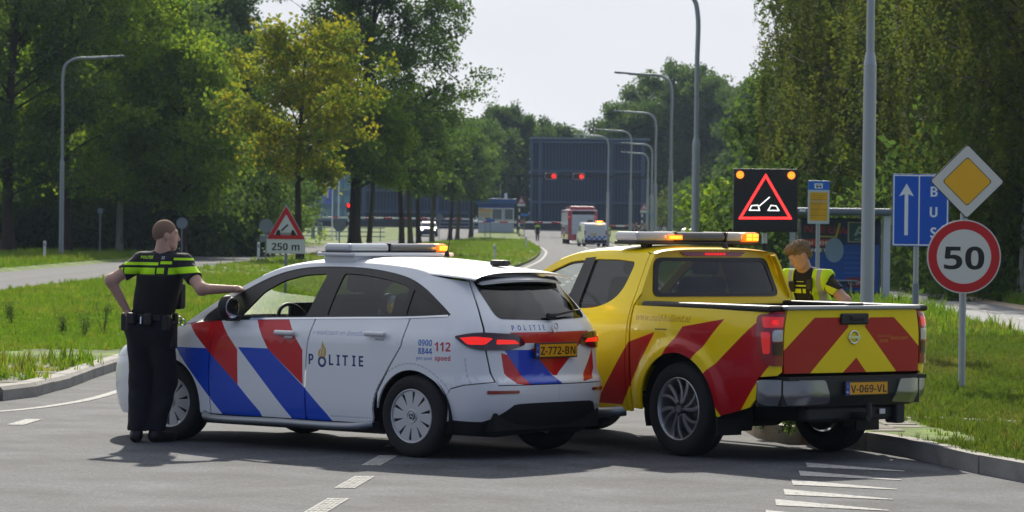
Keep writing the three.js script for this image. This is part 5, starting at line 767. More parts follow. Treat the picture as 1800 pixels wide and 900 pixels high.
{ // round speed limit sign and priority diamond on one post
  const d = 37.5, s = d / FOCAL, y0 = EYE - 0.12, t = thing('traffic_sign', 'round red-edged 50 speed limit sign with yellow priority diamond above', 'road sign', onGround(1694, d), 0.0); postOf(t, 2.5, 0.038, M.galv);
  const rY = y0 - (451 - 399.5) * s, R = 65 * s; // speed limit disc
  const disc = part(t, 'speed_disc', cyl(R, R, 0.016, 0, rY, 0.05, 48, 'z'), M.signBack);
  part(disc, 'disc_edge', new THREE.CircleGeometry(R, 56).translate(0, rY, 0.061), M.signWhite); part(disc, 'red_ring', new THREE.RingGeometry(R * 0.735, R * 0.965, 56).translate(0, rY, 0.063), M.signRed);
  part(disc, 'printed_face', new THREE.CircleGeometry(R * 0.74, 48).translate(0, rY, 0.0622), printMat(canvasTex(512, 512, (c, W, H) => { c.fillStyle = '#cdcfd2'; c.fillRect(0, 0, W, H); c.fillStyle = '#17181c'; c.font = 'bold 300px sans-serif'; c.textAlign = 'center'; c.textBaseline = 'middle'; c.save(); c.translate(W / 2, H * 0.53); c.scale(1.22, 0.98); c.fillText('50', 0, 0); c.restore(); })));
  const dY = y0 - (319 - 399.5) * s, q = 66 * s, dia = k => rp([[k, 0, 0.03], [0, k, 0.03], [-k, 0, 0.03], [0, -k, 0.03]]);
  const dm = part(t, 'priority_diamond', extrude(dia(q), 0.015).translate(0, dY, 0.045), M.black); const F = (k, z, m, n) => part(dm, n, new THREE.ShapeGeometry(new THREE.Shape(dia(k).map(p => new THREE.Vector2(...p)))).translate(0, dY, z), m);
  F(q * 0.965, 0.063, M.signWhite, 'white_band'); F(q * 0.66, 0.065, M.black, 'black_line'); F(q * 0.635, 0.067, mat([0.78, 0.42, 0.01], 0.45), 'yellow_field');
  dm.position.x = 4 * s; for (const y of [rY - 0.2, rY + 0.2, dY]) part(t, 'clamp', cyl(0.046, 0.046, 0.04, 0, y, 0, 14), M.steel);
}
{ // bus lane sign
  const d = 46, s = d / FOCAL, t = thing('bus_lane_sign', 'blue bus lane sign with white arrow, partly behind the yellow diamond', 'road sign', onGround(1611, d), 0.02); postOf(t, 2.36, 0.035, M.galv); part(t, 'post_sleeve', cyl(0.045, 0.045, 1.0, 0, 0.5, 0, 14), M.galvDull);
  const w = 100 * s, h = 127 * s; const b = board(t, 'sign_plate', w, h, canvasTex(512, 650, (c, W, H) => { c.fillStyle = '#0c55c4'; c.fillRect(0, 0, W, H); c.strokeStyle = '#dfe6ee'; c.lineWidth = 12; c.strokeRect(12, 12, W - 24, H - 24); c.fillStyle = '#dfe6ee'; c.fillRect(W * 0.46, 12, 12, H - 24);
    c.fillRect(W * 0.215, H * 0.25, W * 0.065, H * 0.6); c.beginPath(); c.moveTo(W * 0.248, H * 0.13); c.lineTo(W * 0.38, H * 0.31); c.lineTo(W * 0.248, H * 0.27); c.lineTo(W * 0.115, H * 0.31); c.fill(); c.font = 'bold 128px sans-serif'; c.textAlign = 'center'; c.textBaseline = 'middle'; ['B', 'U', 'S'].forEach((ch, i) => c.fillText(ch, W * 0.73, H * (0.24 + i * 0.285))); }), EYE - 0.12 + (398.5 - 369.5) * s, 0.045, M.signBack, 0.03); b.position.x = 6 * s;
}
{ // LED matrix sign
  const d = 72, s = d / FOCAL, cy = 352.5, Y = EYE - 0.12 + (395.5 - cy) * s, t = thing('led_warning_sign', 'black lit LED sign showing a red opening-bridge triangle', 'electronic sign', onGround(1345, d), 0.0);
  const w = 113 * s, h = 111 * s; part(t, 'housing', rbox(w, h, 0.16, 0.02, 0, Y, 0), mat([0.012, 0.011, 0.013], 0.5));
  for (let i = 0; i < 12; i++) part(t, 'striped_post', cyl(0.055, 0.055, 0.22, 0, -0.05 + i * 0.218, -0.12, 14), i % 2 ? M.signWhite : M.black);
  const dots = (pts, r, n, name, m) => { const g = []; for (let i = 0; i < pts.length - 1; i++) { const [a, b] = [pts[i], pts[i + 1]], L = Math.hypot(b[0] - a[0], b[1] - a[1]), k = Math.max(1, Math.round(L / n)); for (let j = 0; j < k; j++) g.push(new THREE.CircleGeometry(r, 8).translate(lerp(a[0], b[0], j / k), lerp(a[1], b[1], j / k), 0)); } const o = part(t, name, g, m); o.userData = { kind: 'stuff' }; o.position.set(0, Y, 0.083); return o; };
  const ledRed = mat([0.5, 0.01, 0.01], 0.4, 0, { emissive: new THREE.Color(1, 0.03, 0.03), emissiveIntensity: 2.2 }), ledWhite = mat([0.6, 0.6, 0.6], 0.4, 0, { emissive: new THREE.Color(1, 0.98, 0.95), emissiveIntensity: 1.3 });
  const P = (x, y) => [(x - 1346.5) * s, (cy - y) * s];
  for (const k of [0, 0.022, -0.022]) dots([P(1302, 384), P(1346, 309), P(1390, 383), P(1302, 384)].map(([x, y]) => [x * (1 + k * 2), (y + 0.08) * (1 + k * 2) - 0.08]), 0.0125, 0.021, 'red_leds', ledRed);
  dots([P(1318, 370), P(1322, 362), P(1333, 361), P(1336, 370), P(1318, 370)], 0.011, 0.017, 'white_leds', ledWhite); dots([P(1351, 370), P(1356, 361), P(1365, 362), P(1370, 370), P(1351, 370)], 0.011, 0.017, 'white_leds', ledWhite); dots([P(1336, 362), P(1354, 346)], 0.011, 0.017, 'white_leds', ledWhite);
  for (const x of [1301, 1391]) { const p = P(x, 308); part(t, 'amber_flasher', cyl(0.08, 0.075, 0.03, p[0], Y + p[1], 0.09, 24, 'z'), mat([0.7, 0.3, 0.03], 0.3, 0, { emissive: new THREE.Color(1, 0.25, 0.02), emissiveIntensity: 1.3 })); const L = new THREE.PointLight(new THREE.Color(1, 0.35, 0.05), 0.02); L.position.set(p[0], Y + p[1], 0.17); L.castShadow = true; L.shadow.radius = 4; t.add(L); }
}
{ // bus stop pole
  const d = 74, s = d / FOCAL, t = thing('bus_stop_sign', 'bus stop pole with blue and yellow timetable board', 'bus stop sign', onGround(1438, d), 0); postOf(t, 2.6, 0.045, M.galv);
  board(t, 'timetable_board', 38 * s, 76 * s, canvasTex(256, 512, (c, W, H) => { c.fillStyle = '#b9c6d2'; c.fillRect(0, 0, W, H); c.fillStyle = '#1668cc'; c.fillRect(0, 8, W, H * 0.2); c.fillStyle = '#e8eef4'; c.fillRect(W * 0.3, H * 0.065, W * 0.38, H * 0.115); c.fillStyle = '#2a3540'; c.beginPath(); c.roundRect(W * 0.36, H * 0.085, W * 0.26, H * 0.06, 8); c.fill(); c.fillRect(W * 0.39, H * 0.145, 18, 10); c.fillRect(W * 0.54, H * 0.145, 18, 10); c.fillStyle = '#e8eef4'; c.fillRect(W * 0.385, H * 0.097, W * 0.21, H * 0.022); c.fillStyle = '#d9a400'; c.fillRect(W * 0.08, H * 0.27, W * 0.84, H * 0.66); c.fillStyle = '#caa86a'; c.fillRect(W * 0.08, H * 0.455, W * 0.84, H * 0.06); c.fillStyle = '#6e5205'; for (const y of [0.44, 0.53, 0.665, 0.8]) c.fillRect(W * 0.1, H * y, W * 0.8, 3); c.fillStyle = '#7a5c08'; for (let i = 0; i < 14; i++) c.fillRect(W * 0.14, H * (0.3 + i * 0.043), W * (0.25 + (i * 37 % 40) / 100), 3); }), EYE - 0.12 + (396 - 355) * s, 0.06, M.galv, 0.02, 0.05);
}
{ // glass bus shelter
  const d = 80, s = d / FOCAL, p = ground(1476, d), t = thing('bus_shelter', 'grey-framed glass bus shelter with advertising posters', 'bus shelter', [p.x, 0.12, p.z], -0.05), W = 182 * s, top = EYE - 0.12 + (397 - 366) * s, D = 1.3;
  part(t, 'roof', rbox(W, 0.17, D, 0.075, 0, top - 0.085, -0.2, 4), mat([0.13, 0.16, 0.2], 0.45, 0.3)); part(t, 'fascia_tag', box(0.14, 0.05, 0.004, -W / 2 + 0.32, top - 0.065, 0.453), M.white);
  for (const [x, z, w] of [[-W / 2 + 0.13, 0.28, 0.07], [-W / 2 + 0.1, -0.75, 0.06], [W / 2 - 0.15, -0.75, 0.06], [0, -0.75, 0.05]]) part(t, 'post', box(w, top - 0.1, w, x, (top - 0.1) / 2, z), M.galv);
  part(t, 'end_panel', rbox(0.16, top - 0.14, 0.55, 0.02, W / 2 - 0.12, (top - 0.14) / 2, 0.02), mat([0.52, 0.56, 0.6], 0.4, 0.3));
  for (const [x0, x1] of [[-W / 2 + 0.14, -0.03], [0.03, W / 2 - 0.2]]) part(t, 'glass_pane', box(x1 - x0, top - 0.45, 0.008, (x0 + x1) / 2, (top - 0.45) / 2 + 0.2, -0.75), M.glass);
  for (const [x0, x1] of [[-W / 2 + 0.14, -0.03], [0.03, W / 2 - 0.2]]) part(t, 'pane_rail', box(x1 - x0, 0.04, 0.03, (x0 + x1) / 2, 0.18, -0.75), M.galv);
  part(t, 'glass_pane', box(0.008, top - 0.5, 0.8, -W / 2 + 0.1, (top - 0.5) / 2 + 0.25, -0.26), M.glass);
  part(t, 'bench', [rbox(1.3, 0.04, 0.3, 0.015, -0.2, 0.48, -0.5), box(0.04, 0.48, 0.2, -0.7, 0.24, -0.5), box(0.04, 0.48, 0.2, 0.3, 0.24, -0.5)], M.galv);
  const ad = part(t, 'poster_case', rbox(1.86, 1.75, 0.12, 0.03, 0.05, 1.05, -0.6), mat([0.03, 0.035, 0.05], 0.4));
  part(ad, 'printed_poster', new THREE.PlaneGeometry(1.78, 1.66).translate(0.05, 1.05, -0.537), printMat(canvasTex(512, 700, (c, W, H) => { c.fillStyle = '#10294f'; c.fillRect(0, 0, W, H); c.fillStyle = '#1450a0'; c.fillRect(0, H * 0.34, W, H * 0.66); c.fillStyle = '#27343f'; c.fillRect(0, 0, W * 0.5, H * 0.46); c.fillStyle = '#a3252e'; c.font = 'bold 92px sans-serif'; c.save(); c.rotate(0.05); c.fillText('NIEUW', 10, 120); c.restore(); c.strokeStyle = '#b9a42a'; c.lineWidth = 16; c.beginPath(); c.moveTo(250, 30); c.lineTo(225, 165); c.lineTo(120, 160); c.stroke(); c.fillStyle = '#c8452e'; c.fillRect(0, 190, 210, 66); c.fillStyle = '#e2e0d6'; c.font = 'bold 46px sans-serif'; c.fillText('NU KORT', 6, 240); c.fillText('GENIETEN', 0, 312); c.fillStyle = '#2f5a52'; c.fillRect(W * 0.6, 20, 170, 190); c.strokeStyle = '#b9a58a'; c.lineWidth = 9; c.strokeRect(W * 0.6, 20, 170, 190); c.fillStyle = '#9fb2a6'; c.font = 'bold 130px sans-serif'; c.fillText('A', W * 0.67, 150); c.font = 'bold 32px sans-serif'; c.fillText('ALDI', W * 0.68, 195); c.fillStyle = '#8fa6b8'; c.beginPath(); c.ellipse(W * 0.42, H * 0.42, 62, 120, 0, 0, 7); c.fill(); c.fillStyle = '#3d7abf'; for (let i = 0; i < 5; i++) c.fillRect(W * 0.55, H * (0.45 + i * 0.07), W * 0.4, 7); c.fillStyle = '#8c2a2c'; c.fillRect(W * 0.58, H * 0.8, 190, 96); c.fillStyle = '#e2e0d6'; c.font = 'bold 56px sans-serif'; c.fillText('0.99', W * 0.6, H * 0.9); })));
}
// street lamps: tapered column, curved arm, flat lantern
function lamp(px, d, label, { h = 8.6, arm = -2.0, group = 'street lamps along the road', base = 0.105, m = M.galv } = {}) {
  const t = thing('street_lamp', label, 'street lamp', onGround(px, d, rise(d) ? 0.05 : 0.1), 0, group), s = Math.sign(arm), A = Math.abs(arm);
  part(t, 'base_column', cyl(base, base * 0.92, 4.2, 0, 2.0, 0, 16), m); part(t, 'base_door', box(0.09, 0.45, 0.01, 0, 0.8, base * 0.99), m); part(t, 'collar', cyl(base * 0.95, base * 0.66, 0.18, 0, 4.18, 0, 16), m);
  part(t, 'upper_column', tube([[0, 4.2, 0], [0, 6.5, 0], [0, h - 0.75, 0], [s * 0.12, h - 0.28, 0], [s * 0.5, h - 0.03, 0], [s * A * 0.6, h + 0.02, 0], [s * A, h + 0.07, 0]], base * 0.6, 40, 10), m);
  const l = part(t, 'lantern', (() => { const g = rbox(0.72, 0.09, 0.26, 0.04, 0, 0, 0, 3); g.rotateZ(s * 0.06); return g.translate(s * (A + 0.3), h + 0.1, 0); })(), M.galvDull); part(l, 'lantern_glass', box(0.45, 0.012, 0.2, s * (A + 0.32), h + 0.055, 0), M.clear); return t;
}
lamp(1526, 50, 'thick pale lamp post right of the pick-up, nearest of all', { base: 0.1 });
[[1222, 101, 'second lamp post, its arm cut by the top edge'], [1178, 160, 'lamp post with its curved arm in full view against the sky'], [1151, 215, 'lamp post next behind the one in full view, arm over the bridge'], [1108, 258, 'lamp post standing before the right part of the raised bridge'], [1068, 274, 'lamp post in front of the middle of the raised bridge'], [1145, 300, 'short-looking lamp post right of the raised bridge'], [1138, 342, 'farthest lamp post by the bridge abutment']].forEach(([px, d, l]) => lamp(px, d, l, { base: 0.12 }));
lamp(108, 152, 'grey lamp post before the left wood, arm to the right', { arm: 2.0, group: 'street lamps on the left', h: 8.7, m: M.poleGrey }); lamp(360, 192, 'lamp post behind the standing officer by the left wood', { arm: 1.6, group: 'street lamps on the left', m: M.poleGrey });
// backs of signs for the other direction
function backSign(px, d, y, w, round, label, extra) { const s = d / FOCAL, t = thing('sign_back', label, 'road sign', onGround(px, d), 0.1, 'grey backs of signs'), Y = EYE - 0.1 - (y - 386) * s; postOf(t, Y + w * s * 0.3, 0.03, M.galvDull); part(t, 'sign_disc', round ? cyl(w * s / 2, w * s / 2, 0.02, 0, Y, 0.04, 32, 'z') : rbox(w * s, w * s, 0.02, 0.01, 0, Y, 0.04), M.signBack); if (extra) part(t, 'lower_plate', rbox(extra * s, extra * s * 0.9, 0.02, 0.01, -0.1, Y - (w / 2 + extra / 2 + 3) * s, 0.04), M.signBack); return t; }
backSign(468, 148, 399, 25, true, 'grey back of a round sign left of the warning triangle', 14); backSign(597, 168, 396, 23, true, 'grey back of a round sign left of the thick trunk'); backSign(320, 150, 396, 20, true, 'grey back of a round sign just behind the standing officer'); backSign(772, 330, 380, 13, true, 'small pale round sign between the median trunks'); backSign(176, 158, 376, 9, false, 'small blue-grey sign on a thin pole below the left wood');
// white marker posts
function marker(px, d, label, h = 0.8) { const t = thing('marker_post', label, 'marker post', onGround(px, d, 0.08), 0, 'white marker posts'); part(t, 'post', rbox(0.11, h + 0.2, 0.06, 0.02, 0, h / 2 - 0.1, 0), M.white); part(t, 'reflector', box(0.06, 0.12, 0.008, 0, h * 0.8, 0.034), mat([0.3, 0.32, 0.36], 0.3)); }
marker(79, 140, 'white marker post below the left lamp post'); marker(455, 146, 'white marker post left of the warning triangle'); marker(925, 240, 'white marker post on the far median bend'); marker(648, 188, 'white marker post by the mossy trunk'); marker(870, 150, 'white marker post behind the police car roof');
// ---------------------------------------------------------------- the raised bridge and what stands round it
const steelBlue = mat([0.03, 0.055, 0.105], 0.65, 0.1), steelEdge = mat([0.06, 0.1, 0.165], 0.6, 0.1);
function leaf(px0, px1, d, topPx, label) { // raised bascule leaf, ribbed underside towards us
  const a = ground(px0, d), b = ground(px1, d), w = b.x - a.x, s = d / FOCAL, H = EYE + (391 - topPx) * s, t = thing('bascule_bridge_leaf', label, 'bridge', [(a.x + b.x) / 2, a.y - 1.0, -d], 0, 'raised bridge leaves');
  const g = new THREE.Group(); g.name = 'deck'; t.add(g); g.rotation.x = -0.05;
  part(g, 'deck_plate', box(w, H, 0.12, 0, H / 2, -0.15), steelBlue);
  for (let i = 0; i <= 34; i++) part(g, 'rib', box(0.1, H - 0.3, 0.24, -w / 2 + 0.2 + i * (w - 0.4) / 34, H / 2, 0.02), steelEdge);
  for (const f of [0.02, 0.36, 0.675, 0.965]) part(g, 'cross_girder', box(w, 0.28, 0.5, 0, H * f + 0.05, 0.14), steelEdge);
  for (const f of [-0.42, 0.2, 0.47, -0.495]) part(g, 'main_girder', box(0.34, H - 0.2, 0.62, w * f, H / 2, 0.2), steelEdge);
  part(g, 'edge_beam', box(w + 0.5, 0.22, 0.7, 0.1, H + 0.05, 0.1), mat([0.16, 0.2, 0.26], 0.6, 0.1));
  for (let i = 0; i < 6; i++) part(g, 'edge_lamp', box(0.1, 0.22, 0.1, -w / 2 - 0.12, H * (0.12 + i * 0.135), 0.2), M.white);
  return t;
}
leaf(932, 1135, 396, 244, 'dark blue ribbed bridge leaf raised upright across the right carriageway'); leaf(622, 832, 402, 300, 'dark blue raised bridge leaf half hidden behind the median trees');
structure('bridge_abutment', [box(56, 1.75, 1.0, 2, 0.9, -393.5), box(60, 0.5, 40, -2, 0.2, -415)], mat([0.035, 0.042, 0.052], 0.9), 'dark concrete bridge abutment');
function guard(x0, x1, d, y, label) { const t = thing('guard_rail', label, 'railing', [0, 0, 0], 0, 'railings before the bridge'); for (const k of [0.35, 0.75, 1.1]) part(t, 'rail', box(x1 - x0, 0.09, 0.06, (x0 + x1) / 2, y + k, -d), M.poleGrey); for (let x = x0; x <= x1; x += 1.9) part(t, 'post', box(0.08, 1.2, 0.08, x, y + 0.55, -d), M.galvDull); }
guard(-8, 1.3, 384, 0.95, 'grey railing along the median end before the bridge'); guard(-19, -11, 300, 0.1, 'white railing on the far left roadside');
{ // portal with two red signals
  const d = 362, s = d / FOCAL, p = ground(911, d), q = ground(1138, d), y = rise(d), Y = EYE + (391 - 310) * s, t = thing('signal_gantry', 'dark gantry carrying two red bridge signals', 'signal gantry', [p.x, y, -d]);
  part(t, 'post', box(0.3, Y - y, 0.3, 0, (Y - y) / 2, 0), M.black); part(t, 'post', box(0.3, Y - y, 0.3, q.x - p.x, (Y - y) / 2, 0), M.galvDull); part(t, 'beam', box(q.x - p.x + 0.2, 0.26, 0.3, (q.x - p.x) / 2, Y - y, 0), mat([0.02, 0.025, 0.035], 0.6));
  for (const px of [967, 1016]) { const x = ground(px, d).x - p.x, b = part(t, 'signal_box', [rbox(1.3, 0.66, 0.25, 0.1, x, Y - y, 0.3)], M.black); part(b, 'white_outline', extrude(rp([[-0.64, -0.34, 0.3], [0.64, -0.34, 0.3], [0.64, 0.34, 0.3], [-0.64, 0.34, 0.3]]), 0.02, [rp([[-0.58, -0.28, 0.26], [0.58, -0.28, 0.26], [0.58, 0.28, 0.26], [-0.58, 0.28, 0.26]]).reverse()]).translate(x, Y - y, 0.43), M.grey); part(b, 'red_lamp', cyl(0.2, 0.2, 0.06, x + 0.3, Y - y, 0.45, 20, 'z'), M.redLit); const L = new THREE.PointLight(new THREE.Color(1, 0.05, 0.03), 0.5); L.position.set(x + 0.3, Y - y, 0.6); L.castShadow = true; t.add(L); }
}
function boom(px0, px1, d, py, label) { const a = ground(px0, d), b = ground(px1, d), s = d / FOCAL, y = EYE - (py - 390.5) * s, L = b.x - a.x, n = Math.max(4, Math.round(L / 0.9)), t = thing('barrier_boom', label, 'barrier', [a.x, a.y, -d], 0, 'closed bridge barriers'), stand = new THREE.Group(); for (let i = 0; i < n; i++) part(t, i % 2 ? 'red_section' : 'white_section', rbox(L / n - 0.01, 0.15, 0.09, 0.02, (i + 0.5) * L / n, y - a.y, 0), i % 2 ? M.signRed : M.white); part(t, 'barrier_cabinet', rbox(0.5, 1.25, 0.5, 0.05, -0.2, 0.62, -0.1), M.galvDull); }
boom(566, 828, 352, 386.5, 'long red and white barrier across the left carriageway'); boom(832, 1000, 358, 391, 'red and white barrier behind the walking officer'); boom(1052, 1130, 358, 395.5, 'red and white barrier right of the bus');
{ // bridge-keeper hut
  const d = 368, s = d / FOCAL, p = ground(872, d), y = rise(d), t = thing('bridge_keeper_hut', 'small white hut with blue roof beside the bridge', 'hut', [p.x, y, -d], 0), w = 66 * s, h = EYE + (390.5 - 350) * s - y;
  part(t, 'wall', box(w - 0.2, h - 0.8, 2.6, 0, (h - 0.8) / 2, -1.3), mat([0.45, 0.5, 0.55], 0.6)); part(t, 'roof', rbox(w + 0.3, 0.5, 3.2, 0.05, 0, h - 0.25, -1.3), mat([0.02, 0.1, 0.28], 0.5)); part(t, 'blue_band', box(w - 0.1, 0.42, 0.1, 0, h - 0.75, 0.05), mat([0.02, 0.06, 0.25], 0.5));
  for (const [x, ww] of [[-0.9, 0.7], [0.1, 1.0], [1.35, 0.9]]) { const f = part(t, 'window', box(ww, 1.1, 0.06, x, h - 1.65, 0.04), mat([0.12, 0.16, 0.16], 0.1)); part(f, 'window_frame', extrude([[-ww / 2 - 0.08, -0.63], [ww / 2 + 0.08, -0.63], [ww / 2 + 0.08, 0.63], [-ww / 2 - 0.08, 0.63]], 0.05, [[[-ww / 2, -0.55], [-ww / 2, 0.55], [ww / 2, 0.55], [ww / 2, -0.55]]]).translate(x, h - 1.65, 0.05), M.white); }
  part(t, 'roof_mast', bar([0.4, h, -1], [0.4, h + 1.6, -1], 0.03), M.galv); part(t, 'roof_cowl', cyl(0.14, 0.14, 0.6, 1.0, h + 0.3, -1, 12), M.white);
}
function smallSign(name, px, d, py, w, h, tex, label) { const s = d / FOCAL, p = ground(px, d), t = thing(name, label, 'road sign', [p.x, p.y, -d]), Y = EYE - (py - 390.5) * s - p.y; part(t, 'post', cyl(0.04, 0.04, Y, 0, Y / 2, 0, 10), M.galvDull); board(t, 'sign_plate', w * s, h * s, tex, Y, 0.06); return t; }
smallSign('notice_board', 853, 350, 376, 24, 15, canvasTex(128, 80, (c, W, H) => { c.fillStyle = '#d8c9a8'; c.fillRect(0, 0, W, H); c.fillStyle = '#d9a410'; c.fillRect(0, 0, W, H * 0.24); c.fillStyle = '#8b7d66'; for (let i = 0; i < 4; i++) c.fillRect(10, 28 + i * 12, 100, 4); }), 'yellow-topped notice board before the bridge hut');
smallSign('information_sign', 862, 346, 388.5, 15, 5, text(15, 5, '', { bg: '#1d5fc0' }), 'small blue board under the bridge hut windows'); smallSign('information_sign', 922, 356, 378, 14, 5, text(14, 5, '', { bg: '#2a78c8' }), 'small blue board beside the left bridge edge');
for (const [px, d, py, label] of [[916, 352, 354, 'small red warning triangle on a striped post by the hut'], [1132, 352, 363, 'small red warning triangle on a striped post by the far lamp posts']]) { const s = d / FOCAL, p = ground(px, d), t = thing('warning_sign', label, 'road sign', [p.x, p.y, -d]), Y = EYE - (py - 391) * s - p.y; for (let i = 0; i < 10; i++) part(t, 'striped_post', cyl(0.07, 0.07, Y / 10, -0.2, (i + 0.5) * Y / 10, 0, 10), i % 2 ? M.white : M.black); triFace(t, 15 * s, Y, 0.09, () => []); board(t, 'lower_plate', 14 * s, 4.5 * s, text(14, 4.5, ''), Y - 7.2 * s, 0.1); }
{ const s = 300 / FOCAL, p = ground(1146, 300), t = thing('keep_right_sign', 'small round blue sign by the far lamp posts', 'road sign', [p.x, p.y, -300]), Y = EYE - (379 - 393) * s; part(t, 'post', cyl(0.035, 0.035, Y, 0, Y / 2, 0), M.galvDull); part(t, 'blue_disc', cyl(4.6 * s, 4.6 * s, 0.03, 0, Y, 0.06, 24, 'z'), M.signBlue); }
{ const d = 268, s = d / FOCAL, p = ground(1228, d), t = thing('route_sign', 'narrow blue sign between two lamp posts on the right', 'road sign', [p.x, p.y, -d]), Y = EYE + (394 - 391) * s; part(t, 'post', cyl(0.03, 0.03, Y + 0.2, 0, Y / 2, 0), M.galvDull); part(t, 'sign_plate', rbox(0.22, 0.5, 0.03, 0.01, 0, Y, 0.05), M.signBlue); }
{ // red signal by the thick trunk
  const d = 340, s = d / FOCAL, p = ground(613, d), Y = EYE + (386.5 - 361) * s - p.y, t = thing('bridge_signal', 'red traffic light left of the thick median trunk', 'traffic light', [p.x, p.y, -d]); for (let i = 0; i < 10; i++) part(t, 'striped_post', cyl(0.08, 0.08, Y / 10, 0, (i + 0.5) * Y / 10, 0, 10), i % 2 ? M.white : M.black); part(t, 'signal_head', rbox(0.45, 0.95, 0.3, 0.05, 0, Y - 0.2, 0.05), M.black); part(t, 'red_lamp', cyl(0.17, 0.17, 0.05, 0, Y, 0.22, 20, 'z'), M.redLit); const L = new THREE.PointLight(new THREE.Color(1, 0.05, 0.03), 0.5); L.position.set(0, Y, 0.4); L.castShadow = true; t.add(L); }
// ---------------------------------------------------------------- far buildings on the left
{ const d = 330, s = d / FOCAL, p = ground(505, d), t = thing('canopy_building', 'low grey building with a wide flat canopy beyond the trees', 'building', [p.x, 0, -d]), Y = y => EYE - (y - 385) * s;
  part(t, 'canopy', box(7.4, 0.7, 7, 0, Y(327), 0), mat([0.16, 0.18, 0.2], 0.6)); for (const x of [-3.2, -1.4, 0.6, 2.6]) part(t, 'column', box(0.35, Y(330), 0.35, x, Y(330) / 2, 2.6), mat([0.3, 0.34, 0.38], 0.6)); part(t, 'wall', box(3.4, Y(330), 0.3, -1.6, Y(330) / 2, -2), mat([0.2, 0.24, 0.26], 0.7)); for (const x of [-2.7, -1.6, -0.5]) part(t, 'window', box(0.7, 1.6, 0.05, x, Y(352), -1.8), mat([0.05, 0.07, 0.08], 0.08)); part(t, 'mast', bar([0.7, Y(327), 1], [0.7, Y(272), 1], 0.22), M.galv); }
{ const d = 420, s = d / FOCAL, p = ground(575, d), t = thing('office_building', 'pale blue glazed building far behind the flags', 'building', [p.x, 0, -d], 0.15), H = EYE + (386 - 288) * s; part(t, 'wall', box(5.4, H, 6, 0, H / 2, 0), mat([0.12, 0.22, 0.32], 0.4)); for (let j = 0; j < 5; j++) for (let i = 0; i < 5; i++) part(t, 'window', box(0.75, 0.85, 0.06, -2.1 + i * 1.05, 1.2 + j * 1.55, 3.02), mat([0.2, 0.34, 0.45], 0.1)); part(t, 'roof_edge', box(5.6, 0.3, 6.2, 0, H, 0), M.grey); }
for (const [px, l] of [[575, 'violet-blue banner on a flagpole beyond the golden tree'], [586, 'bare pale flagpole beside the violet banner']]) { const d = 298, s = d / FOCAL, p = ground(px + 9, d), t = thing('flagpole', l, 'flag', [p.x, 0, -d]), Y = EYE + (386 - 305) * s; part(t, 'pole', bar([0, 0, 0], [0, Y, 0], 0.06, 0.04, 10), M.white); if (px === 575) part(t, 'banner', gridSurf(8, 16, (u, v) => [-0.08 - 0.68 * u, Y - 0.1 - 2.5 * v, 0.06 * Math.sin(u * 7 + v * 4)]), mat('#ffffff', 0.8, 0, { map: canvasTex(64, 256, (c, W, H) => { c.fillStyle = '#6f74d8'; c.fillRect(0, 0, W, H); c.fillStyle = '#c8ccf2'; c.fillRect(W * 0.38, H * 0.2, W * 0.26, H * 0.6); }) })); }
// ---------------------------------------------------------------- far vehicles
{ // city bus, seen from behind
  const d = 300, p = ground(1024, d), t = thing('city_bus', 'red and white city bus waiting before the raised bridge', 'bus', [p.x, 0, -d], 0.035), red = mat([0.42, 0.02, 0.04], 0.35, 0, { clearcoat: 1 }), wh = mat([0.62, 0.64, 0.68], 0.4, 0, { clearcoat: 0.6 });
  part(t, 'body', [rbox(2.55, 2.55, 11.5, 0.12, 0, 1.65, -5.75, 3)], red); part(t, 'roof_pod', [rbox(2.2, 0.42, 8, 0.18, 0, 3.08, -4.4, 4)], red); part(t, 'roof_edge', rbox(2.5, 0.12, 11.3, 0.05, 0, 2.92, -5.75), wh);
  part(t, 'rear_panel', rbox(1.95, 1.72, 0.05, 0.02, 0.06, 1.72, 0.02), wh); part(t, 'rear_window', rbox(1.9, 0.34, 0.05, 0.02, 0.06, 2.72, 0.02), M.trim); for (const y of [1.2, 1.7, 2.2]) part(t, 'panel_joint', box(1.95, 0.015, 0.02, 0.06, y, 0.042), M.grey); part(t, 'engine_grille', box(0.5, 0.7, 0.03, 0.66, 1.75, 0.05), M.black);
  part(t, 'bumper', rbox(2.5, 0.5, 0.12, 0.04, 0, 0.58, 0.04), red); part(t, 'number_plate', box(0.5, 0.11, 0.02, 0, 0.75, 0.11), mat([0.75, 0.5, 0.03], 0.4)); for (const k of [-1.15, 1.15]) { part(t, 'tail_lamp', rbox(0.12, 0.4, 0.05, 0.02, k, 1.1, 0.05), M.redLens); part(t, 'lit_lamp', rbox(0.12, 0.12, 0.05, 0.03, k, 2.35, 0.05), M.redLit); part(t, 'side_window', box(0.02, 1.0, 9.5, k * 1.112, 2.15, -5.9), M.trim); for (const z of [-2.8, -8.8]) part(t, 'wheel', cyl(0.48, 0.48, 0.3, k * 0.97, 0.48, z, 24, 'x'), M.rubber); }
  part(t, 'white_side_band', box(0.015, 1.1, 11, -1.283, 2.2, -5.75), wh);
}
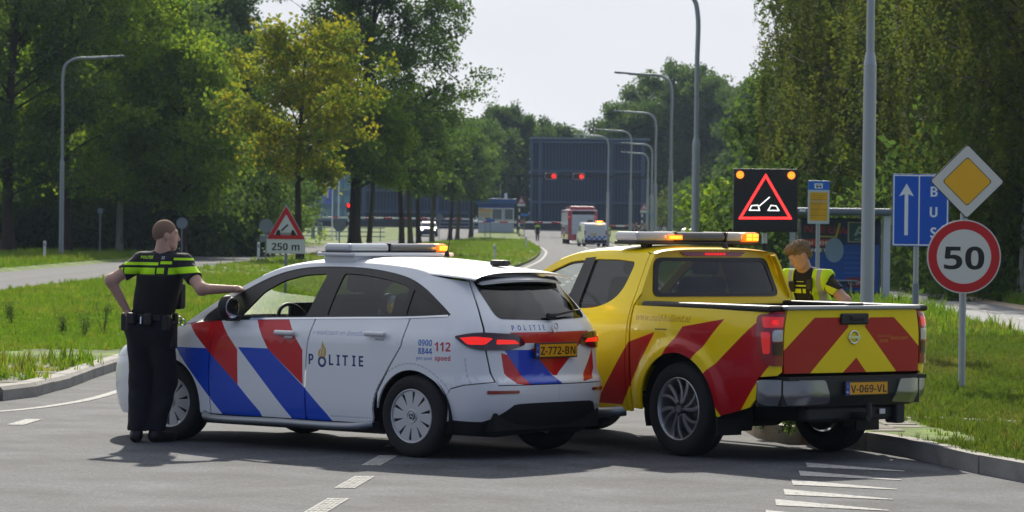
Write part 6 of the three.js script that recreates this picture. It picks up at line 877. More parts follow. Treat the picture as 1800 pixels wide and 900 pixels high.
{ // small white van with blue checks
  const d = 272, p = ground(1047, d), t = thing('service_van', 'small white van with blue-checked tail and lit amber beacon', 'van', [p.x, 0, -d], 0.12), wh = mat([0.7, 0.72, 0.75], 0.4, 0, { clearcoat: 1 });
  const prof2 = rp([[0, 0.32, 0.05], [0, 1.1, 0.1], [0.1, 1.78, 0.2], [2.7, 1.84, 0.3], [3.5, 1.15, 0.3], [4.35, 0.95, 0.2], [4.4, 0.35, 0.1]]); const g = extrude(prof2, 1.6, [], 0.08); g.translate(0, 0, -0.8); g.rotateY(Math.PI / 2); part(t, 'body', g, wh);
  part(t, 'rear_door', rbox(0.78, 1.2, 0.03, 0.02, -0.4, 1.12, 0.09), wh); part(t, 'rear_door', rbox(0.78, 1.2, 0.03, 0.02, 0.4, 1.12, 0.09), wh); part(t, 'bumper', rbox(1.76, 0.24, 0.14, 0.05, 0, 0.42, 0.06), M.blackPlastic);
  for (let i = 0; i < 8; i++) part(t, 'blue_check', box(0.2, 0.14, 0.006, -0.72 + i * 0.205, 0.62 + (i % 2) * 0.15, 0.112), M.signBlue); part(t, 'number_plate', box(0.5, 0.11, 0.01, -0.15, 0.98, 0.112), mat([0.75, 0.5, 0.03], 0.4));
  for (const k of [-0.84, 0.84]) { part(t, 'tail_lamp', rbox(0.1, 0.34, 0.06, 0.02, k, 1.1, 0.07), M.redLens); part(t, 'side_window', box(0.01, 0.45, 1.0, k * 1.058, 1.4, -2.6), M.trim); for (const z of [-0.8, -3.6]) part(t, 'wheel', cyl(0.32, 0.32, 0.2, k * 0.93, 0.32, z, 22, 'x'), M.rubber); }
  part(t, 'amber_beacon', rbox(0.62, 0.09, 0.22, 0.03, 0.35, 1.97, -0.4, 2), M.amberLit); const L = new THREE.PointLight(new THREE.Color(1, 0.45, 0.08), 1); L.position.set(0.35, 2.0, -0.1); L.castShadow = true; t.add(L); part(t, 'beacon_core', rbox(0.5, 0.04, 0.02, 0.01, 0.35, 1.97, -0.28), M.amberHot);
}
function farCar(px, d, turn, paint2, label, lit) { const p = ground(px, d), t = thing('far_car', label, 'car', [p.x, p.y, -d], turn); const lower = extrude(rp([[0, 0.25, 0.08], [-0.02, 0.75, 0.12], [0.5, 0.92, 0.2], [3.5, 0.88, 0.3], [4.2, 0.7, 0.2], [4.25, 0.3, 0.1]]), 1.6, [], 0.08).translate(0, 0, -0.8), upper = extrude(rp([[0.25, 0.86], [0.62, 1.4, 0.2], [2.4, 1.45, 0.3], [3.3, 0.87]]), 1.32, [], 0.06).translate(0, 0, -0.66), gl = extrude(rp([[0.36, 0.92], [0.68, 1.33, 0.1], [2.35, 1.37, 0.2], [3.1, 0.93]]), 1.5, [], 0.01).translate(0, 0, -0.75); for (const g of [lower, upper, gl]) { g.rotateY(Math.PI / 2); } part(t, 'body', lower, paint2); part(t, 'roof', upper, paint2); part(t, 'side_glass', gl, M.trim); part(t, 'rear_window', (() => { const g = box(1.15, 0.42, 0.02, 0, 0, 0); g.rotateX(-0.55); return g.translate(0, 1.15, -0.4); })(), M.trim); for (const k of [-0.8, 0.8]) for (const z of [-0.8, -3.4]) part(t, 'wheel', cyl(0.31, 0.31, 0.2, k, 0.31, z, 20, 'x'), M.rubber); for (const k of [-0.62, 0.62]) part(t, lit ? 'headlamp' : 'tail_lamp', lit ? rbox(0.2, 0.12, 0.05, 0.04, k, 0.68, -4.34) : rbox(0.28, 0.15, 0.05, 0.03, k, 0.75, 0.09), lit ? mat([0.8, 0.8, 0.75], 0.2, 0, { emissive: new THREE.Color(1, 0.97, 0.88), emissiveIntensity: 4 }) : M.redLens); return t; }
farCar(1206, 300, -0.5, mat([0.7, 0.72, 0.74], 0.35, 0, { clearcoat: 1 }), 'white car parked by the lamp posts on the far right', false);
{ const c = farCar(753, 352, Math.PI, mat([0.03, 0.05, 0.09], 0.5), 'dark blue car waiting at the far barrier with lit headlamps', true); c.position.z -= 4; }
// ---------------------------------------------------------------- people: smooth fields meshed into one skin
const cap = (a, b, ra, rb = ra, fz = 1) => { // tapered capsule, fz flattens it front to back
  const dx = b[0] - a[0], dy = b[1] - a[1], dz = (b[2] - a[2]) / fz, L = dx * dx + dy * dy + dz * dz || 1e-9;
  return (x, y, z) => { const px = x - a[0], py = y - a[1], pz = (z - a[2]) / fz, t = Math.max(0, Math.min(1, (px * dx + py * dy + pz * dz) / L)), qx = px - t * dx, qy = py - t * dy, qz = pz - t * dz; return (Math.sqrt(qx * qx + qy * qy + qz * qz) - (ra + (rb - ra) * t)) * Math.min(1, 0.5 + fz * 0.5); };
};
const ell = (c, r) => (x, y, z) => { const a = (x - c[0]) / r[0], b = (y - c[1]) / r[1], e = (z - c[2]) / r[2], k = Math.sqrt(a * a + b * b + e * e); return (k - 1) * Math.min(r[0], r[1], r[2]); };
const blend = (list, k) => (x, y, z) => { let d = list[0](x, y, z); for (let i = 1; i < list.length; i++) { const e = list[i](x, y, z), h = Math.max(k - Math.abs(d - e), 0) / k; d = Math.min(d, e) - h * h * k * 0.25; } return d; };
const cut = (f, n, o) => (x, y, z) => Math.max(f(x, y, z), n[0] * x + n[1] * y + n[2] * z - o); // keep the side where n.p < o
const folds = (f, amp, fr, seed) => (x, y, z) => { const d = f(x, y, z); return d > 0.05 || d < -0.05 ? d : d + amp * noise3.noise(x * fr + seed, y * fr * 0.8, z * fr); };
function surfaceNet(f, lo, hi, c) {
  const n = [0, 1, 2].map(k => Math.ceil((hi[k] - lo[k]) / c) + 1), N = n[0] * n[1] * n[2], v = new Float32Array(N), I = (i, j, k) => i + n[0] * (j + n[1] * k);
  for (let k = 0; k < n[2]; k++) for (let j = 0; j < n[1]; j++) for (let i = 0; i < n[0]; i++) v[I(i, j, k)] = f(lo[0] + i * c, lo[1] + j * c, lo[2] + k * c);
  const id = new Int32Array(N).fill(-1), pos = [], nor = [], uv = [], idx = [];
  for (let k = 0; k < n[2] - 1; k++) for (let j = 0; j < n[1] - 1; j++) for (let i = 0; i < n[0] - 1; i++) {
    let m = 0, sx = 0, sy = 0, sz = 0, cnt = 0; const g = [];
    for (let q = 0; q < 8; q++) { const w = v[I(i + (q & 1), j + ((q >> 1) & 1), k + (q >> 2))]; g.push(w); if (w < 0) m |= 1 << q; }
    if (m === 0 || m === 255) continue;
    for (let a = 0; a < 8; a++) for (const b of [1, 2, 4]) if (!(a & b)) { const w0 = g[a], w1 = g[a | b]; if ((w0 < 0) !== (w1 < 0)) { const t = w0 / (w0 - w1); sx += (a & 1) + (b === 1 ? t : 0); sy += ((a >> 1) & 1) + (b === 2 ? t : 0); sz += (a >> 2) + (b === 4 ? t : 0); cnt++; } }
    id[I(i, j, k)] = pos.length / 3; const x = lo[0] + (i + sx / cnt) * c, y = lo[1] + (j + sy / cnt) * c, z = lo[2] + (k + sz / cnt) * c, e = c * 0.5; pos.push(x, y, z);
    const q = new THREE.Vector3(f(x + e, y, z) - f(x - e, y, z), f(x, y + e, z) - f(x, y - e, z), f(x, y, z + e) - f(x, y, z - e)).normalize(); nor.push(q.x, q.y, q.z); uv.push(x, y);
  }
  for (let k = 1; k < n[2] - 1; k++) for (let j = 1; j < n[1] - 1; j++) for (let i = 1; i < n[0] - 1; i++) {
    const s = v[I(i, j, k)] < 0;
    const quad = (a, b, cc, d, flip) => { if (a < 0 || b < 0 || cc < 0 || d < 0) return; flip ? idx.push(a, cc, b, a, d, cc) : idx.push(a, b, cc, a, cc, d); };
    if (s !== (v[I(i + 1, j, k)] < 0)) quad(id[I(i, j - 1, k - 1)], id[I(i, j, k - 1)], id[I(i, j, k)], id[I(i, j - 1, k)], !s);
    if (s !== (v[I(i, j + 1, k)] < 0)) quad(id[I(i - 1, j, k - 1)], id[I(i - 1, j, k)], id[I(i, j, k)], id[I(i, j, k - 1)], !s);
    if (s !== (v[I(i, j, k + 1)] < 0)) quad(id[I(i - 1, j - 1, k)], id[I(i, j - 1, k)], id[I(i, j, k)], id[I(i - 1, j, k)], !s);
  }
  const G = new THREE.BufferGeometry(); G.setAttribute('position', new THREE.Float32BufferAttribute(pos, 3)); G.setAttribute('normal', new THREE.Float32BufferAttribute(nor, 3)); G.setAttribute('uv', new THREE.Float32BufferAttribute(uv, 2)); G.setIndex(idx); return G;
}
const V3 = a => new THREE.Vector3(...a);
// head in its own axes (face towards +z, origin at the centre of the skull), turned and put in place
function headGeo(cell = 0.004) {
  const f = blend([ell([0, 0.022, -0.012], [0.077, 0.1, 0.098]), ell([0, -0.03, 0.028], [0.064, 0.085, 0.068]), ell([0, -0.088, 0.05], [0.04, 0.032, 0.042]), cap([-0.05, -0.07, 0.0], [-0.018, -0.1, 0.06], 0.018), cap([0.05, -0.07, 0.0], [0.018, -0.1, 0.06], 0.018)], 0.035);
  const face = blend([f, cap([0, 0.012, 0.088], [0, -0.03, 0.112], 0.008, 0.013), cap([-0.04, 0.028, 0.078], [0.04, 0.028, 0.078], 0.013), cap([-0.024, -0.066, 0.086], [0.024, -0.066, 0.086], 0.009)], 0.018);
  const eyes = (x, y, z) => Math.max(face(x, y, z), -Math.min(ell([-0.032, 0.004, 0.098], [0.018, 0.011, 0.018])(x, y, z), ell([0.032, 0.004, 0.098], [0.018, 0.011, 0.018])(x, y, z)));
  const all = blend([eyes, ell([-0.078, -0.012, -0.008], [0.011, 0.032, 0.02]), ell([0.078, -0.012, -0.008], [0.011, 0.032, 0.02])], 0.01);
  return surfaceNet(all, [-0.11, -0.15, -0.135], [0.11, 0.145, 0.14], cell);
}
const HEAD = headGeo();
const EYES = [-0.032, 0.032].map(x => new THREE.SphereGeometry(0.0125, 14, 10).translate(x, 0.004, 0.08));
function hairGeo(style) {
  const skull = ell([0, 0.024, -0.014], [0.081, 0.104, 0.102]);
  if (style === 'shaved') return surfaceNet(cut(cut(skull, [0, -1, 0.42], 0.005), [0, -0.45, 1], 0.05), [-0.1, -0.12, -0.13], [0.1, 0.14, 0.11], 0.004);
  const bumps = blend([ell([0, 0.05, -0.02], [0.092, 0.088, 0.108]), ell([0.02, 0.095, 0.035], [0.07, 0.035, 0.06]), ell([-0.03, 0.09, 0.05], [0.05, 0.035, 0.045]), ell([0, -0.02, -0.07], [0.075, 0.06, 0.042])], 0.03);
  return surfaceNet((x, y, z) => cut(bumps, [0, -0.55, 0.83], 0.052)(x, y, z) + 0.009 * noise3.noise(x * 85, y * 45 + z * 30, z * 85) + 0.005 * noise3.noise(x * 190, y * 60, z * 190) , [-0.12, -0.11, -0.15], [0.12, 0.15, 0.13], 0.004);
}
// hand: wrist at the origin, fingers along +x, palm facing -y, thumb to the +z side for side = 1
function handGeo(curl, side, cell = 0.0032, spread = 0.06) {
  const L = [cap([-0.03, 0, 0], [0.035, 0, 0.0], 0.026, 0.03, 0.9), cap([0.02, 0, -0.026], [0.082, 0, -0.03], 0.016, 0.013), cap([0.02, 0, -0.008], [0.09, 0.002, -0.01], 0.017, 0.013), cap([0.02, 0, 0.01], [0.09, 0.002, 0.011], 0.017, 0.013), cap([0.02, 0, 0.026], [0.086, 0, 0.031], 0.016, 0.0125)];
  const palm = blend(L, 0.02), fingers = [];
  [[-0.031, 0.06, 0.082], [-0.01, 0.075, 0.09], [0.011, 0.08, 0.09], [0.031, 0.07, 0.086]].forEach(([z, len, x0], i) => {
    let p = [x0 - 0.006, 0.001, z], a = curl * 0.5, dz = (i - 1.5) * spread; const seg = [0.46, 0.31, 0.23];
    seg.forEach((s, k) => { const q = [p[0] + len * s * Math.cos(a), p[1] - len * s * Math.sin(a), p[2] + len * s * dz]; fingers.push(cap(p, q, 0.0088 - k * 0.0006, 0.0082 - k * 0.0006)); p = q; a += curl * (0.75 + 0.1 * i); });
  });
  const thumb = [cap([0.005, -0.004, 0.022], [0.042, -0.012, 0.052], 0.014, 0.0105), cap([0.042, -0.012, 0.052], [0.072, -0.022, 0.06], 0.0102, 0.008)];
  const fs = (x, y, z) => { let d = 1e9; for (const g of fingers) d = Math.min(d, g(x, y, z)); return d; };
  const f = blend([palm, fs, blend(thumb, 0.008)], 0.009);
  const g = surfaceNet(f, [-0.06, -0.11, -0.075], [0.19, 0.045, 0.09], cell); return side < 0 ? mirrorZ(g) : g;
}
function placeAlong(g, from, to, palmDown) { // x axis along from->to, y axis near palmDown's opposite
  const x = V3(to).sub(V3(from)).normalize(), y0 = V3(palmDown).negate(), z = x.clone().cross(y0).normalize(), y = z.clone().cross(x); const m = new THREE.Matrix4().makeBasis(x, y, z).setPosition(...to); return g.applyMatrix4(m);
}
function elbow(s, h, l1, l2, hint) { const a = V3(s), b = V3(h), d = b.clone().sub(a), D = Math.min(d.length(), (l1 + l2) * 0.999), x = (l1 * l1 - l2 * l2 + D * D) / (2 * D), r = Math.sqrt(Math.max(0, l1 * l1 - x * x)), u = d.normalize(), n = V3(hint); n.addScaledVector(u, -n.dot(u)).normalize(); return a.addScaledVector(u, x).addScaledVector(n, r).toArray(); }
const cloth = { navy: mat([0.0095, 0.0105, 0.015], 0.95), black: mat([0.007, 0.0075, 0.009], 0.9), leather: mat([0.008, 0.008, 0.009], 0.5), skin: mat([0.47, 0.28, 0.21], 0.6), skinTan: mat([0.43, 0.26, 0.2], 0.65), eye: mat([0.5, 0.48, 0.45], 0.2) };
const neon = '#b6f012';
// planar print over the torso, in the wearer's own metres
function torsoPrint(draw) { const t = canvasTex(768, 640, (c, W, H) => draw(c, x => (x + 0.6) / 1.2 * W, y => H - (y - 0.8) / 1.0 * H, W, H)); t.repeat.set(1 / 1.2, 1); t.offset.set(0.5, -0.8); return mat('#ffffff', 0.85, 0, { map: t }); }
// builds body, clothes and gear from joints; everything in the person's own axes (facing +z, left hand +x)
function person(o, J, opt = {}) {
  const { cell = 0.011, skin = cloth.skin, shirtMat = cloth.navy, trouserMat = cloth.navy, headTurn = [0, 0, 0], hair = 'shaved', hairMat = mat([0.2, 0.13, 0.09], 0.9), hands = true, vestMat = null, sleeve = 0.62 } = opt;
  const w = opt.bulk || 1, T = [cap(J.pelvis, J.waist, 0.145 * w, 0.14 * w, 0.78), cap(J.waist, J.chest, 0.14 * w, 0.168 * w, 0.76), cap(J.shL, J.shR, 0.075, 0.075, 0.95), cap(J.chest, J.neck, 0.12, 0.06, 0.9)];
  const arms = (k) => [['L', 1], ['R', -1]].flatMap(([s]) => [cap(J['sh' + s], J['el' + s], 0.06 + k, 0.049 + k), cap(J['el' + s], J['wr' + s], 0.048 + k, 0.031 + k)]);
  const legs = (k) => ['L', 'R'].flatMap(s => [cap(J['hip' + s], J['kn' + s], 0.088 + k, 0.06 + k), cap(J['kn' + s], J['an' + s], 0.06 + k, 0.045 + k)]);
  const neck = cap(J.neck, [lerp(J.neck[0], J.head[0], 0.75), lerp(J.neck[1], J.head[1], 0.75), lerp(J.neck[2], J.head[2], 0.75) - 0.01], 0.07, 0.064);
  const lo = [-1, -0.1, -0.6], hi = [1, 1.95, 0.8], pts = Object.values(J).filter(Array.isArray); for (let k = 0; k < 3; k++) { lo[k] = Math.min(...pts.map(p => p[k])) - 0.25; hi[k] = Math.max(...pts.map(p => p[k])) + 0.25; } lo[1] = -0.05;
  const inner = blend([...T.map(f => (x, y, z) => f(x, y, z) + 0.02), ...arms(0), ...legs(-0.012), neck], 0.03);
  const bodyParts = [surfaceNet(inner, lo, hi, cell)];
  const hm = new THREE.Matrix4().makeRotationFromEuler(new THREE.Euler(...headTurn, 'YXZ')).setPosition(...J.head);
  bodyParts.push(HEAD.clone().applyMatrix4(hm));
  if (hands) for (const s of ['L', 'R']) { const h = J['hand' + s + 'Info'] || {}; bodyParts.push(placeAlong(handGeo(h.curl ?? 0.35, (s === 'L' ? 1 : -1) * (h.flip ?? 1), hands === 'low' ? 0.008 : 0.0032, h.spread), h.from || J['el' + s], J['wr' + s], h.palm || [0, -1, 0])); }
  const body = part(o, 'body', bodyParts, skin);
  part(o, 'eyes', EYES.map(e => e.clone().applyMatrix4(hm)), cloth.eye).userData = { kind: 'stuff' };
  if (hair) part(o, 'hair', hairGeo(hair).applyMatrix4(hm), hairMat);
  // shirt with short sleeves
  const sl = ['L', 'R'].map(s => { const a = V3(J['sh' + s]), b = V3(J['el' + s]), n = b.clone().sub(a).normalize(), e = a.clone().lerp(b, sleeve); return cut(cap(J['sh' + s], J['el' + s], 0.076, 0.066), n.toArray(), n.dot(e)); });
  const tr = folds(blend([...T, ...[cap(J.shL, J.shR, 0.08, 0.08, 0.95)]], 0.05), 0.006, 14, 1);
  const shirt = folds((x, y, z) => { const a = blend([tr, sl[0], sl[1]], 0.025)(x, y, z); return Math.max(a, y - (J.neck[1] + 0.055), J.pelvis[1] - 0.02 - y); }, 0.004, 22, 5);
  part(o, 'shirt', surfaceNet(shirt, lo, hi, cell), shirtMat);
  const trousers = folds((x, y, z) => Math.max(blend([...legs(0.02 + (opt.legBulk || 0)), cap(J.hipL, J.hipR, 0.115 * w, 0.115 * w, 0.95), cap(J.pelvis, [J.pelvis[0], J.pelvis[1] + 0.06, J.pelvis[2]], 0.145 * w, 0.14 * w, 0.8)], 0.04)(x, y, z), y - (J.pelvis[1] + 0.1), 0.1 - y), 0.011, 13, 9);
  part(o, 'trousers', surfaceNet(trousers, [lo[0], 0.05, lo[2]], [hi[0], J.pelvis[1] + 0.25, hi[2]], cell), trouserMat);
  for (const s of ['L', 'R']) { const a = J['an' + s], t = J['toe' + s]; part(o, 'boot', surfaceNet(cut(blend([cap([a[0], 0.2, a[2]], [a[0], 0.06, a[2] - 0.01], 0.056, 0.05), cap([a[0], 0.05, a[2] - 0.03], [t[0], 0.04, t[2]], 0.048, 0.042)], 0.03), [0, -1, 0], 0), [Math.min(a[0], t[0]) - 0.1, -0.02, Math.min(a[2], t[2]) - 0.12], [Math.max(a[0], t[0]) + 0.1, 0.28, Math.max(a[2], t[2]) + 0.12], Math.max(0.008, cell)), cloth.leather); }
  return { T, lo, hi };
}
const skewUV = (g, f) => { const p = g.attributes.position, u = g.attributes.uv; for (let i = 0; i < p.count; i++) { const q = f(p.getX(i), p.getY(i), p.getZ(i)); u.setXY(i, q[0], q[1]); } return g; };
{ // officer at the police car, seen from behind
  const o = thing('person', 'officer with close-cropped hair seen from behind, one hand on the police car', 'person', [-3.0, 0, -28.84], Math.PI - 0.36);
  o.updateMatrixWorld(); scene.userData.police.updateMatrixWorld();
  const hand = o.worldToLocal(scene.userData.police.localToWorld(new THREE.Vector3(1.59 - 3.63, 1.285, 0.825))).toArray();
  const J = { pelvis: [0.01, 1.0, 0], waist: [-0.03, 1.14, 0.0], chest: [-0.1, 1.38, -0.01], neck: [-0.11, 1.575, -0.005], head: [-0.125, 1.725, 0.02], shL: [0.075, 1.5, -0.01], shR: [-0.3, 1.49, 0.0], hipL: [0.09, 0.94, 0], hipR: [-0.09, 0.94, 0], knL: [0.1, 0.52, 0.03], knR: [-0.1, 0.53, 0.1], anL: [0.1, 0.09, -0.02], anR: [-0.03, 0.09, 0.06], toeL: [0.17, 0.04, 0.12], toeR: [-0.1, 0.04, 0.22], wrR: hand, wrL: [0.17, 1.1, -0.1] };
  { const a = V3(J.shR), d = V3(hand).sub(a), L = d.length(); if (L > 0.66) J.wrR = a.addScaledVector(d.normalize(), 0.65).toArray(); }
  J.elR = elbow(J.shR, J.wrR, 0.34, 0.32, [0, -0.35, -1]); J.elL = elbow(J.shL, J.wrL, 0.31, 0.28, [1, -0.2, -0.9]);
  J.handRInfo = { curl: 0.22, palm: [0, -0.75, 0.65], spread: 0.16 }; J.handLInfo = { curl: 0.9, palm: [-1, 0, 0.2], flip: 1 };
  const uniform = torsoPrint((c, X, Y, W, H) => { c.fillStyle = '#171820'; c.fillRect(0, 0, W, H); c.fillStyle = neon; const band = (x0, x1, y0, y1, k = 0) => { c.beginPath(); c.moveTo(X(x0), Y(y0)); c.lineTo(X(x1), Y(y0 + k)); c.lineTo(X(x1), Y(y1 + k)); c.lineTo(X(x0), Y(y1)); c.fill(); };
    band(-0.13, 0.18, 1.475, 1.5); band(-0.11, 0.16, 1.4, 1.455); band(-0.24, -0.145, 1.485, 1.51, 0.0); band(-0.185, -0.125, 1.405, 1.455); band(-0.6, -0.215, 1.43, 1.485, -0.03); band(0.17, 0.5, 1.4, 1.455, -0.05); band(-0.42, -0.25, 1.52, 1.54);
    c.save(); c.translate(X(-0.06), Y(1.53)); c.scale(-1, 1); c.font = 'bold 21px sans-serif'; c.textAlign = 'left'; c.fillText('POLITIE', -72, 0); c.restore(); c.fillStyle = '#c8ccd4'; for (let i = 0; i < 4; i++) c.fillRect(X(-0.17) + (i % 2) * 9, Y(1.55) + (i >> 1) * 9, 6, 6); });
  const { lo, hi } = person(o, J, { bulk: 1.1, legBulk: 0.014, shirtMat: uniform, hair: 'shaved', hairMat: mat([0.19, 0.12, 0.08], 0.9), headTurn: [0.05, -0.95, 0] });
  // body armour over the shirt, below the bands
  const armour = folds(blend([cap([-0.035, 1.13, 0], [-0.09, 1.36, -0.01], 0.185, 0.2, 0.84)], 0.04), 0.005, 12, 3);
  part(o, 'body_armour', surfaceNet((x, y, z) => Math.max(armour(x, y, z), y - 1.395, 1.07 - y), lo, hi, 0.011), cloth.black);
  part(o, 'armour_pouch', rbox(0.11, 0.22, 0.12, 0.03, -0.2, 1.22, 0.1, 3), cloth.black); part(o, 'radio', [rbox(0.05, 0.13, 0.04, 0.012, -0.17, 1.45, 0.14), bar([-0.18, 1.5, 0.14], [-0.19, 1.62, 0.14], 0.008, 0.006)], cloth.leather);
  const ring = part(o, 'duty_belt', gridSurf(40, 3, (u, v) => { const a = u * 6.2832; return [-0.01 + 0.172 * Math.cos(a), 1.045 + 0.05 * (v - 0.5) * 2 * 0.55, 0.15 * Math.sin(a)]; }), cloth.leather);
  for (const [x, y, z, w2, h2] of [[0.2, 1.0, -0.05, 0.08, 0.15], [0.1, 1.03, -0.15, 0.08, 0.1], [-0.06, 1.03, -0.16, 0.07, 0.1], [-0.18, 1.0, -0.08, 0.07, 0.14]]) part(ring, 'belt_pouch', rbox(w2, h2, 0.06, 0.02, x, y, z, 3), cloth.leather);
  part(ring, 'holster', [rbox(0.06, 0.24, 0.09, 0.025, -0.2, 0.9, 0.02, 3), rbox(0.045, 0.1, 0.05, 0.015, -0.215, 1.03, 0.03)], cloth.leather); part(ring, 'key_clip', bar([0.0, 1.05, -0.17], [0.0, 0.99, -0.175], 0.008), M.chrome); part(ring, 'handcuffs', [new THREE.TorusGeometry(0.028, 0.006, 8, 20).translate(-0.22, 1.02, 0.09), new THREE.TorusGeometry(0.026, 0.006, 8, 20).translate(-0.25, 1.0, 0.1)], M.steel).userData = { kind: 'stuff' };
}
{ // officer in a yellow vest beside the pick-up bed
  const p = ground(1428, 30.05), o = thing('person', 'officer in open yellow safety vest leaning over the pick-up bed', 'person', [p.x, 0.12, p.z], -0.55); o.scale.setScalar(0.925);
  const J = { pelvis: [0.02, 0.97, -0.12], waist: [0.01, 1.12, -0.06], chest: [-0.02, 1.33, 0.03], neck: [-0.03, 1.49, 0.1], head: [-0.045, 1.615, 0.165], shL: [0.165, 1.4, 0.06], shR: [-0.195, 1.39, 0.06], hipL: [0.1, 0.93, -0.12], hipR: [-0.09, 0.93, -0.12], knL: [0.12, 0.52, -0.05], knR: [-0.11, 0.52, -0.05], anL: [0.13, 0.09, -0.15], anR: [-0.12, 0.09, -0.15], toeL: [0.17, 0.04, 0.02], toeR: [-0.16, 0.04, 0.02], wrL: [0.3, 1.06, 0.3], wrR: [-0.2, 1.05, 0.36] };
  J.elL = elbow(J.shL, J.wrL, 0.31, 0.28, [1, -0.3, -0.6]); J.elR = elbow(J.shR, J.wrR, 0.34, 0.32, [-1, -0.3, -0.6]); J.handLInfo = { curl: 0.5, palm: [0, -1, 0.2] }; J.handRInfo = { curl: 0.5, palm: [0, -1, 0.2] };
  const uni = torsoPrint((c, X, Y, W, H) => { c.fillStyle = '#15161d'; c.fillRect(0, 0, W, H); c.fillStyle = '#c4d820'; c.fillRect(X(-0.12), Y(1.335), X(0.02) - X(-0.12), 9); c.fillRect(X(-0.14), Y(1.3), X(-0.03) - X(-0.14), 26); c.fillRect(X(-0.015), Y(1.3), 20, 26); c.fillRect(X(0.05), Y(1.28), 46, 20); c.fillRect(X(0.03), Y(1.34), 44, 5); c.fillRect(X(-0.08), Y(1.37), 50, 4); c.beginPath(); c.moveTo(X(0.2), Y(1.35)); c.lineTo(X(0.5), Y(1.24)); c.lineTo(X(0.5), Y(1.15)); c.lineTo(X(0.2), Y(1.28)); c.fill(); });
  const { T, lo, hi } = person(o, J, { shirtMat: uni, skin: cloth.skinTan, hair: 'wavy', hairMat: mat([0.17, 0.125, 0.075], 0.9), headTurn: [0.56, -0.7, 0.05] });
  const vestPrint = torsoPrint((c, X, Y, W, H) => { c.fillStyle = '#bfe81c'; c.fillRect(0, 0, W, H); c.fillStyle = '#a3a7a8'; for (const x of [-0.17, 0.125]) c.fillRect(X(x), 0, 30, H); c.fillRect(0, Y(1.2), W, 30); });
  const outer = folds(blend([...T.map(f => (x, y, z) => f(x, y, z) - 0.024), cap(J.shL, J.shR, 0.088, 0.088, 0.95)], 0.05), 0.009, 10, 4), innerF = blend(T.map(f => (x, y, z) => f(x, y, z) - 0.012), 0.05);
  const vest = (x, y, z) => { const open = z > 0.02 + (y - 1.2) * 0.3 ? 0.095 - Math.abs(x + 0.015) : -1; const hole = Math.max(cap([0.26, 1.36, 0.05], [0.36, 1.3, 0.05], 0.085)(x, y, z) * -1, cap([-0.28, 1.36, 0.05], [-0.36, 1.3, 0.05], 0.085)(x, y, z) * -1); return Math.max(outer(x, y, z), -innerF(x, y, z), open, hole, y - 1.485, 0.98 - y); };
  part(o, 'safety_vest', surfaceNet(vest, lo, hi, 0.009), vestPrint);
  part(o, 'body_camera', rbox(0.06, 0.1, 0.03, 0.01, -0.11, 1.32, 0.19), cloth.leather); part(o, 'shoulder_radio', rbox(0.05, 0.1, 0.035, 0.012, 0.08, 1.34, 0.2), cloth.leather); part(o, 'radio_cable', tube([[0.09, 1.4, 0.17], [0.1, 1.28, 0.2], [0.06, 1.18, 0.19]], 0.006, 16, 6), cloth.leather); part(o, 'arm_badge', cyl(0.045, 0.045, 0.006, 0.26, 1.36, 0.11, 20, 'z'), M.blackPlastic);
}
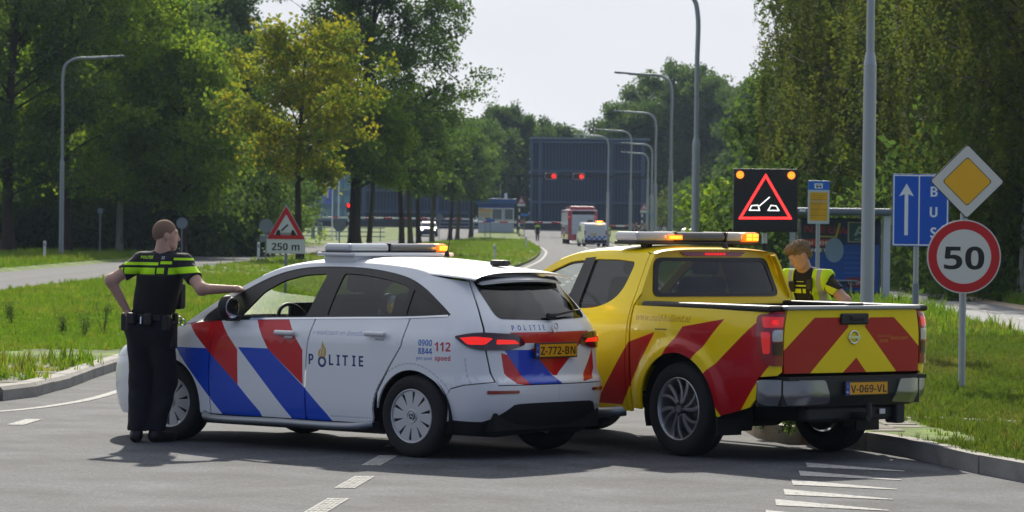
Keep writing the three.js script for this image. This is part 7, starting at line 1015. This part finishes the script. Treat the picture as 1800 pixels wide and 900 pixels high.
// ---------------------------------------------------------------- people far down the road
function walker(px, d, label, { turn = 0, top = [0.5, 0.52, 0.55], legs = [0.03, 0.035, 0.05], h = 1.78, stride = 0, vest = false, skin = cloth.skinTan, group = 'people near the bridge' } = {}) {
  const p = ground(px, d), o = thing('person', label, 'person', [p.x, p.y + (d > 330 ? 0.02 : 0.0), p.z], turn, group); o.scale.setScalar(h / 1.86);
  const J = { pelvis: [0, 0.98, 0], waist: [0, 1.12, 0], chest: [0, 1.38, 0], neck: [0, 1.56, 0], head: [0, 1.735, 0.02], shL: [0.18, 1.5, 0], shR: [-0.18, 1.5, 0], hipL: [0.09, 0.94, 0], hipR: [-0.09, 0.94, 0], knL: [0.1, 0.52, 0.06 + stride * 0.2], knR: [-0.1, 0.52, 0.04 - stride * 0.12], anL: [0.1, 0.09, stride * 0.28], anR: [-0.1, 0.09, -stride * 0.3], toeL: [0.12, 0.04, 0.15 + stride * 0.28], toeR: [-0.12, 0.04, 0.15 - stride * 0.3], elL: [0.26, 1.22, -0.04 - stride * 0.1], elR: [-0.26, 1.22, -0.04 + stride * 0.1], wrL: [0.25, 0.96, 0.06], wrR: [-0.25, 0.96, 0.06] };
  const sm = vest ? torsoPrint((c, X, Y, W, H) => { c.fillStyle = '#171820'; c.fillRect(0, 0, W, H); c.fillStyle = neon; c.fillRect(X(-0.25), Y(1.56), X(0.25) - X(-0.25), Y(1.42) - Y(1.56)); }) : mat(top, 0.9);
  person(o, J, { cell: 0.03, shirtMat: sm, trouserMat: mat(legs, 0.95), skin, hands: 'low', hair: 'shaved', hairMat: mat([0.05, 0.035, 0.025], 0.9) });
}
walker(945, 336, 'officer in dark uniform walking away along the median edge', { vest: true, turn: Math.PI, stride: 0.6, group: 'far officers', legs: [0.012, 0.013, 0.018] }); walker(998, 318, 'officer in dark uniform standing left of the bus', { vest: true, turn: Math.PI, group: 'far officers', legs: [0.012, 0.013, 0.018] }); walker(1068, 280, 'officer half hidden behind the small white van', { vest: true, turn: Math.PI, group: 'far officers', legs: [0.012, 0.013, 0.018] });
[[1112, 345, [0.2, 0.22, 0.26], 'dark-clad onlooker left of the far crowd'], [1118, 350, [0.3, 0.12, 0.1], 'onlooker in a reddish top among the far crowd'], [1126, 342, [0.06, 0.08, 0.14], 'onlooker in navy among the far crowd'], [1134, 352, [0.35, 0.3, 0.24], 'onlooker in beige among the far crowd'], [1157, 330, [0.25, 0.28, 0.32], 'onlooker in grey by the fourth lamp post'], [1168, 322, [0.5, 0.52, 0.56], 'onlooker in pale grey by the tall lamp post'], [1209, 318, [0.65, 0.67, 0.7], 'onlooker in white behind the parked white car'], [1241, 296, [0.65, 0.68, 0.72], 'onlooker in white near the narrow blue sign']].forEach(([px, d, top, label], i) => walker(px, d, label, { top, turn: i * 0.8, group: 'onlookers by the bridge' }));
scene.traverse(o => { if (o.isMesh) { o.castShadow = true; o.receiveShadow = true; } });
renderer.render(scene, camera);
